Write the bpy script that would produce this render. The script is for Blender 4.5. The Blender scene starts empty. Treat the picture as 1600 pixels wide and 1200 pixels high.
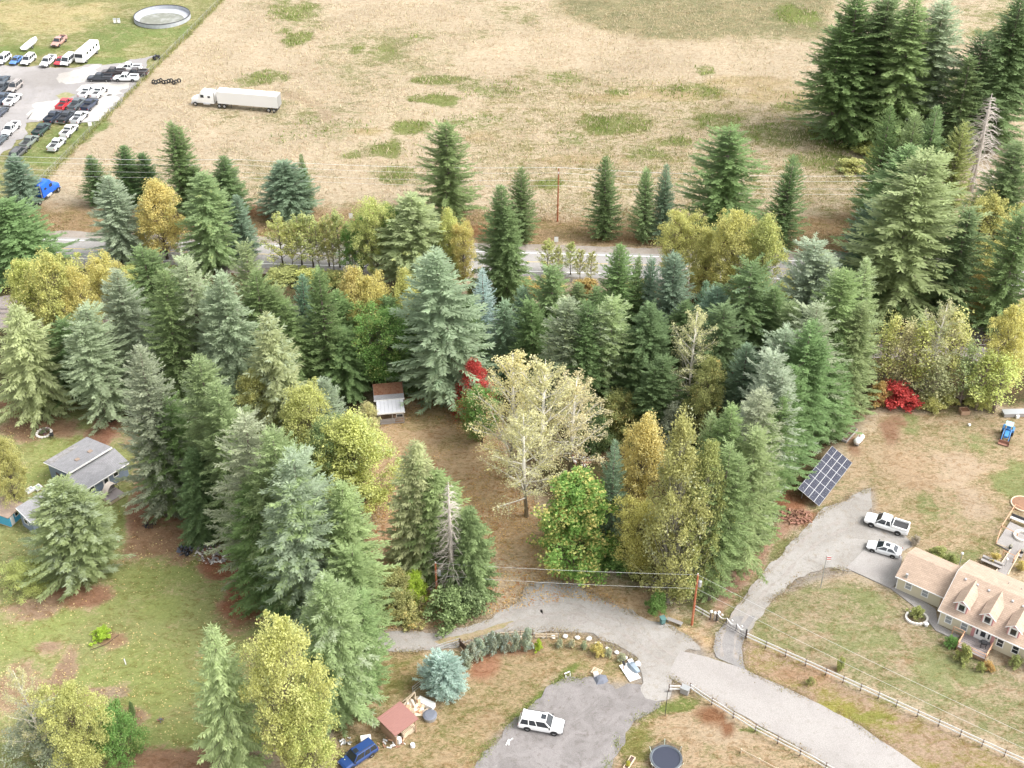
import bpy, math, random
import numpy as np
from mathutils import Vector, Matrix

# ---------------------------------------------------------------- camera, sky, sun, exposure
scene = bpy.context.scene
COL = scene.collection
rad = math.radians
FPX, PITCH, CAMH = 1980.0, rad(36.4), 122.0
SP, CP = math.sin(PITCH), math.cos(PITCH)
cam_data = bpy.data.cameras.new('camera')
cam_data.sensor_width = 36.0
cam_data.lens = FPX / 1600.0 * 36.0
cam_data.clip_end = 20000.0
cam = bpy.data.objects.new('camera', cam_data)
cam.location = (0, 0, CAMH)
cam.rotation_euler = (rad(90) - PITCH, 0, 0)
COL.objects.link(cam)
scene.camera = cam

SUN_EL, SUN_AZ = rad(52), rad(102)          # azimuth clockwise from +Y
world = bpy.data.worlds.new('World')
scene.world = world
world.use_nodes = True
wn = world.node_tree.nodes
wl = world.node_tree.links
sky = wn.new('ShaderNodeTexSky')
sky.sky_type = 'NISHITA'
sky.sun_disc = False
sky.sun_elevation = SUN_EL
sky.sun_rotation = SUN_AZ
sky.altitude = 100
sky.air_density = 1.0
sky.dust_density = 4.0
sky.ozone_density = 1.0
hsv = wn.new('ShaderNodeHueSaturation')     # high thin overcast: the blue is washed out
hsv.inputs['Saturation'].default_value = 0.18
wl.new(sky.outputs[0], hsv.inputs['Color'])
wl.new(hsv.outputs[0], wn['Background'].inputs[0])
wn['Background'].inputs[1].default_value = 0.15
sun_data = bpy.data.lights.new('sun', 'SUN')
sun_data.energy = 0.9
sun_data.angle = rad(26)
sun_data.color = (1.0, 0.96, 0.91)
sun = bpy.data.objects.new('sun', sun_data)
sdir = Vector((math.sin(SUN_AZ) * math.cos(SUN_EL), math.cos(SUN_AZ) * math.cos(SUN_EL), math.sin(SUN_EL)))
sun.rotation_euler = sdir.to_track_quat('Z', 'Y').to_euler()
sun.location = (0, 150, 200)
COL.objects.link(sun)
scene.view_settings.view_transform = 'Standard'
scene.view_settings.look = 'None'
scene.view_settings.gamma = 1.0
scene.view_settings.use_curve_mapping = False
scene.view_settings.exposure = 1.6
scene.cycles.max_bounces = 6
scene.cycles.diffuse_bounces = 3
scene.cycles.transmission_bounces = 3
scene.cycles.glossy_bounces = 2
scene.cycles.transparent_max_bounces = 4

RNG = np.random.default_rng(7)
rnd = random.Random(11)

# ---------------------------------------------------------------- survey: photo measurements to metres
def G(u, v, z=0.0):
    r, d = (u - 800) / FPX, (v - 600) / FPX
    t = (z - CAMH) / (-SP - d * CP)
    return Vector((r * t, (CP - d * SP) * t, z))

def height_of(vb, vt):
    y = G(800, vb).y
    k = (vt - 600) / FPX
    return CAMH - y * (SP + k * CP) / (CP - k * SP)

def scale_at(y, z=0.0):
    return FPX / (y * CP - (z - CAMH) * SP)

# ---------------------------------------------------------------- materials
MATS = {}
def nodes_of(name):
    m = bpy.data.materials.new(name)
    m.use_nodes = True
    nt = m.node_tree
    return m, nt.nodes, nt.links, nt.nodes['Principled BSDF']

def noise(N, L, scale, detail=4, rough=0.6, vec=None, dist=0.0):
    n = N.new('ShaderNodeTexNoise')
    n.inputs['Scale'].default_value = scale
    n.inputs['Detail'].default_value = detail
    n.inputs['Roughness'].default_value = rough
    n.inputs['Distortion'].default_value = dist
    if vec is not None:
        L.new(vec, n.inputs['Vector'])
    return n.outputs['Fac']

def math_node(N, L, op, a, b=None, clamp=False):
    n = N.new('ShaderNodeMath')
    n.operation = op
    n.use_clamp = clamp
    for i, x in enumerate((a, b)):
        if x is None:
            continue
        if isinstance(x, (int, float)):
            n.inputs[i].default_value = x
        else:
            L.new(x, n.inputs[i])
    return n.outputs[0]

def mixc(N, L, fac, a, b, mode='MIX'):
    n = N.new('ShaderNodeMix')
    n.data_type = 'RGBA'
    n.blend_type = mode
    for s, x in ((n.inputs[0], fac), (n.inputs[6], a), (n.inputs[7], b)):
        if isinstance(x, (int, float)):
            s.default_value = x
        elif isinstance(x, (tuple, list)):
            s.default_value = (*x[:3], 1)
        else:
            L.new(x, s)
    return n.outputs[2]

def ramp(N, L, x, lo, hi):
    n = N.new('ShaderNodeMapRange')
    n.interpolation_type = 'SMOOTHSTEP'
    n.inputs[1].default_value = lo
    n.inputs[2].default_value = hi
    L.new(x, n.inputs[0])
    return n.outputs[0]

def world_pos(N, L):
    return N.new('ShaderNodeNewGeometry').outputs['Position']

def obj_pos(N, L):
    return N.new('ShaderNodeTexCoord').outputs['Object']

def bump(N, L, B, h, strength, dist):
    b = N.new('ShaderNodeBump')
    b.inputs['Strength'].default_value = strength
    b.inputs['Distance'].default_value = dist
    L.new(h, b.inputs['Height'])
    L.new(b.outputs[0], B.inputs['Normal'])

def M(name, col=(.5, .5, .5), rough=.7, metal=0.0, var=.15, scale=3.0, col2=None, lo=.45, hi=.65, tint=False, bmp=0.0, bscale=None, spec=None):
    """plain material with noise variation; tint=True takes the colour from the object"""
    if name in MATS:
        return MATS[name]
    m, N, L, B = nodes_of(name)
    p = obj_pos(N, L)
    f = noise(N, L, scale, 5, .65, p)
    base = col
    if tint:
        base = N.new('ShaderNodeObjectInfo').outputs['Color']
    if col2 is not None:
        base = mixc(N, L, ramp(N, L, f, lo, hi), base, col2)
    f2 = noise(N, L, scale * 4.3, 4, .6, p)
    k = math_node(N, L, 'ADD', math_node(N, L, 'MULTIPLY', f2, 2 * var), 1 - var)
    c = mixc(N, L, 1.0, base, k, 'MULTIPLY')
    L.new(c, B.inputs['Base Color'])
    B.inputs['Roughness'].default_value = rough
    B.inputs['Metallic'].default_value = metal
    if spec is not None:
        B.inputs['Specular IOR Level'].default_value = spec
    if bmp:
        bump(N, L, B, noise(N, L, bscale or scale * 5, 5, .7, p), bmp, .05)
    MATS[name] = m
    return m

def leaf_material():
    m, N, L, B = nodes_of('foliage')
    info = N.new('ShaderNodeObjectInfo')
    at = N.new('ShaderNodeAttribute'); at.attribute_name = 'leaf_rnd'
    tn = N.new('ShaderNodeAttribute'); tn.attribute_type = 'OBJECT'; tn.attribute_name = 'tint'
    ts = N.new('ShaderNodeAttribute'); ts.attribute_type = 'OBJECT'; ts.attribute_name = 'tint_share'
    p = obj_pos(N, L)
    f = noise(N, L, .28, 3, .6, p)
    f = math_node(N, L, 'ADD', math_node(N, L, 'MULTIPLY', f, 1.5), math_node(N, L, 'MULTIPLY', at.outputs['Fac'], .5))
    thr = math_node(N, L, 'SUBTRACT', 1.52, ts.outputs['Fac'])
    fac = math_node(N, L, 'MULTIPLY', math_node(N, L, 'SUBTRACT', f, thr), 4.0, True)
    c = mixc(N, L, fac, info.outputs['Color'], tn.outputs['Color'])
    # each leaf spray has its own shade
    k = math_node(N, L, 'ADD', math_node(N, L, 'MULTIPLY', at.outputs['Fac'], .7), .78)
    c = mixc(N, L, 1.0, c, k, 'MULTIPLY')
    L.new(c, B.inputs['Base Color'])
    B.inputs['Roughness'].default_value = .6
    B.inputs['Specular IOR Level'].default_value = .25
    tr = N.new('ShaderNodeBsdfTranslucent')
    L.new(c, tr.inputs['Color'])
    mx = N.new('ShaderNodeMixShader')
    mx.inputs[0].default_value = .42
    out = N['Material Output']
    L.new(B.outputs[0], mx.inputs[1]); L.new(tr.outputs[0], mx.inputs[2]); L.new(mx.outputs[0], out.inputs['Surface'])
    MATS['foliage'] = m
    return m

def bark_material():
    m, N, L, B = nodes_of('bark')
    info = N.new('ShaderNodeObjectInfo')
    p = obj_pos(N, L)
    mp = N.new('ShaderNodeMapping'); mp.inputs['Scale'].default_value = (1, 1, .25)
    L.new(p, mp.inputs[0])
    f = noise(N, L, 7, 5, .7, mp.outputs[0])
    k = math_node(N, L, 'ADD', math_node(N, L, 'MULTIPLY', f, 1.0), .5)
    L.new(mixc(N, L, 1.0, info.outputs['Color'], k, 'MULTIPLY'), B.inputs['Base Color'])
    B.inputs['Roughness'].default_value = .9
    bump(N, L, B, f, .6, .04)
    MATS['bark'] = m
    return m

def gravel_material(name, c1, c2, c3, big=.12, spots=True, dark=(.1, .09, .085)):
    c1, c2, c3 = ([x * .66 for x in c] for c in (c1, c2, c3))
    m, N, L, B = nodes_of(name)
    p = world_pos(N, L)
    f = noise(N, L, big, 6, .6, p, 1.2)
    g = noise(N, L, 1.1, 5, .7, p)
    h = noise(N, L, 9.0, 4, .8, p)
    c = mixc(N, L, ramp(N, L, f, .36, .62), c1, c2)
    c = mixc(N, L, ramp(N, L, g, .5, .75), c, c3)
    if spots:
        s = noise(N, L, .55, 6, .8, p, 2.5)
        c = mixc(N, L, math_node(N, L, 'MULTIPLY', ramp(N, L, s, .54, .74), .55), c, dark)
    t = noise(N, L, .3, 6, .75, p, 4.0)
    if not spots:
        t = noise(N, L, .06, 4, .5, p)
    c = mixc(N, L, math_node(N, L, 'MULTIPLY', ramp(N, L, t, .5, .68), .45), c, tuple(x * .72 for x in c3))
    k = math_node(N, L, 'ADD', math_node(N, L, 'MULTIPLY', h, 1.4), .3)
    L.new(mixc(N, L, 1.0, c, k, 'MULTIPLY'), B.inputs['Base Color'])
    B.inputs['Roughness'].default_value = .92
    bump(N, L, B, h, .7, .05)
    MATS[name] = m
    return m

def ground_material():
    m, N, L, B = nodes_of('ground_cover')
    a = N.new('ShaderNodeAttribute'); a.attribute_name = 'soil'
    b = N.new('ShaderNodeAttribute'); b.attribute_name = 'green'
    k = N.new('ShaderNodeAttribute'); k.attribute_name = 'cover'
    p = world_pos(N, L)
    mp = N.new('ShaderNodeMapping'); mp.inputs['Scale'].default_value = (1, 1.55, 1)
    L.new(p, mp.inputs[0])
    big = noise(N, L, .23, 7, .66, mp.outputs[0], .8)
    mid = noise(N, L, 1.15, 5, .7, mp.outputs[0], 1.3)
    fine = noise(N, L, 4.2, 4, .75, mp.outputs[0], 1.0)
    tiny = noise(N, L, 17, 3, .7, p)
    def spread(s, k):
        return math_node(N, L, 'MULTIPLY', math_node(N, L, 'SUBTRACT', s, .5), k)
    n = math_node(N, L, 'ADD', spread(big, 1.5), math_node(N, L, 'ADD', spread(mid, 1.3), spread(fine, 1.1)))
    x = math_node(N, L, 'SUBTRACT', math_node(N, L, 'SUBTRACT', k.outputs['Fac'], .5), n)
    fac = ramp(N, L, x, -.28, .28)
    c = mixc(N, L, fac, a.outputs['Color'], b.outputs['Color'])
    # dry and damp swathes, tussocks, single tufts
    w = noise(N, L, .05, 5, .6, p, 1.0)
    c = mixc(N, L, 1.0, c, math_node(N, L, 'ADD', spread(w, .55), 1.0), 'MULTIPLY')
    v = math_node(N, L, 'ADD', spread(mid, 1.0), math_node(N, L, 'ADD', spread(fine, 1.25), spread(tiny, .8)))
    c = mixc(N, L, 1.0, c, math_node(N, L, 'ADD', v, 1.0), 'MULTIPLY')
    br_ = noise(N, L, .55, 6, .72, mp.outputs[0], 1.6)
    c = mixc(N, L, math_node(N, L, 'MULTIPLY', ramp(N, L, br_, .46, .66), .75), c, mixc(N, L, 1.0, c, (.62, .5, .38), 'MULTIPLY'))
    warm = mixc(N, L, math_node(N, L, 'MULTIPLY', ramp(N, L, fine, .48, .68), .28), c, (.36, .25, .14))
    L.new(warm, B.inputs['Base Color'])
    B.inputs['Roughness'].default_value = .95
    B.inputs['Specular IOR Level'].default_value = .1
    hgt = math_node(N, L, 'ADD', math_node(N, L, 'MULTIPLY', fine, .7), mid)
    bump(N, L, B, hgt, .8, .35)
    MATS['ground_cover'] = m
    return m

def roof_material(name, c1, c2, row=.28):
    c1, c2 = [x * .8 for x in c1], [x * .8 for x in c2]
    """shingle courses: thin darker course lines plus patchy tabs"""
    m, N, L, B = nodes_of(name)
    p = obj_pos(N, L)
    br = N.new('ShaderNodeTexBrick')
    br.inputs['Scale'].default_value = 1.0
    br.inputs['Brick Width'].default_value = .55
    br.inputs['Row Height'].default_value = row
    br.inputs['Mortar Size'].default_value = .012
    br.inputs['Color1'].default_value = (*c1, 1)
    br.inputs['Color2'].default_value = (*c2, 1)
    br.inputs['Mortar'].default_value = (c1[0] * .6, c1[1] * .6, c1[2] * .6, 1)
    L.new(p, br.inputs['Vector'])
    f = noise(N, L, .9, 6, .7, p)
    k = math_node(N, L, 'ADD', math_node(N, L, 'MULTIPLY', f, .6), .7)
    g = noise(N, L, 14, 3, .7, p)
    k = math_node(N, L, 'MULTIPLY', k, math_node(N, L, 'ADD', math_node(N, L, 'MULTIPLY', g, .5), .75))
    L.new(mixc(N, L, 1.0, br.outputs['Color'], k, 'MULTIPLY'), B.inputs['Base Color'])
    B.inputs['Roughness'].default_value = .9
    MATS[name] = m
    return m

leaf_material(); bark_material(); ground_material()
gravel_material('gravel', (.36, .335, .305), (.44, .415, .385), (.34, .285, .225), .1)
gravel_material('dark_gravel', (.25, .23, .22), (.325, .30, .29), (.20, .175, .16), .3)
gravel_material('limestone', (.56, .53, .49), (.63, .6, .55), (.42, .38, .33), .15, False)
gravel_material('asphalt', (.40, .37, .35), (.45, .42, .395), (.37, .34, .31), .08, False)
gravel_material('old_asphalt', (.30, .285, .275), (.36, .34, .33), (.27, .255, .245), .08, True)
gravel_material('highway_asphalt', (.42, .40, .38), (.48, .455, .43), (.40, .37, .34), .05, False)
gravel_material('shoulder', (.36, .31, .26), (.42, .37, .32), (.33, .25, .18), .2, False)
gravel_material('ballast', (.30, .26, .24), (.37, .33, .31), (.34, .25, .2), .25, False)
gravel_material('concrete', (.42, .39, .37), (.46, .435, .41), (.40, .36, .33), .2, False)
gravel_material('bare_earth', (.30, .155, .09), (.36, .2, .12), (.25, .14, .09), .5, False)
roof_material('tan_shingle', (.42, .315, .235), (.50, .375, .285), .22)
roof_material('grey_shingle', (.30, .295, .305), (.355, .35, .36), .22)
M('paint', rough=.22, var=.04, scale=1.5, tint=True, spec=.6)
M('glass', (.022, .027, .033), .06, 0, .1, 1.0, spec=.8)
M('pale_glass', (.28, .3, .31), .12, 0, .2, 1.0, spec=.8)
M('rubber', (.022, .022, .022), .85, 0, .2, 6)
M('alloy', (.55, .55, .56), .35, .7, .15, 6)
M('dark_metal', (.045, .045, .048), .5, .3, .2, 4)
M('galvanised', (.42, .43, .44), .45, .6, .15, 3)
M('headlamp', (.75, .76, .78), .1, 0, .05, 3)
M('tail_lamp', (.35, .02, .015), .2, 0, .05, 3)
M('white_paint', (.72, .71, .69), .55, 0, .06, 2)
M('cream_siding', (.55, .50, .37), .7, 0, .06, 1.2)
M('pink_siding', (.48, .24, .24), .7, 0, .1, 1.2)
M('blue_grey_siding', (.17, .21, .265), .7, 0, .12, 1.2)
M('blue_siding', (.06, .33, .52), .6, 0, .12, 1.2)
M('wood', (.34, .22, .14), .8, 0, .25, 3, bmp=.3)
M('orange_wood', (.55, .32, .2), .75, 0, .15, 3)
M('grey_wood', (.30, .28, .265), .85, 0, .2, 3, bmp=.3)
M('dark_wood', (.10, .06, .045), .85, 0, .25, 3)
M('pale_wood', (.58, .47, .34), .8, 0, .2, 3)
M('deck_board', (.27, .235, .225), .8, 0, .18, 2.5)
M('red_metal_roof', (.27, .13, .11), .5, 0, .12, .8)
M('brown_roof', (.25, .19, .15), .9, 0, .25, 1.3, col2=(.33, .25, .19))
M('leaf_litter', (.19, .095, .055), .95, 0, .45, 2.5, col2=(.13, .05, .025), bmp=.6)
M('plastic_panel', (.52, .52, .55), .35, 0, .1, 1.0)
M('rail_steel', (.30, .27, .26), .4, .7, .2, 2)
M('rust', (.26, .13, .09), .8, .1, .3, 3)
M('pole_wood', (.33, .095, .04), .8, 0, .3, 2, col2=(.42, .2, .11))
M('wire', (.62, .62, .60), .5, .4, .05, 2)
M('boulder', (.68, .64, .58), .9, 0, .25, 2, bmp=.6)
M('solar_cell', (.03, .032, .05), .55, 0, .1, 1, spec=.15)
M('solar_frame', (.5, .5, .51), .5, .2, .05, 1)
M('trampoline_mat', (.025, .03, .05), .7, 0, .12, 2)
M('black', (.02, .02, .022), .7, 0, .2, 3)
M('tarp_grey', (.13, .14, .17), .7, 0, .2, 2)
M('canvas', (.6, .52, .44), .8, 0, .15, 2)
M('tint', rough=.7, var=.18, scale=2.5, tint=True)

# ---------------------------------------------------------------- mesh helpers
def fill_mesh(name, verts, faces, mat, smooth=False):
    me = bpy.data.meshes.new(name)
    me.from_pydata(verts, [], faces)
    if mat is not None:
        me.materials.append(MATS[mat] if isinstance(mat, str) else mat)
    if smooth:
        me.polygons.foreach_set('use_smooth', [True] * len(me.polygons))
    me.update()
    return me

def link(name, me, parent=None, loc=(0, 0, 0), rz=0.0, color=None):
    o = bpy.data.objects.new(name, me)
    COL.objects.link(o)
    o.location = loc
    o.rotation_euler = (0, 0, rz)
    if parent is not None:
        o.parent = parent
    if color is not None:
        o.color = (*color, 1)
    return o

class MB:
    def __init__(s):
        s.v, s.f = [], []
    def quadhull(s, pts):
        """8 corner points, bottom ring then top ring"""
        n = len(s.v)
        s.v += [tuple(p) for p in pts]
        for f in ((3, 2, 1, 0), (4, 5, 6, 7), (0, 1, 5, 4), (1, 2, 6, 5), (2, 3, 7, 6), (3, 0, 4, 7)):
            s.f.append(tuple(n + i for i in f))
        return s
    def box(s, x0, x1, y0, y1, z0, z1):
        return s.quadhull([(x0, y0, z0), (x1, y0, z0), (x1, y1, z0), (x0, y1, z0), (x0, y0, z1), (x1, y0, z1), (x1, y1, z1), (x0, y1, z1)])
    def slab(s, quad, t):
        """four top points (anticlockwise from above) and a thickness downwards"""
        return s.quadhull([(p[0], p[1], p[2] - t) for p in quad] + [tuple(p) for p in quad])
    def prism(s, poly, z0, z1):
        n, k = len(s.v), len(poly)
        s.v += [(p[0], p[1], z0) for p in poly] + [(p[0], p[1], z1) for p in poly]
        s.f.append(tuple(n + i for i in reversed(range(k))))
        s.f.append(tuple(n + k + i for i in range(k)))
        for i in range(k):
            j = (i + 1) % k
            s.f.append((n + i, n + j, n + k + j, n + k + i))
        return s
    def xprism(s, poly, x0, x1):
        """polygon of (y, z) points drawn along x"""
        n, k = len(s.v), len(poly)
        s.v += [(x0, p[0], p[1]) for p in poly] + [(x1, p[0], p[1]) for p in poly]
        s.f.append(tuple(n + i for i in reversed(range(k))))
        s.f.append(tuple(n + k + i for i in range(k)))
        for i in range(k):
            j = (i + 1) % k
            s.f.append((n + i, n + j, n + k + j, n + k + i))
        return s
    def tube(s, pts, radii, seg=6, cap=True):
        n0 = len(s.v)
        pts = [Vector(p) for p in pts]
        if isinstance(radii, (int, float)):
            radii = [radii] * len(pts)
        for i, p in enumerate(pts):
            d = (pts[min(i + 1, len(pts) - 1)] - pts[max(i - 1, 0)])
            d = d.normalized() if d.length > 1e-9 else Vector((0, 0, 1))
            a = d.cross(Vector((0, 0, 1)))
            if a.length < 1e-3:
                a = d.cross(Vector((1, 0, 0)))
            a.normalize()
            b = d.cross(a)
            for k in range(seg):
                t = 2 * math.pi * k / seg
                s.v.append(tuple(p + (a * math.cos(t) + b * math.sin(t)) * radii[i]))
        for i in range(len(pts) - 1):
            for k in range(seg):
                q = (k + 1) % seg
                a, b = n0 + i * seg, n0 + (i + 1) * seg
                s.f.append((a + k, b + k, b + q, a + q))
        if cap:
            s.f.append(tuple(n0 + k for k in range(seg)))
            e = n0 + (len(pts) - 1) * seg
            s.f.append(tuple(e + k for k in reversed(range(seg))))
        return s
    def rings(s, rings, closed_ends=True):
        """loft through equally long rings of points"""
        n0, k = len(s.v), len(rings[0])
        for r in rings:
            s.v += [tuple(p) for p in r]
        for i in range(len(rings) - 1):
            for a in range(k):
                b = (a + 1) % k
                s.f.append((n0 + i * k + a, n0 + i * k + b, n0 + (i + 1) * k + b, n0 + (i + 1) * k + a))
        if closed_ends:
            s.f.append(tuple(n0 + a for a in reversed(range(k))))
            e = n0 + (len(rings) - 1) * k
            s.f.append(tuple(e + a for a in range(k)))
        return s
    def torus(s, c, R, r, axis='z', seg=14, sub=7):
        n0 = len(s.v)
        for i in range(seg):
            a = 2 * math.pi * i / seg
            for j in range(sub):
                b = 2 * math.pi * j / sub
                q, h = R + r * math.cos(b), r * math.sin(b)
                p = (q * math.cos(a), q * math.sin(a), h) if axis == 'z' else (q * math.cos(a), h, q * math.sin(a))
                s.v.append((c[0] + p[0], c[1] + p[1], c[2] + p[2]))
        for i in range(seg):
            for j in range(sub):
                a, b = n0 + i * sub, n0 + ((i + 1) % seg) * sub
                s.f.append((a + j, b + j, b + (j + 1) % sub, a + (j + 1) % sub))
        return s
    def mesh(s, name, mat, smooth=False):
        return fill_mesh(name, s.v, s.f, mat, smooth)
    def build(s, name, mat, parent=None, loc=(0, 0, 0), rz=0.0, color=None, smooth=False):
        return link(name, s.mesh(name, mat, smooth), parent, loc, rz, color)

def tag(o, label=None, cat=None, group=None, kind=None):
    for k, v in (('label', label), ('category', cat), ('group', group), ('kind', kind)):
        if v:
            o[k] = v
    return o

def thing(name, label, cat, loc=(0, 0, 0), rz=0.0, group=None):
    o = bpy.data.objects.new(name, None)
    o.empty_display_size = .5
    COL.objects.link(o)
    o.location = loc
    o.rotation_euler = (0, 0, rz)
    return tag(o, label, cat, group)

def copy_tree(o, parent=None):
    c = o.copy()
    COL.objects.link(c)
    if parent is not None:
        c.parent = parent
    for ch in o.children:
        copy_tree(ch, c)
    return c

def direction(a, b):
    d = b - a
    return math.atan2(d.y, d.x)

# ---------------------------------------------------------------- terrain
def vnoise(x, y, scale, seed=0, octaves=4):
    out = np.zeros_like(x)
    amp, tot = 1.0, 0.0
    for o in range(octaves):
        g = np.random.default_rng(seed * 31 + o).random((256, 256))
        fx, fy = x * scale + 1000, y * scale + 1000
        ix, iy = np.floor(fx).astype(int), np.floor(fy).astype(int)
        tx, ty = fx - ix, fy - iy
        tx, ty = tx * tx * (3 - 2 * tx), ty * ty * (3 - 2 * ty)
        a, b = g[ix % 256, iy % 256], g[(ix + 1) % 256, iy % 256]
        c, d = g[ix % 256, (iy + 1) % 256], g[(ix + 1) % 256, (iy + 1) % 256]
        out += amp * ((a * (1 - tx) + b * tx) * (1 - ty) + (c * (1 - tx) + d * tx) * ty)
        tot += amp
        amp *= .55
        scale *= 2.1
    return out / tot

def signed_dist(px, py, poly):
    """positive inside"""
    best = np.full(px.shape, 1e9)
    inside = np.zeros(px.shape, bool)
    k = len(poly)
    for i in range(k):
        ax, ay = poly[i][0], poly[i][1]
        bx, by = poly[(i + 1) % k][0], poly[(i + 1) % k][1]
        ex, ey = bx - ax, by - ay
        t = np.clip(((px - ax) * ex + (py - ay) * ey) / (ex * ex + ey * ey + 1e-12), 0, 1)
        best = np.minimum(best, (px - ax - t * ex) ** 2 + (py - ay - t * ey) ** 2)
        c = ((ay > py) != (by > py)) & (px < (bx - ax) * (py - ay) / (by - ay + 1e-12) + ax)
        inside ^= c
    d = np.sqrt(best)
    return np.where(inside, d, -d)

def P(*pts):
    return [G(*p) for p in pts]

fine_x = np.arange(-160, 160.01, .75)
fine_y = np.arange(80, 372.01, .75)
gx = np.concatenate([[-9000, -4000, -1800, -800, -400, -230], fine_x, [230, 400, 800, 1800, 4000, 9000]])
gy = np.concatenate([[-3000, -800, -200, 0, 50], fine_y, [420, 520, 800, 1500, 3000, 6000, 12000]])
GX, GY = np.meshgrid(gx, gy)
X, Y = GX.ravel(), GY.ravel()
wob = (vnoise(X, Y, .22, 3) - .5) * 7.0
WARP = (vnoise(X, Y, .2, 41, 5) - .5) * 1.9
ALB = .66
soil = np.tile(np.array([.57, .475, .335]) * ALB, (X.size, 1))
green = np.tile(np.array([.225, .24, .095]) * ALB, (X.size, 1))
cover = .02 + 1.15 * np.clip(vnoise(X, Y, .03, 5, 5) - .42, 0, 1) * 2

def paint(w, s=None, g=None, c=None):
    w = np.clip(w, 0, 1)
    w = w * w * (3 - 2 * w)
    if s is not None:
        soil[:] = soil * (1 - w[:, None]) + np.array(s) * ALB * w[:, None]
    if g is not None:
        green[:] = green * (1 - w[:, None]) + np.array(g) * ALB * w[:, None]
    if c is not None:
        cover[:] = cover * (1 - w) + c * w

def zone(poly, s=None, g=None, c=None, soft=2.0, wobble=1.0):
    d = signed_dist(X, Y, P(*poly)) + wob * wobble
    paint(d / soft + .5, s, g, c)

def blob(u, v, ru, rv, s=None, g=None, c=None, power=1.0):
    """elliptical patch measured in the photo"""
    p = G(u, v)
    rx = ru / scale_at(p.y)
    ry = abs(G(u, v - rv).y - p.y)
    d = np.sqrt(((X - p.x) / rx) ** 2 + ((Y - p.y) / ry) ** 2) + WARP
    paint((1.35 - d) * 1.3 * power, s, g, c)

# dry field beyond the highway: damp green towards the right, brambles at the far edge
zone([(820, 100), (1000, 120), (1120, 130), (1320, 190), (1340, 330), (1280, 340), (1000, 330), (860, 320), (760, 260), (700, 200)], None, (.22, .22, .07), .42, 9)
zone([(850, -40), (870, 20), (930, 40), (990, 60), (1120, 62), (1180, 58), (1290, 60), (1320, -40)], (.40, .34, .2), (.21, .22, .11), .55, 7)
FIELD_GREEN = ((455, 20, 34, 14, .75), (462, 62, 22, 10, .8), (445, 48, 14, 6, .7), (560, 76, 10, 5, .7), (597, 80, 22, 4, .6), (655, 58, 16, 6, .5), (672, 124, 40, 6, .85), (682, 154, 42, 7, .9), (770, 140, 50, 12, .5), (592, 233, 30, 11, 1.0), (645, 198, 28, 10, .75), (740, 190, 40, 10, .45), (548, 240, 14, 5, .7), (625, 275, 30, 12, .65), (520, 200, 60, 14, .4), (420, 120, 30, 10, .55), (395, 125, 26, 8, .6), (460, 215, 40, 10, .3), (970, 195, 50, 12, .85), (930, 192, 22, 10, .9), (1080, 145, 46, 10, .85), (965, 145, 20, 6, .7), (1010, 240, 30, 10, .6), (1060, 220, 24, 8, .7), (860, 287, 18, 6, 1.0), (890, 215, 20, 8, .5), (880, 122, 22, 8, .55), (1245, 25, 30, 14, .9), (1130, 190, 40, 10, .7), (1260, 160, 40, 14, .7), (1330, 215, 60, 22, .8), (1290, 250, 40, 14, .65), (1215, 210, 60, 16, .6), (1100, 110, 14, 6, .6))
for (u, v, ru, rv, k) in FIELD_GREEN:
    blob(u, v, ru * 1.15, rv * 1.2, None, (.2, .24, .075), min(1.0, k * 1.1))
for (u, v, ru, rv) in ((1050, 150, 60, 10), (1180, 130, 60, 12), (945, 152, 40, 6), (745, 215, 26, 8), (565, 205, 26, 6), (1200, 150, 70, 10), (910, 250, 60, 8)):
    blob(u, v, ru, rv, (.50, .40, .25), (.40, .34, .15), .4)
# wheel-worn turn behind the lorry trailer
zone([(440, 140), (500, 158), (520, 190), (508, 190), (490, 165), (438, 152)], (.42, .33, .22), (.3, .3, .16), .15, 3, .3)
# storage yard grass left of the wire fence
zone([(-80, 360), (20, 322), (62, 288), (352, -2), (380, -60), (-120, -60)], (.46, .42, .24), (.24, .27, .095), .6, 2.5, .4)
for (u, v, ru, rv, k) in ((30, 78, 60, 8, .9), (170, 72, 30, 10, .9), (170, 95, 40, 6, .85), (215, 50, 70, 20, .75), (100, 215, 40, 24, .8), (60, 240, 50, 20, .75), (150, 195, 20, 10, .75)):
    blob(u, v, ru, rv, None, (.2, .27, .085), k)
blob(60, 25, 100, 22, (.52, .45, .24), (.36, .34, .13), .35)
# rough strip by the highway
zone([(-80, 330), (60, 318), (300, 335), (560, 318), (760, 335), (1000, 345), (1340, 330), (1350, 402), (700, 380), (-80, 368)], (.41, .29, .17), (.22, .19, .06), .38, 5)
for (u, v, ru, rv) in ((1010, 375, 50, 6), (740, 360, 40, 8), (420, 330, 40, 10), (1110, 380, 40, 6)):
    blob(u, v, ru, rv, (.42, .24, .13), (.3, .16, .06), .4)
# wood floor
zone([(-80, 415), (400, 408), (560, 440), (740, 478), (1250, 452), (1400, 430), (1660, 500), (1660, 640), (1390, 632), (1300, 695), (1235, 795), (1130, 905), (1000, 915), (960, 890), (850, 800), (790, 690), (730, 630), (640, 600), (570, 610), (530, 690), (600, 860), (590, 960), (430, 965), (350, 870), (240, 800), (200, 680), (150, 630), (-80, 615)], (.13, .085, .05), (.075, .095, .035), .5, 4)
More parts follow.
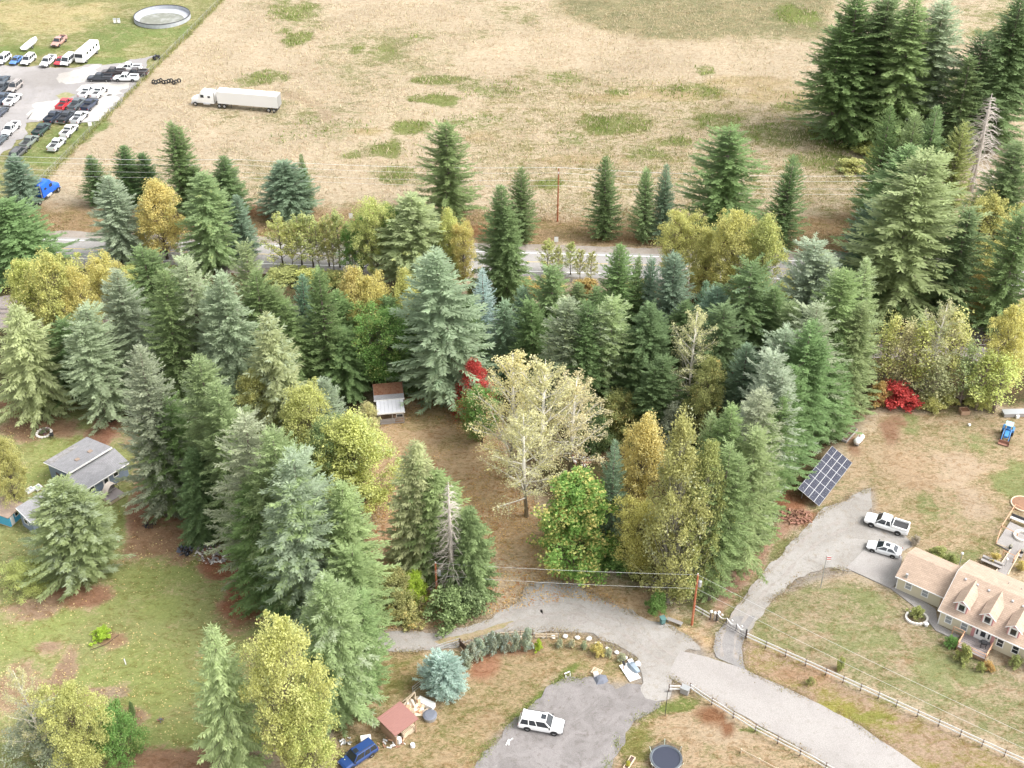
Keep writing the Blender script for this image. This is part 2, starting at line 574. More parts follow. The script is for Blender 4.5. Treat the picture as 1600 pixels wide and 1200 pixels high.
# leaf-strewn clearing
zone([(556, 700), (590, 655), (640, 600), (745, 625), (790, 700), (845, 800), (865, 885), (930, 905), (1010, 930), (1050, 960), (1110, 990), (1180, 1005), (1150, 1030), (1080, 1010), (1000, 960), (900, 930), (830, 930), (790, 955), (700, 985), (600, 985), (585, 900), (560, 800)], (.68, .49, .30), (.50, .40, .19), .35, 3)
blob(790, 920, 60, 40, (.68, .54, .37), (.50, .42, .21), .25)
blob(640, 810, 50, 80, (.62, .40, .25), (.48, .37, .19), .25)
blob(715, 650, 50, 30, (.64, .47, .28), (.47, .40, .17), .45)
# left meadow
zone([(-80, 625), (60, 612), (150, 622), (200, 690), (232, 800), (330, 840), (420, 925), (460, 1000), (440, 1100), (300, 1230), (-80, 1230)], (.58, .44, .29), (.385, .425, .165), .78, 4)
for (u, v, ru, rv, k) in ((160, 840, 50, 60, .95), (250, 900, 70, 60, .85), (60, 990, 60, 50, .85), (250, 1060, 90, 60, .9), (90, 690, 60, 25, .8), (50, 750, 40, 30, .8), (180, 1080, 50, 40, .85), (270, 1150, 60, 20, .95), (150, 925, 60, 30, .75)):
    blob(u, v, ru, rv, None, (.36, .42, .14), k)
for (u, v, ru, rv, s) in ((50, 635, 80, 16, (.40, .19, .11)), (170, 668, 30, 34, (.36, .18, .12)), (60, 670, 80, 20, (.40, .25, .155)), (225, 800, 26, 50, (.40, .22, .14)), (265, 830, 60, 16, (.40, .17, .1)), (240, 850, 70, 30, (.41, .26, .16)), (350, 880, 36, 26, (.40, .18, .105)), (390, 925, 44, 40, (.41, .19, .11)), (130, 930, 60, 14, (.40, .22, .14)), (40, 950, 40, 24, (.42, .29, .2)), (145, 1082, 18, 8, (.44, .31, .22)), (182, 1083, 16, 8, (.46, .36, .25)), (140, 1107, 26, 10, (.43, .25, .17)), (200, 1120, 26, 14, (.42, .28, .18)), (250, 1185, 80, 20, (.42, .25, .16)), (30, 1060, 40, 40, (.44, .31, .2)), (100, 1050, 14, 40, (.42, .29, .2)), (75, 1010, 30, 14, (.42, .29, .2)), (175, 1000, 24, 10, (.42, .27, .16)), (560, 1090, 40, 40, (.38, .22, .13))):
    blob(u, v, ru, rv, s, None, .12)
# yard round the gravel parking place
zone([(535, 1230), (525, 1130), (590, 1060), (596, 1010), (700, 1015), (760, 1000), (840, 985), (930, 992), (985, 1020), (1010, 1060), (940, 1075), (880, 1062), (780, 1150), (755, 1230)], (.49, .37, .225), (.255, .25, .09), .42, 2.5)
blob(640, 1050, 50, 24, (.40, .30, .16), (.22, .22, .07), .6)
blob(790, 1010, 70, 12, (.46, .27, .165), None, .1)
blob(760, 1040, 20, 20, (.44, .23, .14), None, .1)
zone([(925, 1230), (950, 1165), (1010, 1110), (1050, 1082), (1105, 1095), (1330, 1225)], (.53, .40, .26), (.24, .25, .09), .3, 2)
blob(1040, 1100, 40, 10, None, (.2, .25, .07), .85)
blob(990, 1150, 30, 40, None, (.23, .23, .07), .75)
blob(1160, 1140, 60, 20, (.56, .44, .3), None, .15)
blob(1115, 1118, 20, 14, (.30, .15, .08), None, .05)
blob(1138, 1138, 10, 10, (.27, .13, .07), None, .05)
blob(1180, 1140, 30, 8, None, (.2, .25, .07), .8)
# lush edge of the parking gravel
zone([(765, 1170), (785, 1140), (880, 1045), (900, 1040), (885, 1062), (800, 1150), (762, 1200), (752, 1200)], None, (.16, .24, .05), .95, 1.2, .25)
# yard of the cream house
zone([(1262, 800), (1335, 690), (1385, 640), (1660, 630), (1660, 900), (1520, 890), (1420, 860), (1350, 795), (1345, 760), (1300, 790)], (.50, .385, .25), (.24, .235, .09), .4, 3)
for (u, v, ru, rv, k) in ((1420, 660, 16, 18, .85), (1575, 760, 26, 24, 1.0), (1590, 740, 20, 20, .9), (1450, 790, 14, 24, .8), (1500, 690, 50, 20, .6), (1510, 810, 40, 30, .5), (1420, 845, 20, 10, .9), (1520, 865, 22, 10, .95), (1320, 770, 30, 20, .5), (1480, 870, 30, 8, .85)):
    blob(u, v, ru, rv, None, (.26, .295, .12), k * .85)
for (u, v, ru, rv, s) in ((1390, 675, 14, 22, (.33, .2, .13)), (1400, 655, 14, 10, (.31, .19, .12)), (1480, 730, 60, 24, (.55, .43, .3)), (1530, 790, 24, 24, (.52, .41, .29)), (1420, 730, 40, 30, (.5, .37, .24)), (1260, 810, 36, 16, (.36, .16, .09)), (1240, 790, 30, 18, (.34, .16, .09)), (1330, 690, 12, 24, (.36, .22, .14))):
    blob(u, v, ru, rv, s, None, .1)
# front lawn and verge of the paved road
zone([(1158, 990), (1225, 930), (1290, 895), (1330, 905), (1400, 928), (1480, 985), (1660, 1085), (1660, 1215)], (.46, .365, .25), (.25, .275, .115), .52, 2.5)
for (u, v, ru, rv, k) in ((1300, 925, 60, 20, .7), (1350, 1000, 50, 30, .65), (1450, 1050, 60, 40, .75), (1480, 1050, 30, 20, .85), (1360, 940, 20, 20, .8), (1300, 1050, 40, 20, .5)):
    blob(u, v, ru, rv, None, (.27, .30, .13), k * .9)
zone([(1150, 1000), (1175, 1000), (1660, 1222), (1660, 1260), (1420, 1230), (1300, 1130), (1160, 1060)], (.45, .33, .235), (.33, .30, .085), .42, 1.2, .3)
blob(1290, 1110, 40, 14, None, (.34, .32, .08), .8)
blob(1370, 1120, 30, 12, None, (.28, .29, .07), .85)
blob(1250, 1055, 50, 16, (.46, .31, .2), None, .2)
zone([(1095, 985), (1120, 930), (1150, 880), (1230, 805), (1262, 800), (1215, 855), (1150, 935), (1125, 975)], (.43, .27, .19), (.3, .25, .12), .15, 2.0, .4)

# stones strayed from the lanes into the grass
for poly in (((560, 985), (700, 985), (760, 968), (815, 930), (860, 905), (900, 912), (985, 958), (1090, 1000), (1110, 1025), (1060, 1060), (1050, 1090), (1000, 1100), (985, 1035), (915, 990), (800, 988), (690, 1012), (560, 1015)),
             ((735, 1230), (775, 1150), (885, 1058), (1005, 1070), (1045, 1088), (970, 1150), (945, 1230)),
             ((1110, 1025), (1150, 950), (1240, 845), (1330, 775), (1365, 762), (1365, 795), (1430, 850), (1330, 892), (1215, 930), (1160, 1000), (1162, 1050))):
    zone(poly, (.37, .33, .285), None, .1, 1.6, .12)
# gentle lie of the land
rough = (vnoise(X, Y, .5, 9, 3) - .5)
inner = (np.abs(X) < 158) & (Y > 82) & (Y < 370)
Z = np.where(inner, rough * .10, 0.0) - .06
gm = bpy.data.meshes.new('ground')
nx, ny = len(gx), len(gy)
idx = np.arange(nx * ny).reshape(ny, nx)
quads = np.stack([idx[:-1, :-1], idx[:-1, 1:], idx[1:, 1:], idx[1:, :-1]], -1).reshape(-1, 4)
gm.vertices.add(X.size)
gm.vertices.foreach_set('co', np.stack([X, Y, Z], 1).ravel())
gm.loops.add(quads.size)
gm.loops.foreach_set('vertex_index', quads.ravel())
gm.polygons.add(len(quads))
gm.polygons.foreach_set('loop_start', np.arange(0, quads.size, 4))
gm.update()
for nm, arr in (('soil', soil), ('green', green)):
    at = gm.attributes.new(nm, 'FLOAT_COLOR', 'POINT')
    at.data.foreach_set('color', np.concatenate([arr, np.ones((X.size, 1))], 1).astype(np.float32).ravel())
at = gm.attributes.new('cover', 'FLOAT', 'POINT')
at.data.foreach_set('value', cover.astype(np.float32))
gm.materials.append(MATS['ground_cover'])
gm.polygons.foreach_set('use_smooth', [True] * len(gm.polygons))
tag(link('ground', gm), kind='structure')

def sheet(name, pts, mat, z=.02, ragged=.35, step=.6, seed=1, world=False):
    """flat paving sheet with a worn, uneven outline"""
    q = [Vector(p) for p in pts] if world else P(*pts)
    out = []
    for i in range(len(q)):
        a, b = q[i], q[(i + 1) % len(q)]
        k = max(1, int((b - a).length / step))
        for j in range(k):
            p = a.lerp(b, j / k)
            out.append((p.x, p.y))
    A = np.array(out)
    n1 = (vnoise(A[:, 0], A[:, 1], .4, seed, 5) - .5) * 4.5 * ragged
    n2 = (vnoise(A[:, 0], A[:, 1], .4, seed + 50, 5) - .5) * 4.5 * ragged
    A = A + np.stack([n1, n2], 1)
    me = fill_mesh(name, [(x, y, z) for x, y in A], [tuple(range(len(A)))], mat)
    if me.polygons[0].normal.z < 0:
        me.flip_normals()
    return tag(link(name, me), kind='structure')
def chaikin(pts, n=2):
    for _ in range(n):
        q = []
        for i in range(len(pts)):
            a, b = pts[i], pts[(i + 1) % len(pts)]
            q += [a.lerp(b, .25), a.lerp(b, .75)]
        pts = q
    return pts

# ---------------------------------------------------------------- highway, railway, roads
def hw(x, off):                       # distance south of the north edge line
    return Vector((x, 207.3 - .0555 * x - off, 0))
hx = np.arange(-170, 171, 10)
sheet('highway_shoulder', [hw(x, -3.2) for x in hx] + [hw(x, 10.0) for x in hx[::-1]], 'shoulder', .008, .35, 1.2, 3, True)
sheet('highway', [hw(x, -.9) for x in hx] + [hw(x, 8.2) for x in hx[::-1]], 'highway_asphalt', .02, .05, 2, 4, True)
M('line_paint', (.82, .81, .78), .6, 0, .12, 1.5)
M('yellow_line_paint', (.6, .42, .08), .6, 0, .15, 1.5)
for off, mt in ((0, 'line_paint'), (6.6, 'line_paint'), (3.2, 'yellow_line_paint')):
    w = .2 if mt == 'line_paint' else .12
    a, b = hw(-170, off), hw(170, off)
    tag(MB().slab([(a.x, a.y - w / 2, .026), (b.x, b.y - w / 2, .026), (b.x, b.y + w / 2, .026), (a.x, a.y + w / 2, .026)], .004).build('road_marking', mt), kind='structure')
def rw(x, off):
    return Vector((x, 181.3 - .058 * x - off, 0))
rx = np.arange(-150, 151, 8)
sheet('railway_bed', [rw(x, -5.5) for x in rx] + [rw(x, 5.0) for x in rx[::-1]], 'ballast', .01, .7, 1.5, 6, True)
bed = MB()
for x in rx[:-1]:
    a, b = rw(x, 0), rw(x + 8, 0)
    bed.quadhull([(a.x, a.y - 2.2, .02), (b.x, b.y - 2.2, .02), (b.x, b.y + 2.2, .02), (a.x, a.y + 2.2, .02),
                  (a.x, a.y - 1.5, .3), (b.x, b.y - 1.5, .3), (b.x, b.y + 1.5, .3), (a.x, a.y + 1.5, .3)])
track = tag(bed.build('railway_track', 'ballast'), kind='structure')
ra = math.atan(-.058)
for off in (-.72, .72):
    a, b = rw(-150, off), rw(150, off)
    MB().tube([(a.x, a.y, .52), (b.x, b.y, .52)], .075, 6).build('rail', 'rail_steel', track)
sl = MB().box(-.13, .13, -1.3, 1.3, .28, .46).mesh('sleeper', 'dark_wood')
for x in list(np.arange(57, 98, .58)) + list(np.arange(-8, 6, .58)):
    p = rw(x, 0)
    link('sleeper', sl, track, (p.x, p.y, 0), ra + rnd.uniform(-.02, .02))

lane = chaikin(P((560, 985), (640, 985), (700, 985), (760, 968), (806, 944), (818, 926), (832, 912), (860, 908), (896, 912), (930, 934), (985, 958), (1040, 975), (1090, 1002), (1096, 1020), (1064, 1015), (1048, 1060), (1055, 1085), (1030, 1098), (1000, 1092), (1005, 1060), (995, 1035), (960, 1010), (915, 990), (860, 984), (800, 988), (740, 1000), (690, 1012), (640, 1020), (560, 1012)), 1)
sheet('gravel_lane', lane, 'gravel', .014, .45, .6, 8, True)
sheet('grass_strip', chaikin(P((670, 1003), (720, 994), (770, 980), (800, 969), (806, 974), (770, 988), (720, 1003), (690, 1009)), 1), M('strip_grass', (.27, .21, .13), .95, 0, .45, 1.2, col2=(.2, .18, .08)), .019, .3, .5, 9, True)
sheet('gravel_parking', chaikin(P((735, 1225), (745, 1190), (775, 1150), (820, 1110), (860, 1070), (885, 1058), (940, 1060), (970, 1075), (1005, 1070), (1040, 1085), (1030, 1100), (1000, 1120), (970, 1150), (948, 1200), (940, 1225)), 1), 'dark_gravel', .011, .5, .5, 10, True)
road = P((1062, 1016), (1105, 1027), (1160, 1044), (1260, 1090), (1345, 1135), (1440, 1200), (1470, 1225), (1330, 1225), (1260, 1174), (1160, 1118), (1043, 1057))
sheet('paved_road', road, 'asphalt', .024, .07, .5, 11, True)
sheet('driveway', P((1118, 1028), (1112, 1018), (1120, 990), (1150, 950), (1190, 900), (1240, 845), (1290, 795), (1330, 775), (1362, 765), (1362, 790), (1352, 800), (1405, 820), (1428, 850), (1400, 862), (1352, 858), (1330, 892), (1296, 888), (1250, 900), (1215, 930), (1180, 965), (1160, 1000), (1158, 1022), (1162, 1046)), 'gravel', .017, .35, .5, 12, True)
sheet('driveway_apron', P((1118, 1028), (1114, 1010), (1122, 985), (1140, 962), (1180, 962), (1166, 985), (1158, 1012), (1164, 1046)), 'old_asphalt', .028, .15, .4, 13, True)
pad = P((1352, 857), (1410, 870), (1402, 912), (1392, 920), (1322, 888))
tag(MB().prism([(p.x, p.y) for p in pad], -.1, .09).build('concrete_pad', 'concrete'), kind='structure')
path = P((1392, 920), (1402, 916), (1436, 935), (1462, 952), (1466, 976), (1500, 994), (1492, 1000), (1462, 985), (1448, 968), (1425, 945))
tag(MB().prism([(p.x, p.y) for p in path], -.1, .06).build('garden_path', 'concrete'), kind='structure')
sheet('storage_yard', P((-60, 100), (20, 104), (70, 105), (110, 106), (140, 103), (190, 96), (234, 88), (230, 104), (214, 132), (190, 158), (165, 182), (148, 192), (112, 192), (70, 190), (46, 192), (34, 215), (14, 236), (-60, 275)), gravel_material('yard_gravel', (.36, .34, .33), (.43, .405, .39), (.31, .275, .24), .06, False), .012, .9, 1.0, 14, True)
for k, pl in enumerate((((88, 122), (100, 112), (140, 101), (158, 104), (150, 116), (140, 128), (112, 130), (96, 128)), ((42, 186), (52, 172), (60, 160), (92, 155), (108, 158), (92, 176), (80, 188), (60, 190)), ((132, 190), (150, 158), (165, 150), (190, 152), (178, 168), (155, 188)), ((118, 140), (140, 132), (165, 130), (190, 132), (200, 130), (190, 146), (165, 150), (130, 150)))):
    sheet('limestone_patch', P(*pl), 'limestone', .016 + .0, 1.0, .8, 20 + k, True)
sheet('yard_grass_patch', P((86, 150), (100, 145), (120, 146), (112, 152), (96, 155)), M('yard_grass', (.2, .2, .09), .95, 0, .35, 1.5, col2=(.28, .25, .15)), .021, .6, .5, 26, True)
# compacted wheel ruts
M('rut', (.27, .245, .225), .95, 0, .3, 1.5, col2=(.225, .2, .18))
for path_, half in (([(585, 1000), (640, 1003), (700, 1000), (760, 985), (812, 962), (860, 950), (915, 957), (975, 985), (1020, 1012), (1052, 1036)], .85), ([(1140, 1028), (1142, 985), (1175, 937), (1225, 882), (1285, 835), (1340, 812)], .85)):
    q = [G(*a) for a in path_]
    dense = []
    for i in range(len(q) - 1):
        p0, p1, p2, p3 = q[max(i - 1, 0)], q[i], q[i + 1], q[min(i + 2, len(q) - 1)]
        for j in range(10):
            t = j / 10
            dense.append(.5 * ((2 * p1) + (p2 - p0) * t + (2 * p0 - 5 * p1 + 4 * p2 - p3) * t * t + (3 * p1 - p0 - 3 * p2 + p3) * t ** 3))
    for sd in (-1, 1):
        lft, rgt = [], []
        for i in range(len(dense) - 1):
            d = (dense[i + 1] - dense[i]).normalized()
            nrm = Vector((-d.y, d.x, 0))
            wv = .16 + .12 * math.sin(i * .9) + .06 * math.sin(i * 2.3)
            c = dense[i] + nrm * (sd * half + .12 * math.sin(i * .37))
            lft.append(c + nrm * max(.03, wv)); rgt.append(c - nrm * max(.03, wv))
        sheet('wheel_rut', lft + rgt[::-1], 'rut', .0305, .12, .3, 60 + sd, True)
# mud ring where wheels have turned on the lane, tyre arcs
ring = MB()
def flat_arc(c, rx, ry, a0, a1, w, z, n=28):
    m = MB()
    for i in range(n):
        pts = []
        for t, r in ((i, 0), (i + 1, 0), (i + 1, w), (i, w)):
            a = rad(a0 + (a1 - a0) * t / n)
            k = 1 - r / max(rx, ry) + .06 * math.sin(a * 2 + 1)
            pts.append((c.x + rx * k * math.cos(a), c.y + ry * k * math.sin(a), z))
        b = len(m.v)
        m.v += pts
        m.f.append((b + 3, b + 2, b + 1, b))
    return m
M('mud', (.235, .21, .195), .9, 0, .3, 1.5, col2=(.31, .285, .265))
for (u, v, rr, ry, a0, a1, w) in ((904, 966, 1.35, 1.2, 0, 360, .28), (904, 966, .75, .7, 20, 330, .22), (858, 945, 1.4, 2.0, 60, 270, .4), (872, 955, 2.2, 2.0, 170, 290, .3)):
    o = flat_arc(G(u, v), rr, ry, a0, a1, w, .02).build('tyre_track', 'mud')
    if o.data.polygons[0].normal.z < 0:
        o.data.flip_normals()
    tag(o, kind='structure')

# ---------------------------------------------------------------- plants: mesh generators
def leaf_mesh(name, quads, rng, shade=None):
    """quads: (n,4,3) array of leaf sprays"""
    n = len(quads)
    me = bpy.data.meshes.new(name)
    me.vertices.add(n * 4)
    me.vertices.foreach_set('co', quads.astype(np.float32).ravel())
    me.loops.add(n * 4)
    me.loops.foreach_set('vertex_index', np.arange(n * 4))
    me.polygons.add(n)
    me.polygons.foreach_set('loop_start', np.arange(0, n * 4, 4))
    at = me.attributes.new('leaf_rnd', 'FLOAT', 'FACE')
    at.data.foreach_set('value', (rng.random(n) if shade is None else shade).astype(np.float32))
    me.materials.append(MATS['foliage'])
    me.update()
    return me

def kites(base, d, up, length, width):
    """leaf sprays: base point, direction, rough normal, size -> (n,4,3)"""
    d = d / np.linalg.norm(d, axis=1, keepdims=True)
    side = np.cross(d, up)
    side /= np.linalg.norm(side, axis=1, keepdims=True) + 1e-9
    L_, W_ = length[:, None], width[:, None]
    mid = base + d * L_ * .45
    return np.stack([base, mid + side * W_ * .5, base + d * L_, mid - side * W_ * .5], 1)

def conifer(seed, h, r, whorl=.42, per=7, lean_up=30, lean_down=-18, sag=.35, power=.85, spray=.75, base=.05, ragged=.3, hang=.25, tops=1):
    rng = np.random.default_rng(seed)
    B, D, U, LN, WD, SH = [], [], [], [], [], []
    trunk = MB()
    spines = [(0.0, 0.0, h, 1.0)]
    for k in range(tops - 1):
        a = rng.uniform(0, 6.28)
        spines.append((math.cos(a) * r * .35, math.sin(a) * r * .35, h * rng.uniform(.78, .93), .7))
    for sx, sy, hh, rs in spines:
        trunk.tube([(sx * .2, sy * .2, -.2), (sx, sy, hh * .45), (sx, sy, hh * .98)], [.022 * hh * rs, .013 * hh * rs, .01], 7)
        z = h * base if rs == 1 else hh * .35
        z0 = z
        lob = rng.uniform(0, 6.28, 3)
        while z < hh - .25:
            t = (z - z0) / (hh - z0)
            R = r * rs * (1 - t) ** power * min(1.0, .6 + t * 2.6) + .12
            n = max(4, int(per * (1 - .35 * t)))
            a0 = rng.uniform(0, 6.28)
            for i in range(n):
                a = a0 + 6.283 * i / n + rng.uniform(-.25, .25)
                lobe = 1 + .13 * math.sin(2 * a + lob[0]) + .1 * math.sin(3 * a + lob[1] + z * .35)
                Ln = R * lobe * rng.uniform(1 - ragged * 1.3, 1 + ragged * .5)
                pitch = rad(lean_down + (lean_up - lean_down) * t ** 1.1 + rng.uniform(-8, 8))
                ca, sa = math.cos(a), math.sin(a)
                m = max(3, int(Ln / (spray * .32)))
                bs = rng.random()
                s = (np.arange(m) + rng.uniform(.2, .9)) / m
                s = np.clip(s, .12, 1)
                out = Ln * s
                zz = z + rng.uniform(-.12, .12) + out * math.tan(pitch) - sag * Ln * .35 * s ** 2 + sag * Ln * .28 * s ** 4
                c = np.stack([sx + ca * out, sy + sa * out, zz], 1)
                ax = np.array([ca, sa, math.tan(pitch) - sag * .3])
                sz = spray * (1.15 - .5 * s) * (.55 + .45 * min(1, R / (r * .5)))
                for sg in (-1, 1):
                    ang = rng.uniform(.55, 1.05, m) * sg
                    dx = ca * np.cos(ang) - sa * np.sin(ang)
                    dy = sa * np.cos(ang) + ca * np.sin(ang)
                    dz = ax[2] * .6 - hang + rng.normal(0, .16, m)
                    B.append(c); D.append(np.stack([dx, dy, dz], 1))
                    up = np.tile([0, 0, 1.0], (m, 1)) + rng.normal(0, .38, (m, 3))
                    U.append(up); LN.append(sz * rng.uniform(.75, 1.35, m)); WD.append(sz * rng.uniform(.26, .42, m)); SH.append(bs * .55 + rng.random(m) * .45)
                # leading shoots along the branch
                q = max(1, m // 2)
                B.append(c[-q:]); D.append(np.tile(ax, (q, 1)) + rng.normal(0, .2, (q, 3)) + [0, 0, .32]); SH.append(bs * .55 + rng.random(q) * .45)
                U.append(np.tile([0, 0, 1.0], (q, 1)) + rng.normal(0, .3, (q, 3)))
                LN.append(sz[-q:] * 1.3); WD.append(sz[-q:] * .34)
                if Ln > r * .6 and i % 2 == 0:
                    trunk.tube([(sx, sy, z), (sx + ca * Ln * .8, sy + sa * Ln * .8, zz[min(m - 1, int(m * .8))] - .03)], [.05, .012], 3, False)
            z += whorl * rng.uniform(.75, 1.2) * (1 - .35 * t)
        # leader
        k = 10
        B.append(np.stack([np.full(k, sx), np.full(k, sy), hh - rng.uniform(.1, 1.0, k)], 1))
        D.append(rng.normal(0, .45, (k, 3)) + [0, 0, 1.1]); U.append(rng.normal(0, 1, (k, 3)))
        LN.append(np.full(k, spray * .75)); WD.append(np.full(k, spray * .26)); SH.append(rng.random(k))
    q = kites(np.concatenate(B), np.concatenate(D), np.concatenate(U), np.concatenate(LN), np.concatenate(WD))
    return dict(trunk=trunk.mesh('trunk', 'bark', True), crown=leaf_mesh('crown', q, rng, np.concatenate(SH)), h=h, r=r)

def broadleaf(seed, h, r, clumps=90, per=80, leaf=.42, clump=1.1, lo=.28, shape='round', limb=1.0, shell=.55, flat=.7, stems=1, rise=-.25):
    rng = np.random.default_rng(seed)
    trunk = MB()
    tops = []
    for s in range(stems):
        a = rng.uniform(0, 6.28)
        o = (r * .28 if stems > 1 else r * .06)
        top = Vector((math.cos(a) * o, math.sin(a) * o, h * rng.uniform(.72, .85)))
        mid = Vector((top.x * .5 + rng.uniform(-.2, .2), top.y * .5 + rng.uniform(-.2, .2), h * .4))
        b = Vector((top.x * .25, top.y * .25, -.2))
        trunk.tube([b, mid, top], [.017 * h * limb, .011 * h * limb, .02], 7)
        tops.append((b, mid, top))
    cs = []
    for i in range(clumps):
        t = lo + (1 - lo) * rng.random() ** .9
        if shape == 'round':
            prof = math.sqrt(max(.03, 1 - ((t - (lo + 1) / 2 - .02) / ((1 - lo) / 2 + .04)) ** 2))
        elif shape == 'poplar':
            prof = min(1, (t - lo) * 5 + .45) * (1 - max(0, t - .55) / .47) ** .65
        elif shape == 'vase':
            prof = .35 + .75 * t - max(0, t - .8) * 2.2
        else:
            prof = math.sqrt(max(.05, 1 - max(0, t) ** 2.2))
        a = rng.uniform(0, 6.28)
        q = rng.random() ** shell
        bump_ = 1 + .2 * math.sin(2 * a + seed + t * 4) + .16 * math.sin(5 * a + t * 11 + seed)
        R = r * prof * q * bump_ * rng.uniform(.8, 1.22)
        cs.append((math.cos(a) * R, math.sin(a) * R, t * h * rng.uniform(.93, 1.05)))
    cs = np.array(cs)
    Q = []
    for c in cs:
        b, mid, top = tops[rng.integers(len(tops))]
        tz = max(.12, min(.95, (c[2] / h - .22)))
        st = b.lerp(mid, tz / .45) if tz < .45 else mid.lerp(top, (tz - .45) / .55)
        if c[2] > st.z - .3:
            e = Vector(c)
            k = st.lerp(e, .55) + Vector((0, 0, -.06 * (e - st).length)) + Vector(rng.normal(0, .12, 3))
            trunk.tube([st, k, e], [.034 * limb * h / 14, .02 * limb * h / 14, .008 * limb], 4, False)
            if limb > 1.2:
                for _ in range(3):
                    e2 = e + Vector(rng.normal(0, clump * .8, 3))
                    trunk.tube([k.lerp(e, rng.uniform(.2, .8)), e2], [.016 * limb, .005], 3, False)
        n = int(per * rng.uniform(.6, 1.35))
        cr = clump * rng.uniform(.45, 1.35)
        p = rng.normal(0, 1, (n, 3))
        p /= np.linalg.norm(p, axis=1, keepdims=True)
        p *= (rng.random((n, 1)) ** .45) * cr
        p[:, 2] *= flat
        d = rng.normal(0, 1, (n, 3)) + p * .5
        d[:, 2] += rise
        up = rng.normal(0, .55, (n, 3)) + [0, 0, 1]
        ln = leaf * rng.uniform(.6, 1.35, n)
        Q.append(kites(p + c, d, up, ln, ln * rng.uniform(.6, .95, n)))
    return dict(trunk=trunk.mesh('trunk', 'bark', True), crown=leaf_mesh('crown', np.concatenate(Q), rng), h=h, r=r)

def open_tree(seed, h, r, limbs=16, leaf=.26, per=26):
    """airy tree: pale ascending limbs with leaves strung along the twigs"""
    rng = np.random.default_rng(seed)
    t = MB()
    Q = []
    t.tube([(0, 0, -.2), (.15, .1, h * .45), (0, -.1, h * .97)], [.015 * h, .0105 * h, .02], 7)
    for i in range(limbs):
        s = (i + .5) / limbs
        z0 = h * (.14 + .74 * s)
        a = i * 2.4 + rng.uniform(-.4, .4)
        L_ = r * (1.15 - .75 * s ** 1.4) * rng.uniform(.75, 1.15)
        el = rad(rng.uniform(22, 42) + 28 * s)
        d = Vector((math.cos(a) * math.cos(el), math.sin(a) * math.cos(el), math.sin(el)))
        p0 = Vector((.1, 0, z0))
        pts = [p0 + d * L_ * k + Vector((0, 0, .12 * L_ * k * k)) + Vector(rng.normal(0, .1, 3)) * (k > 0) for k in (0, .35, .7, 1.05)]
        t.tube(pts, [.0048 * h * (1.1 - .5 * s), .0036 * h, .0022 * h, .012], 5, False)
        for j in range(13):
            k = .18 + .87 * (j + rng.random()) / 13
            seg = min(2, int(k / .35))
            q0 = pts[seg].lerp(pts[seg + 1], min(1, (k - .35 * seg) / .35))
            b2 = a + rng.choice((-1, 1)) * rng.uniform(.35, 1.1)
            e2 = el + rad(rng.uniform(-45, 25))
            d2 = Vector((math.cos(b2) * math.cos(e2), math.sin(b2) * math.cos(e2), math.sin(e2)))
            l2 = L_ * rng.uniform(.22, .45) * (1.15 - .5 * k)
            q1 = q0 + d2 * l2
            t.tube([q0, q1], [.026, .008], 3, False)
            n = int(per * rng.uniform(.5, 1.4))
            f = rng.random((n, 1)) ** .7
            c = np.array(q0) * (1 - f) + np.array(q1) * f + rng.normal(0, .16 + .05 * l2, (n, 3))
            dd = rng.normal(0, .8, (n, 3)) + np.array(d2) + [0, 0, .1]
            ln = leaf * rng.uniform(.6, 1.4, n)
            Q.append(kites(c, dd, rng.normal(0, .6, (n, 3)) + [0, 0, 1], ln, ln * rng.uniform(.5, .85, n)))
    return dict(trunk=t.mesh('trunk', 'bark', True), crown=leaf_mesh('crown', np.concatenate(Q), rng), h=h, r=r)

def bare_tree(seed, h, r, droop=-.35, whorls=34):
    rng = np.random.default_rng(seed)
    t = MB()
    t.tube([(0, 0, -.2), (.1, 0, h * .5), (0, .1, h)], [.021 * h, .014 * h, .03], 7)
    br = MB()
    for i in range(whorls):
        z = h * (.14 + .84 * i / whorls)
        R = r * (1 - i / whorls) ** .7 + .25
        for k in range(7):
            a = rng.uniform(0, 6.28)
            L_ = R * rng.uniform(.5, 1.1)
            p0 = Vector((0, 0, z)); d = Vector((math.cos(a), math.sin(a), 0))
            p1 = p0 + d * L_ * .55 + Vector((0, 0, L_ * .08))
            p2 = p0 + d * L_ + Vector((0, 0, L_ * droop))
            br.tube([p0, p1, p2], [.035, .025, .008], 3, False)
            for _ in range(3):
                q = p1.lerp(p2, rng.uniform(0, .9))
                br.tube([q, q + d * L_ * .2 + Vector(rng.normal(0, L_ * .14, 3))], [.014, .005], 3, False)
    return dict(trunk=t.mesh('trunk', 'bark', True), branches=br.mesh('branches', 'bark'), h=h, r=r)

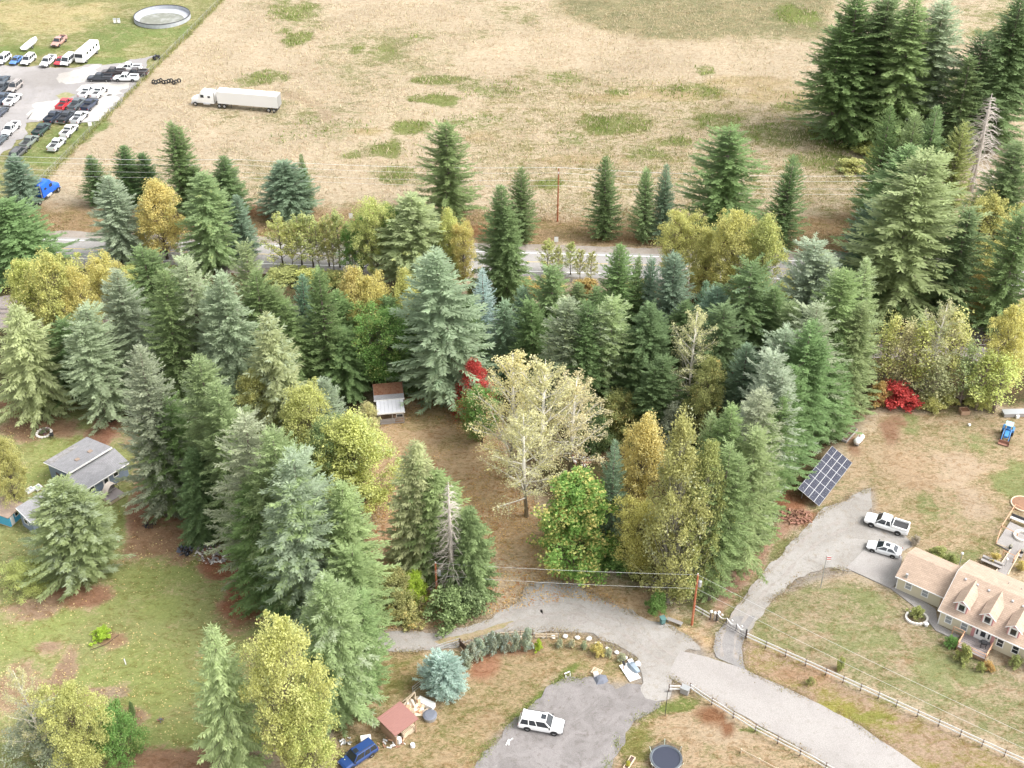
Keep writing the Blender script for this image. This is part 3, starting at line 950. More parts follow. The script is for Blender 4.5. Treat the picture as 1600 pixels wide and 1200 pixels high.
KIND = {
    'f': [conifer(100 + i, 24, 4.2, (.5, .56, .46, .6, .5, .54, .48)[i], (9, 8, 10, 9, 9, 8, 10)[i], (34, 40, 30, 36, 42, 34, 38)[i], (-8, 0, -12, -4, -10, 2, -6)[i], .3, (.5, .46, .6, .48, .54, .44, .62)[i], .58, .05, (.34, .45, .36, .5, .4, .46, .38)[i], .06, tops=(1, 1, 2, 1, 3, 2, 1)[i]) for i in range(7)],
    'c': [conifer(200 + i, 12, 2.6, .3, 9, 42, 4, .15, (.72, .6, .8, .66)[i], .42, .03, .26, .02) for i in range(4)],
    'd': [conifer(300 + i, 22, 5.0, .55, 9, 24, -8, .7, .7, .75, .04, .36, .4) for i in range(2)],
    'e': [conifer(400 + i, 20, 3.4, .42, 9, 22, -8, .7, .66, .66, .03, .3, .4) for i in range(2)],
    'r': [broadleaf(500 + i, 19, 5.4, 240, 120, .27, 1.2, .14, ('round', 'dome', 'round', 'dome')[i], 1.0, .5, .85, 1, .15) for i in range(4)],
    's': [open_tree(600 + i, 22, 5.0, 30, .19, 24) for i in range(3)],
    'p': [broadleaf(700 + i, 27, 3.9, 330, 85, .27, .95, .04, 'poplar', 1.0, .5, 1.4, 1, 1.2) for i in range(2)],
    'b': [broadleaf(800 + i, 3.2, 2.3, 60, 80, .25, .6, .08, 'dome', 1.0, .6, .8, 2) for i in range(4)],
    'B': [broadleaf(850 + i, 9, 4.6, 190, 120, .23, .95, .04, 'dome', 1.0, .55, .8, 3) for i in range(3)],
    'g': [broadleaf(900 + i, 9, 1.7, 80, 30, .18, .6, .24, 'poplar', 1.0, .8, 1.3, 1, .6) for i in range(3)],
    'm': [broadleaf(950, 16, 5.6, 260, 110, .36, 1.1, .06, 'dome', 1.0, .45, .7)],
    'k': [conifer(460 + i, 5.5, 2.6, .2, 11, 40, 8, .1, .55, .42, .02, .14, .0) for i in range(1)],
    'w': [open_tree(650 + i, 14, 3.2, 26, .24, 15) for i in range(3)],
    'n': [bare_tree(480, 16, 2.6), bare_tree(481, 18, 2.4, -.2, 40)],
}
TONE = dict(sv=(.325, .375, .25), gn=(.19, .27, .11), dk=(.145, .21, .09), bl=(.21, .29, .19), lt=(.335, .39, .195), ol=(.33, .35, .135), mg=(.25, .325, .145),
            ye=(.52, .465, .17), yg=(.46, .475, .175), py=(.57, .53, .29), mp=(.22, .36, .09), orr=(.47, .345, .13), rd=(.55, .09, .08), gr=(.17, .295, .085), gy=(.35, .38, .265), br=(.40, .52, .07), pb=(.42, .52, .48), wh=(.42, .37, .30))
BARK = dict(default=(.17, .135, .11), s=(.58, .55, .48), g=(.25, .2, .17), w=(.24, .2, .17), n=(.46, .41, .36), p=(.3, .28, .24))
WOODY = dict(f=('fir_tree', 'fir'), c=('fir_tree', 'fir'), d=('fir_tree', 'fir'), e=('cedar_tree', 'cedar'), r=('broadleaf_tree', 'tree'), s=('cottonwood_tree', 'tree'), p=('poplar_tree', 'poplar'),
             b=('shrub', 'shrub'), B=('shrub', 'shrub'), g=('sapling', 'sapling'), w=('sapling', 'sapling'), m=('maple_tree', 'maple'), k=('blue_spruce', 'spruce'), n=('dead_tree', 'dead tree'))
plant_count = {}
def jitter(c, k=.1):
    f = 1 + rnd.uniform(-k, k)
    return tuple(max(.01, x * f * (1 + rnd.uniform(-k, k) * .5)) for x in c)

def plant(kind, u, vt, vb, w, tone, label, group=None, tint=None, share=0.0):
    return plant_at(kind, u, vt, vb, w, tone, label, group, tint, share)

def plant_at(kind, u, vt, vb, w, tone, label, group, tint, share):
    """apex at (u, vt), foot on photo row vb, crown w pixels wide"""
    if kind == 'b':
        vb -= .28 * w
    y = G(800, vb).y
    h = height_of(vb, vt)
    if kind == 'b' and h > 4.5:
        kind = 'B'
    if kind == 'b' or h < 1:
        h = max(h, .8)
    x = (u - 800) / FPX * (y * CP - (h - CAMH) * SP)
    wm = w / scale_at(y, h * .35) * ((1.25 if kind == 'f' and vb > 420 else 1.12) if kind in 'fcde' else 1.0)
    i = plant_count.get(kind, 0)
    plant_count[kind] = i + 1
    pr = KIND[kind][i % len(KIND[kind])]
    nm, cat = WOODY[kind]
    o = thing(nm, label, cat, (x, y, 0), rnd.uniform(0, 6.28), group)
    if kind in 'fcdersp':
        o.rotation_euler = (rnd.uniform(-.04, .04), rnd.uniform(-.04, .04), o.rotation_euler[2])
    sx = wm / 2 / pr['r']
    for part in ('trunk', 'branches', 'crown'):
        if part not in pr:
            continue
        c = link(part, pr[part], o)
        c.scale = (sx, sx, h / pr['h'])
        if part == 'crown':
            c.color = (*jitter(TONE[tone]), 1)
            c['tint'] = [float(q) for q in TONE[tint or tone]]
            c['tint_share'] = float(share)
        else:
            c.color = (*BARK.get(kind, BARK['default']), 1)
    return o
# ---------------------------------------------------------------- trees (kind, apex u, apex v, foot v, crown width, tone, label, tint, share)
TREES = [
 # grove at the far right
 ('f',1345,-8,216,135,'gn','tall green fir at the field-side corner of the far grove'),
 ('f',1388,-14,206,115,'gn','green fir second from the field side in the far grove'),
 ('f',1436,-3,224,140,'mg','lightest green fir in the middle of the far grove, its tip at the frame edge'),
 ('f',1482,0,216,125,'sv','greyish fir beside the pale field gap in the far grove'),
 ('f',1545,52,238,115,'dk','dark fir standing just behind the grey dead tree'),
 ('f',1592,-6,226,135,'gn','tall fir in the top right corner of the photo'),
 ('f',1520,88,250,74,'gn','narrower green fir between the far grove and the dead tree'),
 ('n',1552,146,300,90,'dk','bare grey dead tree among dark firs at the far right'),
 ('c',1393,165,345,62,'gn','pointed young fir, leftmost tip of the lighter clump before the far grove'),
 ('c',1431,176,352,60,'mg','light green young fir, second tip in the clump before the far grove'),
 ('c',1463,166,346,84,'gn','broad green fir at the heart of the lighter clump before the far grove'),
 ('c',1502,194,352,72,'ol','yellowish fir at the dead-tree end of the lighter clump'),
 ('f',1418,226,402,124,'gn','wide green fir under the lighter clump of young firs'),
 ('f',1450,246,497,176,'mg','very broad spreading fir overhanging the railway at far right','lt',.4),
 ('c',1366,312,442,88,'bl','rounded blue-green fir at the highway edge of the right grove'),
 ('f',1412,300,482,120,'gn','green fir tucked beside the very broad fir over the railway'),
 ('r',1556,308,452,84,'yg','yellow-green broadleaf tree amid the firs on the right edge','ye',.35),
 ('f',1592,222,432,110,'gn','green fir on the right frame edge above the yellowing broadleaf tree'),
 ('f',1600,330,522,100,'gn','green fir cut by the right frame edge above the railway'),
 ('b',1540,430,508,66,'orr','rusty brown-leaved shrub at the dark foot of the right grove','ol',.5),
 ('f',1566,290,420,90,'dk','dark fir below the grey dead tree'),
 ('f',1512,330,506,96,'dk','dark fir shading the track beside the very broad fir'),
 ('b',1332,205,238,66,'gn','bramble mound at the foot of the field-corner fir','yg',.4),
 ('b',1362,228,258,56,'yg','yellowing bramble mound in front of the far grove','orr',.25),
 ('b',1335,250,280,50,'yg','low straggling bramble mound between field and lighter fir clump','gn',.4),
 # field edge north of the highway
 ('c',20,243,323,66,'bl','dark rounded fir behind the blue lorry cab'),
 ('f',10,312,428,112,'gn','green fir on the left frame edge beside the highway'),
 ('c',58,372,424,48,'gn','small fir by the highway verge at the left edge'),
 ('c',140,243,318,48,'dk','dark fir at the lorry-cab end of the field-edge row'),
 ('c',188,228,320,58,'dk','dark fir second in the field-edge row'),
 ('c',222,238,320,48,'dk','dark narrow fir third in the field-edge row'),
 ('f',266,192,332,60,'gn','slim tall fir rising above the left field-edge row'),
 ('c',345,245,338,80,'gn','bushy fir at the open-field end of the left field-edge row'),
 ('c',300,262,335,60,'dk','dark fir half hidden between the slim tall fir and the bushy fir'),
 ('f',168,276,408,90,'sv','grey-green fir standing over the highway left of the golden tree'),
 ('r',240,287,404,88,'ye','golden yellow tree over the highway between two firs','yg',.4),
 ('f',312,268,418,100,'mg','fresh green fir over the highway right of the golden tree','ol',.3),
 ('c',370,304,402,58,'bl','bluish fir at the end of the row above the highway'),
 ('c',444,252,337,88,'bl','rounded dark fir standing alone in the field'),
 ('c',472,240,326,32,'gn','thin spire of fir against the lone rounded field fir'),
 ('f',697,194,350,104,'gn','large fir standing in the field left of the red-brown pole'),
 ('c',815,263,377,54,'gn','slim fir in the field just left of the red-brown pole'),
 ('f',785,288,484,80,'gn','tall dark fir crossing the highway left of the pole','dk',.4),
 ('c',950,247,372,58,'gn','pointed fir nearest right of the red-brown pole'),
 ('c',1012,262,376,44,'mg','slim paler fir in the middle of three beside the pole'),
 ('c',1043,257,376,50,'bl','bluish slim fir, last of three right of the pole'),
 ('f',1143,202,370,138,'gn','big bushy fir standing on the field side of the highway'),
 ('c',1237,245,388,64,'gn','dense conical fir right of the big bushy field fir'),
 ('r',1064,337,458,66,'yg','pale yellow-green tree over the highway, left of its cluster','ye',.3),
 ('r',1108,357,470,58,'yg','short yellow-green tree, second of the highway cluster','ye',.35),
 ('r',1152,337,482,74,'yg','tall yellow-green tree, third of the highway cluster','ye',.3),
 ('r',1200,343,492,78,'yg','broad yellow-green tree at the right of the highway cluster','ye',.35),
 ('b',1105,420,470,60,'ye','orange-yellow shrub under the yellow-green highway cluster','orr',.4),
 ('b',1140,440,482,56,'ye','golden shrub under the tall tree of the highway cluster','orr',.3),
 ('r',584,320,442,64,'yg','yellow-topped birch-like tree beside the highway saplings','ye',.35),
 ('r',560,344,430,56,'gr','leafy green tree at the right end of the highway saplings','ol',.35),
 ('r',612,330,438,56,'gr','green broadleaf tree between yellow-topped tree and pale fir','yg',.35),
 ('f',648,306,446,112,'lt','pale full fir hiding the highway at mid-left','yg',.3),
 ('r',702,334,446,52,'yg','yellow-green tree right of the pale full fir','ye',.4),
 ('r',722,350,450,44,'ye','orange-yellow tree at the highway gap before the tall dark fir','orr',.4),
 ('b',826,440,474,46,'orr','rust-orange shrub on the near highway bank','yg',.4),
 ('b',918,438,474,48,'orr','brown-orange shrub under the bare saplings by the highway','yg',.3),
 ('b',745,440,480,44,'ol','brownish shrub at the foot of the tall dark fir','orr',.4),
 # wood between highway and clearing, left to right
 ('r',28,412,548,76,'yg','yellow-green tree at the left frame edge of the wood','ye',.3),
 ('r',78,404,562,88,'yg','broad yellow-green tree second from the left edge of the wood','ye',.4),
 ('r',120,424,562,66,'ye','golden tree third from the left edge of the wood','orr',.3),
 ('r',160,404,532,64,'ye','bright yellow tree by the highway verge left in the wood','yg',.4),
 ('d',18,474,642,140,'lt','pale drooping fir cut by the left frame edge'),
 ('f',228,384,548,76,'gn','green fir at the back of the wood near the golden highway tree'),
 ('f',178,426,622,96,'sv','silvery fir with a broad top in the left wood'),
 ('f',247,424,642,80,'gn','dark fir between two silvery firs in the left wood'),
 ('f',292,394,624,96,'sv','tall silvery fir at the back of the left wood'),
 ('f',340,420,652,98,'sv','silvery fir right of the tall silvery one in the left wood'),
 ('f',376,377,594,80,'mg','pointed light fir just below the highway in the left wood','sv',.4),
 ('f',398,424,630,84,'gn','green fir right of the pointed light fir'),
 ('f',134,480,654,98,'sv','grey-green fir standing over the reddish needle ground at left'),
 ('d',424,491,694,136,'lt','pale feathery fir in front of the left wood','sv',.5),
 ('c',468,428,584,62,'bl','bluish fir behind the pale feathery fir'),
 ('c',497,418,614,80,'gn','bright green columnar fir in the middle of the wood'),
 ('r',548,424,562,72,'ye','golden tree behind the bright green columnar fir','yg',.4),
 ('r',578,442,568,70,'ye','second golden tree in the gap behind the grey lean-to','orr',.25),
 ('r',630,432,566,64,'yg','yellow-brown tree left of the big silver fir','orr',.3),
 ('f',690,390,622,150,'sv','big silver-green fir behind the clearing, broadest in the wood','bl',.3),
 ('c',757,420,566,62,'pb','pale blue fir on the right flank of the big silver fir','sv',.4),
 ('r',592,488,604,90,'gr','green broadleaf tree right behind the grey lean-to','yg',.4),
 ('f',536,515,612,86,'gn','green fir left behind the grey lean-to'),
 ('f',640,500,604,80,'gn','dark green fir right behind the grey lean-to'),
 ('f',442,466,622,84,'gn','green fir between pale feathery fir and bluish fir'),
 ('f',858,414,574,88,'gn','green fir right of the railway gap'),
 ('c',818,450,566,64,'bl','bluish fir beside the railway gap'),
 ('f',882,468,644,86,'sv','silvery fir directly behind the pale cottonwoods','lt',.4),
 ('f',957,459,646,80,'lt','pale grey-green spire right of the cottonwoods','sv',.5),
 ('f',966,384,566,80,'gn','fir whose tip crosses the highway, right of the bare saplings'),
 ('c',993,404,560,48,'gn','small fir tip beside the fir that crosses the highway'),
 ('c',1017,402,556,48,'bl','bluish fir tip by the highway, middle of the row'),
 ('f',1056,398,576,80,'bl','blue-green fir below the pale yellow-green highway tree'),
 ('c',1100,436,566,54,'bl','dark blue-green fir under the golden shrubs'),
 ('f',1178,408,606,118,'dk','broad dark fir under the yellow-green highway cluster','bl',.4),
 ('f',1010,470,646,96,'dk','dark fir left of the tan thin-leaved tree'),
 ('f',1132,476,646,96,'dk','dark fir right of the tan thin-leaved tree'),
 ('f',920,470,650,76,'dk','dark fir squeezed between two pale firs behind the cottonwoods'),
 ('s',1090,481,658,106,'py','thin-leaved tan tree with pale trunk in front of dark firs'),
 ('f',1278,376,566,106,'gy','pale greyish broad tree at the top of the right-hand fir row','lt',.4),
 ('f',1362,407,600,74,'lt','light fir at the outer end of the right-hand row','sv',.5),
 ('f',1312,424,646,110,'mg','full green fir high in the right-hand row','lt',.3),
 ('f',1282,471,684,102,'sv','silvery fir in the middle of the right-hand row'),
 ('f',1343,470,655,84,'mg','broad green fir above the white gas tank','lt',.3),
 ('f',1232,508,704,100,'sv','silvery fir on the inner side of the right-hand row'),
 ('f',1262,500,724,96,'gn','green fir wedged between silvery firs of the right-hand row'),
 ('f',1210,548,764,98,'sv','grey-green fir behind the solar array, inner side'),
 ('f',1238,578,756,88,'gn','green fir leaning over the solar array'),
 ('f',1185,604,842,108,'sv','silvery tall fir at the near end of the right-hand row','mg',.4),
 ('f',1222,622,796,70,'gn','green fir beside the near corner of the solar array'),
 ('f',1150,638,874,88,'mg','green fir behind the tall poplar'),
 ('c',1112,644,852,66,'lt','pale young fir tip behind the poplar'),
 ('f',1176,668,884,108,'mg','broad green fir next to the driveway'),
 ('f',1304,556,684,78,'gn','green fir at the uphill corner of the solar array'),
 ('f',1136,700,934,80,'mg','green fir at the driveway end of the row'),
 ('c',1172,538,694,84,'bl','blue-green fir beside the dark red shrub'),
 # left diagonal row
 ('f',206,544,802,102,'sv','tall grey-green fir with bare trunk foot beside the blue-grey house'),
 ('f',318,554,812,108,'mg','tall light fir right of the one beside the blue-grey house','sv',.4),
 ('f',268,618,792,88,'gn','darker fir between the two tall firs near the house'),
 ('f',345,600,852,104,'mg','green fir above the grey outdoor benches','lt',.3),
 ('f',376,641,902,118,'sv','silvery fir in the middle of the left diagonal row','mg',.4),
 ('f',436,668,932,128,'mg','broad green fir right of the silvery one in the left row','sv',.3),
 ('f',462,704,962,138,'sv','large grey-green fir facing the clearing','mg',.5),
 ('f',524,758,964,120,'lt','pale-branched fir reaching into the clearing','mg',.5),
 ('f',402,758,932,118,'gn','green fir at the meadow side of the left diagonal row'),
 ('f',544,850,1004,100,'mg','green fir at the clearing corner near the lane','lt',.3),
 ('f',500,892,1118,128,'mg','huge fir beside the lane, nearest of the left row','sv',.45),
 ('f',562,930,1085,74,'mg','green fir against the right side of the huge lane fir','lt',.3),
 ('c',500,594,704,78,'sv','small silvery fir among yellow-green trees left of the lean-to'),
 ('r',402,586,694,92,'yg','yellow-green tree between the left fir rows','lt',.4),
 ('r',478,608,744,84,'yg','yellow-green tree left of the small silvery fir','br',.15),
 ('r',548,652,802,124,'yg','spreading yellow-green tree with bare twigs below the lean-to','lt',.4),
 ('r',516,664,792,86,'gn','green leafy tree at the left of the spreading yellow-green tree','yg',.5),
 ('r',574,634,700,40,'py','pale yellow young tree beside the lean-to','yg',.4),
 # clearing
 ('e',643,690,892,104,'lt','light drooping cedar in the clearing','mg',.4),
 ('e',690,734,892,118,'mg','green cedar behind the bare dead trunk'),
 ('e',732,788,925,86,'gn','cedar on the track side of the bare dead trunk','mg',.5),
 ('n',701,752,930,72,'dk','pale bare dead conifer standing before the cedars'),
 ('b',612,893,976,72,'ol','olive shrub at the lane side of the near pole','orr',.3),
 ('b',645,896,952,46,'br','brilliant yellow-green shrub beside the near pole'),
 ('b',704,928,986,84,'gn','green shrub at the foot of the near pole','mg',.5),
 ('b',735,918,968,62,'mg','pale green shrub right of the near pole','lt',.4),
 ('b',640,945,984,50,'ol','brownish low shrub beside the lane bend','orr',.4),
 ('s',796,546,744,150,'py','pale yellow cottonwood, leftmost of the clearing group'),
 ('s',846,552,764,150,'py','pale yellow cottonwood in the middle of the clearing group'),
 ('s',896,584,742,140,'py','pale yellow cottonwood, rightmost of the clearing group'),
 ('s',824,640,806,130,'py','low pale yellow cottonwood leaning over the clearing','ye',.2),
 ('b',740,568,668,66,'rd','red-topped shrub left of the cottonwoods','gr',.2),
 ('r',752,612,690,66,'gr','dark green small tree with red sprays beside the cottonwoods','rd',.25),
 ('b',1164,566,640,46,'rd','deep red shrub in the shade of the right wood','dk',.3),
 ('m',903,746,872,138,'mp','dense green maple turning yellow at the top of the lane','ye',.52),
 ('c',960,688,862,58,'bl','dark blue-green fir between maple and golden tree'),
 ('r',1008,656,842,92,'ye','golden tree right of the dark blue-green fir','py',.4),
 ('r',1004,792,898,76,'ye','lower golden tree near the lane pole','orr',.15),
 ('b',962,858,904,60,'gr','green shrub beneath the maple and golden trees','yg',.4),
 ('b',1000,872,908,50,'yg','yellow-green shrub under the lower golden tree','ye',.3),
 ('p',1072,667,938,92,'ol','tall columnar poplar beside the lane pole','gy',.35),
 ('p',1104,700,934,70,'ol','second shorter columnar poplar behind the lane pole','yg',.3),
 ('b',970,618,704,92,'ol','olive-brown bush mass behind the golden tree','orr',.35),
 ('r',1108,566,700,70,'ol','olive thin-crowned tree right of the tan tree','orr',.3),
 ('b',1056,636,722,66,'gy','greyish shrub below the tan thin-leaved tree'),
 ('b',925,640,720,60,'dk','dark green shrub in shade behind the cottonwoods','ol',.3),
 ('b',1028,928,966,34,'gr','round green shrub beside the lane bench'),
 # bottom left
 ('d',326,983,1204,130,'lt','pale drooping fir at the bottom edge of the meadow','mg',.35),
 ('r',432,992,1214,112,'yg','large yellow-green tree at the bottom beside the pale drooping fir','lt',.3),
 ('r',474,1084,1222,92,'yg','yellow-green tree at the bottom by the dark blue car','gr',.3),
 ('f',92,754,900,120,'mg','broad fir standing in front of the blue-grey house','sv',.5),
 ('b',36,878,938,76,'yg','pale yellow-green bush in the meadow left of the house fir','lt',.4),
 ('s',26,1036,1194,92,'py','thin yellow tree with bare boughs at the lower left edge','yg',.3),
 ('r',104,1078,1210,92,'yg','yellow-green tree at the lower left corner','ol',.5),
 ('b',62,1112,1214,130,'gy','grey-green bush mass in the lower left corner','mg',.4),
 ('b',166,1108,1204,84,'gr','darker green bush at the meadow side of the lower left corner','ol',.4),
 ('r',-6,688,796,56,'yg','yellow-green tree cut by the left edge near the house','lt',.3),
 ('b',158,986,1006,34,'br','bright green toppled sapling lying in the meadow'),
 ('c',202,1096,1118,12,'gn','tiny lone conifer in the meadow'),
 # fringe along the railway at the right
 ('s',1480,466,614,98,'py','pale yellow thin-leaved tree before the railway','lt',.5),
 ('g',1398,498,606,60,'yg','orange-tinged slim tree at the end of the right fir row','orr',.35),
 ('g',1426,505,612,64,'py','slim pale tree beside the orange-tinged one','yg',.4),
 ('g',1452,500,618,70,'yg','slim yellow-green tree behind the red bush','lt',.4),
 ('g',1500,490,616,74,'yg','full slim tree right of the pale thin-leaved one','py',.5),
 ('g',1524,540,634,60,'lt','short pale tree in the middle of the yard hedge','yg',.4),
 ('g',1550,548,640,70,'yg','short olive-yellow tree above the crate','ol',.4),
 ('r',1594,488,620,70,'ye','bright yellow tree at the right edge before the railway','yg',.4),
 ('g',1575,560,644,64,'yg','slim yellow-olive tree at the right end of the yard hedge','ye',.3),
 ('g',1470,560,636,60,'lt','short pale green tree in the yard hedge left part','py',.4),
 ('b',1408,604,652,70,'rd','vivid red bush at the yard corner'),
 ('b',1378,600,640,36,'orr','orange shrub left of the vivid red bush','yg',.3),
 # garden plants
 ('k',692,1026,1080,82,'pb','pale blue spruce beside the curved garden fence'),
 ('b',935,1008,1028,24,'ye','round yellow-green garden bush below the boulders','ol',.4),
 ('b',842,1002,1020,16,'br','small bright green bush under the boulder fence'),
 ('b',1316,1028,1050,16,'ol','small yellowing shrub alone on the front lawn','ye',.4),
 ('b',1268,1060,1074,16,'ol','low rusty weed clump on the road verge','orr',.4),
 ('b',1489,996,1014,20,'gr','round green bush left of the front deck'),
 ('b',1512,1012,1040,28,'ol','tall yellow-green garden shrub before the front deck','ye',.4),
 ('b',1548,1036,1052,20,'orr','orange garden shrub right of the front deck','ye',.4),
 ('b',1590,1026,1046,22,'ol','dark ferny garden plant below the last front window','ye',.2),
 ('b',1535,1036,1052,14,'ol','small dark shrub at the deck corner'),
 ('b',1434,950,972,26,'ol','rose-like bush in the front path bed','rd',.2),
 ('b',1432,838,854,17,'wh','clipped brownish round bush behind the garage','wh',.2),
 ('b',1470,858,880,30,'ol','straggling shrub behind the garage roof','yg',.3),
 ('b',1488,868,886,22,'ol','second straggling shrub at the garage corner','gr',.3),
 ('b',1558,866,884,20,'ye','yellow-flowering shrub beside the garden walkway'),
 ('b',1598,878,894,14,'ye','yellow shrub at the right edge by the walkway'),
]
FILL = [
 (205,442,566,70,'gn','fir mostly hidden behind the broad-topped silvery fir'), (272,436,566,64,'dk','dark fir wedged behind the tall silvery fir'), (322,440,586,70,'gn','green fir peeping between two silvery firs'),
 (424,448,592,70,'mg','light fir half hidden behind the pale feathery fir'), (520,456,588,66,'gn','green fir right behind the bright columnar fir'), (606,468,582,70,'dk','dark fir behind the green broadleaf by the lean-to'),
 (660,462,584,70,'gn','green fir hidden at the left flank of the big silver fir'), (728,470,596,66,'dk','dark fir at the right flank of the big silver fir'), (838,468,606,70,'dk','dark fir below the railway gap'),
 (906,440,576,66,'gn','green fir behind the two pale firs at the cottonwoods'), (938,448,580,60,'dk','dark fir left of the fir that crosses the highway'), (1078,470,606,66,'dk','dark fir behind the tan thin-leaved tree'),
 (1122,446,596,70,'bl','blue-green fir between tan tree and broad dark fir'), (1216,448,610,80,'gn','green fir right of the broad dark fir'), (1242,470,626,76,'mg','lighter fir where the right-hand row begins'),
 (100,500,620,80,'gn','green fir under the golden trees at the left'), (60,520,610,80,'dk','dark fir behind the pale drooping fir at the left edge'), (785,470,592,60,'bl','small blue-green fir right of the railway gap'),
 (990,520,650,80,'dk','dark fir in shade behind the golden tree'), (1040,560,690,70,'dk','dark fir between tan tree and golden tree'), (1200,650,850,80,'gn','green fir inside the near end of the right-hand row'),
 (1316,520,664,70,'gn','green fir just above the gas tank'), (235,640,800,80,'gn','green fir in shade behind the bare-footed fir'), (300,700,840,80,'dk','dark fir low in the left diagonal row'), (440,820,960,90,'gn','green fir low at the meadow edge of the left row'),
]
for u, vt, vb, w, tone, label in FILL:
    plant('f', u, vt, vb, w, tone, label)
for u, vt, vb, w, tone, tint, label in ((90, 408, 440, 60, 'ol', 'orr', 'brownish shrub on the near highway bank at far left'), (200, 420, 446, 60, 'yg', 'ol', 'pale shrub on the bank under the grey-green highway fir'), (262, 424, 450, 56, 'ol', 'ye', 'olive shrub on the bank under the golden highway tree'), (440, 422, 452, 60, 'ol', 'yg', 'low shrub below the left highway saplings'), (482, 424, 456, 60, 'yg', 'ye', 'yellowing shrub below the middle highway saplings'), (526, 428, 458, 56, 'ol', 'orr', 'brown shrub below the tallest highway sapling'), (650, 440, 470, 60, 'ol', 'yg', 'olive shrub below the pale full highway fir'), (860, 438, 468, 46, 'ol', 'orr', 'twiggy olive shrub below the field-pole saplings'), (1000, 440, 470, 50, 'yg', 'ol', 'shrub on the bank right of the highway-crossing fir'), (1235, 440, 474, 56, 'ol', 'ye', 'shrub on the bank at the right end of the visible highway'),
        (1400, 470, 505, 60, 'dk', 'ol', 'dark shrub at the foot of the very broad fir'), (1456, 618, 650, 40, 'yg', 'py', 'low olive shrub right of the vivid red bush'), (1480, 612, 646, 56, 'yg', 'ye', 'low yellow-green shrub in the yard hedge'), (1530, 610, 648, 56, 'yg', 'ol', 'low shrub in the yard hedge above the crate')):
    plant('b', u, vt, vb, w, tone, label, None, tint, .4)
for t in TREES:
    kind, u, vt, vb, w, tone, label = t[:7]
    tint, share = (t[7], t[8]) if len(t) > 8 else (None, 0)
    plant(kind, u, vt, vb, w, tone, label, None, tint, share)
SAP = ['thickest sapling at the left of the highway row', 'short thin sapling second in the highway row', 'pale feathery sapling third in the highway row', 'bushy sapling fourth in the highway row', 'low sapling fifth in the highway row', 'wispy sapling sixth in the highway row', 'tallest sapling of the highway row, before the marker sign', 'bare-stemmed sapling last in the highway row', 'leaning sapling seventh in the highway row', 'small sapling at the very right of the highway row']
for k, (u, vt, vb, w) in enumerate(((432, 333, 418, 46), (449, 345, 421, 26), (463, 336, 415, 40), (481, 333, 417, 44), (492, 350, 421, 22), (507, 337, 416, 38), (523, 329, 418, 40), (541, 346, 420, 30), (515, 352, 424, 26), (550, 360, 424, 22))):
    plant('w', u, vt, vb, w * 1.35, 'yg', SAP[k], 'highway saplings', 'lt', .45)
for k, (u, vt, vb, w) in enumerate(((856, 369, 430, 30), (873, 380, 434, 18), (893, 373, 429, 26), (908, 384, 438, 20), (925, 388, 443, 22))):
    plant('w', u, vt + 4, vb, w * 1.3, 'yg', ('widest sparse sapling below the field pole', 'thin bare sapling second below the field pole', 'mid-sized sapling third below the field pole', 'twiggy sapling fourth below the field pole', 'sapling last below the field pole, nearest the near bank')[k], 'pole-side saplings', 'ol', .4)
HEDGE = ['grey-green hedge shrub beside the blue spruce', 'grey-green hedge shrub second from the spruce', 'grey-green hedge shrub third from the spruce', 'grey-green hedge shrub fourth from the spruce', 'grey-green hedge shrub in the middle of the curve', 'low grey-green hedge shrub past the middle of the curve', 'grey-green hedge shrub third from the boulder end', 'grey-green hedge shrub second from the boulder end', 'tallest grey-green hedge shrub at the boulder end']
for k, (u, vt, vb, w) in enumerate(((728, 1018, 1046, 17), (738, 1006, 1036, 17), (749, 1000, 1028, 17), (759, 996, 1022, 16), (769, 990, 1022, 17), (779, 992, 1016, 14), (791, 991, 1019, 14), (806, 989, 1018, 14), (825, 985, 1018, 17))):
    plant('b', u, vt, vb + 3, w + 5, 'gy', HEDGE[k], 'curved hedge shrubs', 'pb', .5)
# ---------------------------------------------------------------- vehicles (front towards +x, wheels on z = 0)
def section(x, zb, zt, hw, top=.9, rnd_=.12):
    h = zt - zb
    return [(x, -hw * .94, zb), (x, -hw, zb + h * .3), (x, -hw, zt - h * .28), (x, -hw * top, zt - rnd_ * .35), (x, -hw * (top - .12), zt),
            (x, hw * (top - .12), zt), (x, hw * top, zt - rnd_ * .35), (x, hw, zt - h * .28), (x, hw, zb + h * .3), (x, hw * .94, zb)]

def panel(quad, inset, t, mat_name, name, parent, color=None):
    """thin pane lying on a quad of points, pulled in from its edges and proud of it"""
    q = [Vector(p) for p in quad]
    c = sum(q, Vector()) / 4
    n = (q[1] - q[0]).cross(q[3] - q[0]).normalized()
    def shrink(k):
        out = []
        for i in range(4):
            a = (q[(i + 1) % 4] - q[i]); b = (q[(i - 1) % 4] - q[i])
            out.append(q[i] + a.normalized() * min(inset, a.length * .3) + b.normalized() * min(inset, b.length * .3) + n * k)
        return out
    return MB().quadhull(shrink(-.004) + shrink(t)).build(name, mat_name, parent, color=color)

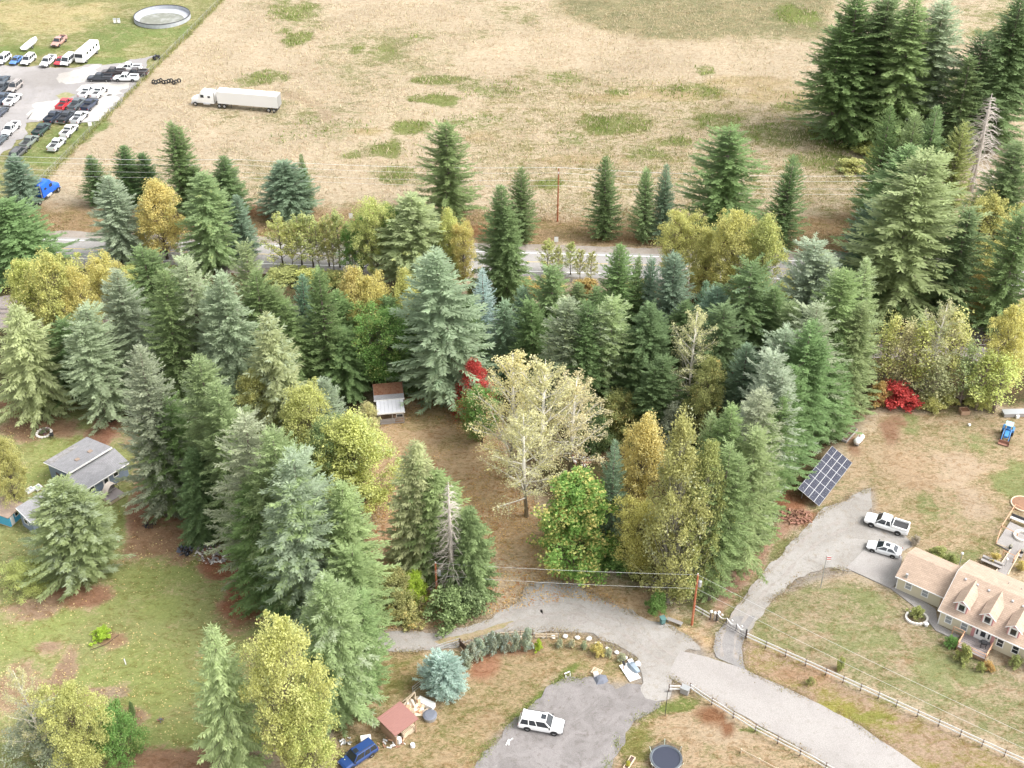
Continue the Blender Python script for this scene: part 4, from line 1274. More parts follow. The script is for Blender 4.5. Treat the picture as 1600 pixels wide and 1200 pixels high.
def wheel(parent, x, y, r, w, side):
    m = MB()
    prof = [(r * .62, -w / 2), (r * .93, -w / 2), (r, -w * .3), (r, w * .3), (r * .93, w / 2), (r * .62, w / 2)]
    rings = []
    for k in range(16):
        a = 2 * math.pi * k / 16
        rings.append([(math.cos(a) * q, o, math.sin(a) * q) for q, o in prof])
    rings.append(rings[0])
    m.rings(rings, False)
    t = m.build('tyre', 'rubber', None, smooth=True)
    hub = MB()
    n = 14
    for o, rr in ((side * w * .38, r * .66),):
        b = len(hub.v)
        for k in range(n):
            a = 2 * math.pi * k / n
            hub.v.append((math.cos(a) * rr, o - side * .05, math.sin(a) * rr))
            hub.v.append((math.cos(a) * rr * .55, o, math.sin(a) * rr * .55))
        for k in range(n):
            q = (k + 1) % n
            hub.f.append((b + 2 * k, b + 2 * q, b + 2 * q + 1, b + 2 * k + 1))
        hub.f.append(tuple(b + 2 * k + 1 for k in range(n)))
    wh = t
    wh.name = 'wheel'
    wh.parent = parent
    wh.location = (x, y, r)
    rim = hub.build('rim', 'alloy', wh)
    rim.location = (0, 0, 0)
    return wh

def vehicle(kind):
    o = thing(kind, 'x', 'car')
    S = dict(
        pickup=dict(L=5.9, W=2.0, body=[(-2.95, .55, 1.05, .93), (-2.85, .42, 1.08, .98), (0, .38, 1.1, 1.0), (.75, .38, 1.12, 1.0), (1.35, .4, 1.14, .99), (2.5, .45, 1.06, .96), (2.9, .5, .92, .88)],
                    cab=[(-.75, 1.08, .93), (-.5, 1.82, .74), (.72, 1.86, .74), (1.45, 1.1, .93)], r=.40, wx=(1.85, -1.75), posts=(.1,)),
        suv=dict(L=5.2, W=2.0, body=[(-2.6, .5, 1.0, .92), (-2.5, .36, 1.12, .98), (0, .34, 1.12, 1.0), (.9, .34, 1.12, 1.0), (1.4, .36, 1.1, .98), (2.3, .42, 1.02, .94), (2.58, .48, .86, .86)],
                 cab=[(-2.52, 1.06, .94), (-2.28, 1.84, .76), (.55, 1.87, .76), (1.3, 1.08, .94)], r=.38, wx=(1.65, -1.5), posts=(-1.35, -.35)),
        sedan=dict(L=4.6, W=1.8, body=[(-2.3, .45, .85, .8), (-2.2, .3, .95, .87), (-1.5, .26, .98, .9), (.6, .26, .94, .9), (1.0, .28, .92, .89), (1.9, .34, .8, .84), (2.28, .42, .66, .76)],
                   cab=[(-1.85, .95, .84), (-1.15, 1.4, .6), (.1, 1.43, .6), (1.05, .9, .84)], r=.33, wx=(1.4, -1.35), posts=(-.45,)),
        van=dict(L=5.3, W=2.0, body=[(-2.65, .5, 1.05, .95), (-2.6, .36, 1.15, 1.0), (1.3, .36, 1.15, 1.0), (1.7, .38, 1.12, .98), (2.4, .42, .98, .94), (2.62, .48, .82, .88)],
                 cab=[(-2.6, 1.12, .97), (-2.5, 1.98, .86), (1.0, 2.0, .86), (1.85, 1.08, .95)], r=.36, wx=(1.7, -1.6), posts=(-1.2, .1)),
    )[kind if kind in ('pickup', 'suv', 'sedan', 'van') else 'sedan']
    body = MB().rings([section(*s) for s in S['body']]).build('body', 'paint', o)
    c = S['cab']
    (x0, z0, w0), (x1, z1, w1), (x2, z2, w2), (x3, z3, w3) = c
    A = [(x0, -w0, z0), (x3, -w3, z3), (x3, w3, z3), (x0, w0, z0)]
    T = [(x1, -w1, z1), (x2, -w2, z2), (x2, w2, z2), (x1, w1, z1)]
    cab = MB().rings([A, [(a[0] * .12 + t[0] * .88, a[1] * .12 + t[1] * .88, a[2] * .12 + t[2] * .88) for a, t in zip(A, T)], [(t[0] * .985 + (x1 + x2) * .0075, t[1] * .9, t[2] + .045) for t in T]]).build('cabin', 'paint', o)
    def q(*p):
        return p
    panel((A[1], A[2], T[2], T[1]), .07, .012, 'glass', 'windshield', cab)
    panel((A[3], A[0], T[0], T[3]), .09, .012, 'glass', 'rear_window', cab)
    cuts = [0.02] + [(p - x0) / (x3 - x0) for p in S['posts']] + [.97]
    for sd in (0, 1):
        lo = [Vector(A[0]), Vector(A[1])] if sd == 0 else [Vector(A[3]), Vector(A[2])]
        hi = [Vector(T[0]), Vector(T[1])] if sd == 0 else [Vector(T[3]), Vector(T[2])]
        for a, b in zip(cuts[:-1], cuts[1:]):
            pts = [lo[0].lerp(lo[1], a), lo[0].lerp(lo[1], b), hi[0].lerp(hi[1], b), hi[0].lerp(hi[1], a)]
            if sd:
                pts = [pts[1], pts[0], pts[3], pts[2]]
            panel(pts, .06, .01, 'glass', 'side_window', cab)
    hw, L_ = S['W'] / 2, S['L'] / 2
    for sx in S['wx']:
        for sd in (-1, 1):
            wheel(o, sx, sd * (hw - .1), S['r'], .24, sd)
    arch = MB()
    for sx in S['wx']:
        for sd in (-1, 1):
            pts = []
            for k in range(9):
                a = math.pi * k / 8
                pts.append((sx + math.cos(a) * S['r'] * 1.18, S['r'] + math.sin(a) * S['r'] * 1.16))
            n = len(arch.v)
            yy = sd * (hw * 1.004)
            arch.v += [(p[0], yy, p[1]) for p in pts] + [(p[0], yy - sd * .12, p[1]) for p in pts]
            arch.f.append(tuple(n + i for i in (range(9) if sd < 0 else reversed(range(9)))))
            for i in range(8):
                arch.f.append((n + i, n + i + 1, n + 10 + i, n + 9 + i))
    arch.build('wheel_arch', 'black', body)
    xf, xr = S['body'][-1][0], S['body'][0][0]
    zf = S['body'][-1][2]
    for sd in (-1, 1):
        MB().box(xf - .16, xf + .015, min(sd * hw * .5, sd * hw * .84), max(sd * hw * .5, sd * hw * .84), zf - .2, zf - .06).build('headlight', 'headlamp', body)
        MB().box(xr - .015, xr + .06, min(sd * hw * .72, sd * hw * .93), max(sd * hw * .72, sd * hw * .93), .72, .98).build('tail_light', 'tail_lamp', body)
        mx = x3 - .18
        MB().box(mx - .07, mx + .07, min(sd * w3, sd * (w3 + .22)), max(sd * w3, sd * (w3 + .22)), z3 + .02, z3 + .2).build('mirror', 'black', cab)
    MB().box(xf - .05, xf + .02, -hw * .45, hw * .45, zf - .26, zf - .08).build('grille', 'dark_metal', body)
    MB().box(xf - .12, xf + .06, -hw * .9, hw * .9, .42, .6).build('front_bumper', 'dark_metal', body)
    MB().box(xr - .07, xr + .1, -hw * .9, hw * .9, .45, .6).build('rear_bumper', 'alloy', body)
    if kind == 'pickup':
        b = MB()
        b.box(-2.82, -.86, -.8, .8, 1.083, 1.10)
        b.build('bed_liner', 'dark_metal', o)
        w = MB()
        w.box(-2.9, -.8, .8, .97, 1.08, 1.38).box(-2.9, -.8, -.97, -.8, 1.08, 1.38).box(-2.93, -2.84, -.8, .8, 1.0, 1.38).box(-.86, -.8, -.8, .8, 1.08, 1.38)
        w.build('cargo_bed', 'paint', o)
    if kind == 'suv':
        for sd in (-1, 1):
            MB().tube([(-2.0, sd * .62, 1.95), (.3, sd * .62, 1.97)], .03, 5).build('roof_rail', 'dark_metal', cab)
        MB().box(-.05, .55, -.35, .35, 1.9, 1.925).build('sunroof', 'glass', cab)
    if kind == 'sedan':
        MB().box(-.75, -.1, -.36, .36, 1.45, 1.475).build('sunroof', 'glass', cab)
    return o

PROTO = {}
def park(kind, u, v, heading, color, label, cat='car', group=None, scale=1.0, world=None):
    if kind not in PROTO:
        PROTO[kind] = vehicle(kind)
        o = PROTO[kind]
    else:
        o = copy_tree(PROTO[kind])
    o.name = {'pickup': 'pickup_truck', 'suv': 'parked_suv', 'sedan': 'parked_car', 'van': 'parked_van'}[kind]
    p = G(u, v)
    o.location = (p.x, p.y, .02)
    o.rotation_euler = (0, 0, heading)
    o.scale = (scale,) * 3
    for k in ('label', 'category', 'group'):
        if k in o:
            del o[k]
    tag(o, label, cat, group)
    for ch in o.children:
        if ch.name.split('.')[0] in ('body', 'cabin', 'cargo_bed'):
            ch.color = (*color, 1)
    return o

WHITE, BLACK, RED, SILVER, GREY, NAVY = (.82, .82, .81), (.035, .04, .05), (.5, .04, .05), (.55, .56, .57), (.16, .17, .18), (.05, .07, .12)
H0 = direction(G(60, 290), G(350, 0))            # heading of the yard rows, along the wire fence
YARD = 'vehicles in the storage yard'
park('pickup', 1384, 824, direction(G(1417, 837), G(1350, 816)), WHITE, 'white crew-cab pickup parked on the driveway gravel', 'pickup', None, 1.03)
park('sedan', 1380, 862, direction(G(1404, 872), G(1356, 858)), (.7, .71, .72), 'silver-white car on the concrete pad by the garage', 'car', None, 1.0)
park('suv', 846, 1136, direction(G(812, 1131), G(881, 1143)), WHITE, 'white long station wagon parked on the grey gravel', 'suv', None, 1.02)
park('suv', 560, 1186, direction(G(585, 1170), G(540, 1200)), (.02, .05, .16), 'dark blue off-roader cut by the bottom edge near the red shed', 'suv', None, .9)
S0 = H0 + math.pi
for kind, u, v, hd, col, lab, cat in (
    ('suv', 6, 97, S0, WHITE, 'white wagon at the far left of the yard top row', 'suv'),
    ('sedan', 26, 98, S0, (.09, .2, .45), 'blue car in the yard top row', 'car'),
    ('suv', 45, 98, S0, WHITE, 'white wagon right of the blue car', 'suv'),
    ('pickup', 76, 100, S0, WHITE, 'white old pickup left of the red car', 'pickup'),
    ('sedan', 95, 99, S0, RED, 'red car in the yard top row', 'car'),
    ('van', 107, 99, S0, WHITE, 'white van squeezed beside the motorhome', 'van'),
    ('pickup', 93, 69, S0, (.42, .24, .2), 'faded reddish pickup standing in the grass behind the rows', 'pickup'),
    ('pickup', 157, 126, math.pi - .02, BLACK, 'black pickup parked sideways near the fence', 'pickup'),
    ('pickup', 198, 126, math.pi - .03, WHITE, 'white pickup parked sideways, nearest the fence', 'pickup'),
    ('pickup', 203, 110, math.pi - .03, WHITE, 'white pickup parked sideways in the back by the fence', 'pickup'),
    ('pickup', 178, 117, math.pi - .02, (.06, .05, .05), 'dark pickup half hidden behind the black sideways one', 'pickup'),
    ('pickup', 213, 118, math.pi - .02, (.07, .06, .06), 'dark pickup between the two white sideways ones', 'pickup'),
    ('pickup', 137, 148, H0, WHITE, 'white pickup left of a white pair at the yard centre', 'pickup'),
    ('pickup', 156, 148, H0, WHITE, 'white pickup right of a white pair at the yard centre', 'pickup'),
    ('pickup', 102, 167, H0, RED, 'red pickup in the storage rows', 'pickup'),
    ('pickup', 121, 167, H0, (.11, .13, .14), 'dark grey pickup beside the red one', 'pickup'),
    ('pickup', 141, 168, H0, (.03, .04, .07), 'near-black pickup, last beside the red and grey ones', 'pickup'),
    ('pickup', 84, 187, H0, (.03, .04, .06), 'dark pickup left of two before the silver one', 'pickup'),
    ('pickup', 105, 187, H0, (.035, .04, .05), 'dark pickup immediately left of the silver one', 'pickup'),
    ('pickup', 125, 188, H0, SILVER, 'silver pickup in the storage rows', 'pickup'),
    ('pickup', 66, 207, H0, (.03, .055, .05), 'dark green pickup alone on the grass diagonal', 'pickup'),
    ('pickup', 109, 209, H0, (.72, .72, .68), 'cream-white pickup on the grass ahead of the pale silver one', 'pickup'),
    ('pickup', 47, 226, H0, (.17, .19, .17), 'grey-green pickup on the grass diagonal', 'pickup'),
    ('pickup', 90, 230, H0, (.58, .60, .58), 'pale silver pickup, frontmost of the two pale ones on grass', 'pickup'),
    ('suv', 30, 243, H0, (.09, .09, .09), 'dark wagon partly behind the rounded fir', 'suv'),
    ('sedan', 6, 128, H0 + .05, (.05, .07, .09), 'dark car topmost at the left frame edge', 'car'),
    ('pickup', 5, 141, H0, (.06, .07, .08), 'dark pickup left of the tan wagon', 'pickup'),
    ('suv', 24, 140, S0, (.3, .27, .25), 'tan-grey wagon at the left of the yard', 'suv'),
    ('pickup', 5, 158, H0, (.06, .08, .11), 'dark blue-grey pickup left of a white one at the frame edge', 'pickup'),
    ('pickup', 21, 160, H0, WHITE, 'white pickup beside the dark blue-grey one at the left', 'pickup'),
    ('sedan', 3, 178, H0, (.05, .06, .08), 'dark car below the white pickup at the left edge', 'car'),
    ('pickup', 18, 206, S0, WHITE, 'white pickup facing down the dirt strip', 'pickup'),
    ('sedan', 2, 222, H0, (.07, .09, .1), 'dark car at the left edge, lowest of the yard', 'car')):
    park(kind, u, v, hd, col, lab, cat, YARD)

def wheels(o, xs, hw, r, w=.3, dual=False):
    for x in xs:
        for sd in (-1, 1):
            wheel(o, x, sd * (hw - .15), r, w, sd)

# motorhome
p = G(131, 100)
o = thing('motorhome', 'white motorhome with a big windscreen in the yard top row', 'motorhome', (p.x, p.y + 4, .02), S0, YARD)
MB().rings([section(-4.6, .6, 2.9, 1.18, .97), section(3.6, .6, 3.0, 1.2, .97), section(4.4, .6, 2.8, 1.18, .96), section(4.6, .6, 1.7, 1.12, .98)]).build('body', 'white_paint', o)
panel(((4.61, -1.05, 1.75), (4.61, 1.05, 1.75), (4.42, 1.02, 2.72), (4.42, -1.02, 2.72)), .05, .03, 'glass', 'windshield', o)
for sd in (-1, 1):
    for x in (-3.2, -1.4, .4, 2.2):
        MB().box(x - .45, x + .45, min(sd * 1.19, sd * 1.23), max(sd * 1.19, sd * 1.23), 1.9, 2.45).build('side_window', 'glass', o)
MB().box(-1, -.3, -.4, .4, 2.97, 3.15).build('roof_vent', 'white_paint', o)
wheels(o, (3.2, -2.8), 1.2, .45)
# boat-like flatbed
p = G(48, 73)
o = thing('boat', 'white open boat on a trailer in the grass of the yard', 'boat', (p.x, p.y, .02), H0, None)
hull = []
for x, w, z in ((-3.4, 1.0, 1.0), (-1, 1.15, .95), (1.4, 1.05, 1.05), (2.8, .6, 1.25), (3.5, .08, 1.4)):
    hull.append([(x, -w, z), (x, -w * .72, .45), (x, w * .72, .45), (x, w, z), (x, w * .86, z + .02), (x, w * .62, .62), (x, -w * .62, .62), (x, -w * .86, z + .02)])
MB().rings(hull).build('hull', 'white_paint', o)
MB().box(-3.5, 4.2, -.06, .06, .35, .45).box(-1.2, -1.0, -.95, .95, .3, .42).build('trailer_frame', 'galvanised', o)
for sd in (-1, 1):
    wheel(o, -1.1, sd * 1.1, .32, .22, sd)
# articulated lorry in the field
p = G(372, 168)
LH = direction(G(440, 172), G(310, 161))
o = thing('semi_truck', 'white articulated lorry parked in the dry field', 'lorry', (p.x, p.y, .02), LH)
MB().box(-10.2, 4.3, -1.28, 1.28, 1.2, 4.05).build('trailer_box', 'white_paint', o)
MB().box(-10.1, 4.2, -.55, .55, .85, 1.2).box(-9.9, -9.8, -1.2, 1.2, .5, 1.2).build('trailer_frame', 'dark_metal', o)
for x in (-10.23,):
    MB().box(x - .03, x, -1.2, -.02, 1.3, 3.95).build('rear_door', 'galvanised', o)
    MB().box(x - .03, x, .02, 1.2, 1.3, 3.95).build('rear_door', 'galvanised', o)
def tractor(o, x0, paint, sleeper=True):
    cab = MB().rings([section(x0 - 1.9, .9, 3.5, 1.2, .93), section(x0 + .9, .9, 3.7, 1.2, .93), section(x0 + 1.35, .9, 3.2, 1.15, .93), section(x0 + 1.75, .9, 2.25, 1.1, .93)]).build('cab', 'paint', o, color=paint)
    MB().rings([section(x0 + 1.7, .8, 2.25, 1.02, .85), section(x0 + 2.9, .75, 2.0, .95, .8), section(x0 + 3.6, .7, 1.7, .85, .8)]).build('bonnet', 'paint', o, color=paint)
    panel(((x0 + 1.75, -1.0, 2.28), (x0 + 1.75, 1.0, 2.28), (x0 + 1.38, .98, 3.15), (x0 + 1.38, -.98, 3.15)), .05, .03, 'glass', 'windshield', cab)
    for sd in (-1, 1):
        MB().box(x0 + .35, x0 + 1.15, min(sd * 1.2, sd * 1.24), max(sd * 1.2, sd * 1.24), 2.25, 2.95).build('side_window', 'glass', cab)
        MB().box(x0 - 1.2, x0 - .6, min(sd * 1.2, sd * 1.235), max(sd * 1.2, sd * 1.235), 2.3, 2.75).build('side_window', 'glass', cab)
        MB().tube([(x0 - 2.05, sd * .95, 1.0), (x0 - 2.05, sd * .95, 4.0)], .09, 7).build('exhaust_stack', 'alloy', o)
        MB().tube([(x0 - .9, sd * 1.0, .75), (x0 + .6, sd * 1.0, .75)], .32, 9).build('fuel_tank', 'alloy', o)
    MB().box(x0 + 3.5, x0 + 3.72, -1.1, 1.1, .45, .8).build('front_bumper', 'alloy', o)
    MB().box(x0 - 5.2, x0 + 3.4, -.45, -.3, .7, .95).box(x0 - 5.2, x0 + 3.4, .3, .45, .7, .95).box(x0 - 5.2, x0 - 5.0, -.45, .45, .7, .95).build('chassis', 'dark_metal', o)
    for x in (x0 + 2.7, x0 - 3.2, x0 - 4.4):
        for sd in (-1, 1):
            wheel(o, x, sd * 1.08, .5, .34, sd)
tractor(o, 7.2, WHITE)
wheels(o, (-9.2, -7.9), 1.28, .5, .4)
MB().tube([(1.2, -.9, .1), (1.2, -.9, 1.2)], .07, 6).tube([(1.2, .9, .1), (1.2, .9, 1.2)], .07, 6).build('landing_leg', 'dark_metal', o)
# blue lorry cab
p = G(66, 312)
o = thing('semi_truck', 'bright blue lorry cab without trailer beside the rounded fir', 'lorry', (p.x, p.y, .02), direction(G(42, 326), G(88, 294)))
tractor(o, 1.2, (.015, .12, .62))
MB().prism([(-2.6 + .6 * math.cos(a), .6 * math.sin(a)) for a in np.linspace(0, 6.28, 11)[:-1]], .96, 1.08).build('fifth_wheel', 'dark_metal', o)
# blue yard tractor with front loader
p = G(1572, 682)
o = thing('garden_tractor', 'small blue tractor with front loader in the dry yard', 'tractor', (p.x, p.y, .02), direction(G(1576, 664), G(1567, 690)))
TB = (.06, .22, .50)
MB().rings([section(.1, .6, 1.2, .36), section(1.0, .6, 1.15, .34), section(1.35, .62, 1.0, .3)]).build('bonnet', 'paint', o, color=TB)
MB().box(-1.0, .1, -.42, .42, .55, .8).box(-.9, -.45, -.3, .3, .8, 1.05).box(-.95, -.85, -.3, .3, .85, 1.35).build('seat', 'paint', o, color=TB)
MB().box(-1.1, .1, -.55, .55, 2.05, 2.13).build('canopy', 'paint', o, color=(.35, .68, .75))
for sd in (-1, 1):
    MB().tube([(-.95, sd * .5, .7), (-.95, sd * .5, 2.06)], .04, 5).build('canopy_post', 'dark_metal', o)
    wheel(o, -.6, sd * .72, .62, .34, sd)
    wheel(o, 1.05, sd * .62, .38, .24, sd)
    MB().rings([section(-1.2, .9, 1.28, .17), section(-.1, .9, 1.28, .17)]).build('mudguard', 'paint', o, (0, sd * .72, .03), color=TB)
    MB().tube([(-.1, sd * .5, 1.35), (1.2, sd * .52, 1.05), (1.95, sd * .52, .4)], [.07, .07, .06], 5).build('loader_arm', 'paint', o, color=TB)
MB().xprism([(-.8, .08), (.8, .08), (.8, .6), (-.8, .6)], 1.95, 2.02).box(1.95, 2.55, -.8, .8, .06, .12).box(2.02, 2.5, -.8, -.76, .12, .5).box(2.02, 2.5, .76, .8, .12, .5).build('bucket', 'rust', o)
MB().tube([(0, 0, .8), (-.25, 0, 1.25)], .03, 5).torus((-.27, 0, 1.27), .17, .02, 'z', 10, 5).build('steering_wheel', 'black', o)
# propane tank
p = G(1341, 692)
o = thing('propane_tank', 'white propane tank lying beside the fir row', 'tank', (p.x, p.y, 0), direction(G(1334, 698), G(1348, 682)))
pts, rr = [], []
for t in np.linspace(-1, 1, 15):
    k = abs(t)
    pts.append((t * 1.15, 0, .75)); rr.append(.5 if k < .7 else .5 * math.sqrt(max(.001, 1 - ((k - .7) / .3) ** 2)) + .004)
MB().tube(pts, rr, 16).build('tank_body', 'white_paint', o, smooth=True)
MB().tube([(.1, 0, 1.22), (.1, 0, 1.38)], .17, 10).build('valve_cover', 'rust', o)
for x in (-.65, .65):
    MB().box(x - .1, x + .1, -.35, .35, 0, .34).build('support', 'concrete', o)
# ---------------------------------------------------------------- buildings
def window(parent, axis, a, b, c0, c1, z0, z1, sgn, pane='glass', fr=.12, mull=True, mat='white_paint'):
    """axis 'y': wall in the plane y = c0 spanning x a..b; axis 'x': plane x = c0 spanning y a..b; sgn = outward side"""
    def bx(m, p, q, r, s, d0, d1):
        lo, hi = min(c0 + sgn * d0, c0 + sgn * d1), max(c0 + sgn * d0, c0 + sgn * d1)
        return m.box(p, q, lo, hi, r, s) if axis == 'y' else m.box(lo, hi, p, q, r, s)
    f = MB()
    bx(f, a - fr, b + fr, z0 - fr, z0, 0, .06); bx(f, a - fr, b + fr, z1, z1 + fr, 0, .06)
    bx(f, a - fr, a, z0, z1, 0, .06); bx(f, b, b + fr, z0, z1, 0, .06)
    if mull:
        bx(f, a, b, (z0 + z1) / 2 - .025, (z0 + z1) / 2 + .025, 0, .05)
    w = f.build('window', mat, parent)
    for lo, hi in (((z0, (z0 + z1) / 2 - .025), ((z0 + z1) / 2 + .025, z1)) if mull else ((z0, z1),)):
        bx(MB(), a, b, lo, hi, 0, .025).build('pane', pane, w)
    return w

class Frame:
    def __init__(s, o, rz):
        s.o, s.c, s.s = Vector(o), math.cos(rz), math.sin(rz)
    def __call__(s, u, v, z=0):
        p = G(u, v, z) - s.o
        return (p.x * s.c + p.y * s.s, -p.x * s.s + p.y * s.c)

# ---- cream house with three dormers
HR = rad(-36.3)
e1 = G(1466, 953, 2.7)
hx_, hy_ = Vector((math.cos(HR), math.sin(HR), 0)), Vector((-math.sin(HR), math.cos(HR), 0))
HO = e1 + hx_ * .3 + hy_ * .4
HO.z = 0
hf = Frame(HO, HR)
house = thing('cream_house', 'cream house with tan shingle roof and three dormers', 'house', HO, HR)
HL, HD, EZ, RZ = 16.0, 10.5, 2.72, 5.35
sl = (RZ - EZ) / (HD / 2 + .4)
w = MB()
w.box(0, HL, 0, .2, 0, EZ).box(0, HL, HD - .2, HD, 0, EZ)
w.xprism([(.2, 0), (HD - .2, 0), (HD - .2, EZ), (HD / 2, RZ - .16), (.2, EZ)], 0, .2).xprism([(.2, 0), (HD - .2, 0), (HD - .2, EZ), (HD / 2, RZ - .16), (.2, EZ)], HL - .2, HL)
wall = w.build('wall', 'cream_siding', house)
roof = MB()
for y0, y1 in ((-.4, HD / 2), (HD + .4, HD / 2)):
    q = [(-.3, y0, EZ), (HL + .3, y0, EZ), (HL + .3, y1, RZ), (-.3, y1, RZ)]
    if y0 > y1:
        q = [q[1], q[0], q[3], q[2]]
    roof.slab(q, .12)
roof = roof.build('roof', 'tan_shingle', house)
MB().box(-.33, HL + .33, -.5, -.4, EZ - .16, EZ - .03).build('gutter', 'white_paint', roof)
MB().tube([(-.32, -.42, EZ - .06), (-.32, HD / 2, RZ - .04), (-.32, HD + .42, EZ - .06)], .05, 4).build('bargeboard', 'white_paint', roof)
for u, v in ((1509, 905.5), (1527.5, 914), (1545.5, 922.5), (1564, 930.5), (1582.5, 939), (1599, 947)):
    x, y = hf(u, v, RZ - .35)
    zz = EZ + (y + .4) * sl
    MB().box(x - .13, x + .13, y - .15, y + .15, zz - .05, zz + .16).build('roof_vent', 'galvanised', roof)
for u, v in ((1577, 909), (1597, 918)):
    x, y = hf(u, v, RZ - .9)
    zz = EZ + (HD + .4 - y) * sl
    MB().tube([(x, y, zz - .05), (x, y, zz + .35)], .05, 6).build('vent_pipe', 'galvanised', roof)
for u, v in ((1502.5, 950.5), (1543, 969), (1583.5, 988)):
    x, y = hf(u, v, 3.75)
    zf = EZ + (y + .4) * sl
    d = MB().xprism([(0, 0)], 0, 0) if False else None
    yb = min(y + 2.6, HD / 2 - .1)
    m = MB()
    top, rid = zf + 1.35, zf + 2.0
    m.v += [(x - .72, y, zf - .1), (x + .72, y, zf - .1), (x + .72, y, top), (x, y, rid), (x - .72, y, top),
            (x - .72, yb, zf - .1), (x + .72, yb, zf - .1), (x + .72, yb, top), (x, yb, rid), (x - .72, yb, top)]
    m.f += [(0, 1, 2, 3, 4), (5, 9, 8, 7, 6), (1, 6, 7, 2), (0, 4, 9, 5)]
    dm = m.build('dormer', 'pink_siding', house)
    MB().v
    dr = MB()
    yr = y + (rid + .08 - zf) / sl
    for sd in (-1, 1):
        ye = y + (top - .1 - zf) / sl
        pts = [(x + sd * 1.05, y - .25, top - .12), (x, y - .25, rid + .1), (x, yr, rid + .1), (x + sd * 1.05, ye + .2, top - .12)]
        if sd < 0:
            pts = [pts[1], pts[0], pts[3], pts[2]]
        else:
            pts = [pts[0], pts[3], pts[2], pts[1]]
            pts = [pts[0], pts[1], pts[2], pts[3]]
        dr.slab(pts, .07)
    dr.build('dormer_roof', 'tan_shingle', dm)
    bb = MB()
    bb.tube([(x - 1.07, y - .27, top - .18), (x, y - .27, rid + .03), (x + 1.07, y - .27, top - .18)], .055, 4)
    bb.build('bargeboard', 'white_paint', dm)
    MB().box(x - .56, x + .56, y - .03, y, zf - .02, zf + 1.42).build('front_board', 'white_paint', dm)
    MB().box(x - .35, x + .35, y - .055, y - .03, zf + .2, zf + 1.15).build('pane', 'glass', dm)
for (u, v), pn in (((1481.5, 969), 'pale_glass'), ((1505.5, 980.5), 'pale_glass'), ((1561.5, 1006.5), 'glass'), ((1585, 1018), 'glass')):
    x, _ = hf(u, v, 1.55)
    window(house, 'y', x - .36, x + .36, 0, 0, .95, 2.1, -1, pn)
x, _ = hf(1535, 994, 1.4)
MB().box(x - 1.45, x - 1.05, -.05, -.005, .6, 2.6).build('trim_panel', 'pink_siding', house)
MB().box(x + 1.05, x + 1.45, -.05, -.005, .6, 2.6).build('trim_panel', 'pink_siding', house)
door = MB().box(x - 1.0, x + 1.0, -.08, -.004, .6, 2.6).build('door', 'white_paint', house)
MB().box(x - .3, x + .3, -.105, -.08, 1.3, 2.4).build('pane', 'glass', door)
for sd in (-1, 1):
    MB().box(x + sd * .75 - .11, x + sd * .75 + .11, -.105, -.08, 1.3, 2.4).build('sidelight', 'glass', door)
MB().box(x + .4, x + .46, -.14, -.08, 1.05, 1.15).build('handle', 'alloy', door)
for sd in (-1, 1):
    MB().box(x + sd * 1.6 - .07, x + sd * 1.6 + .07, -.16, 0, 2.0, 2.25).build('wall_lamp', 'dark_metal', house)
# rear lean-to roof with white edge
MB().slab([(9.2, HD + .3, 2.5), (HL, HD + .3, 2.5), (HL, HD + 3.6, 2.25), (9.2, HD + 3.6, 2.25)], .1).build('porch_roof', 'tarp_grey', house)
MB().box(9.1, 9.2, HD + .4, HD + 3.6, 2.2, 2.56).build('porch_fascia', 'white_paint', house)
# garage wing
gx0, _ = hf(1400, 899, 2.35)
_, gy0 = hf(1440, 918, 2.35)
_, gy1 = hf(1464, 869, 2.35)
gz, gr = 2.35, 4.0
gy0 += .25; gy1 -= .3
gar = MB()
gar.box(gx0 + .3, -.005, gy0, gy0 + .18, 0, gz).box(gx0 + .3, -.005, gy1 - .18, gy1, 0, gz)
gm_ = (gy0 + gy1) / 2
gar.xprism([(gy0 + .18, 0), (gy1 - .18, 0), (gy1 - .18, gz), (gm_, gr - .14), (gy0 + .18, gz)], gx0 + .3, gx0 + .5)
garage = gar.build('garage_wing', 'cream_siding', house)
g2 = MB()
g2.slab([(gx0, gy0 - .3, gz), (-.35, gy0 - .3, gz), (-.35, gm_, gr), (gx0, gm_, gr)], .1)
g2.slab([(-.35, gy1 + .3, gz), (gx0, gy1 + .3, gz), (gx0, gm_, gr), (-.35, gm_, gr)], .1)
g2.build('garage_roof', 'tan_shingle', garage)
MB().box(gx0, -.4, gy0 - .38, gy0 - .3, gz - .14, gz - .02).build('gutter', 'white_paint', garage)
for u, v in ((1420.6, 914), (1446, 926)):
    x, _ = hf(u, v, 1.4)
    window(garage, 'y', x - .36, x + .36, gy0, 0, .9, 1.95, -1, 'pale_glass')
MB().box(gx0 + .24, gx0 + .3, gm_ - 2.2, gm_ + 2.2, .1, 2.15).build('garage_door', 'white_paint', garage)
x, y = hf(1417, 899, 2.9)
MB().box(x - .15, x + .15, y - .15, y + .15, 2.5, 3.15).build('roof_vent', 'galvanised', garage)
# white corner posts
MB().box(-.03, .1, -.03, .1, .02, EZ - .02).build('corner_trim', 'white_paint', house)
MB().box(gx0 + .28, gx0 + .4, gy0 - .03, gy0 + .1, .02, gz - .02).build('corner_trim', 'white_paint', garage)
MB().box(-.95, -.6, gy0 - .06, gy0 - .005, .05, 2.0).build('side_door', 'wood', house)
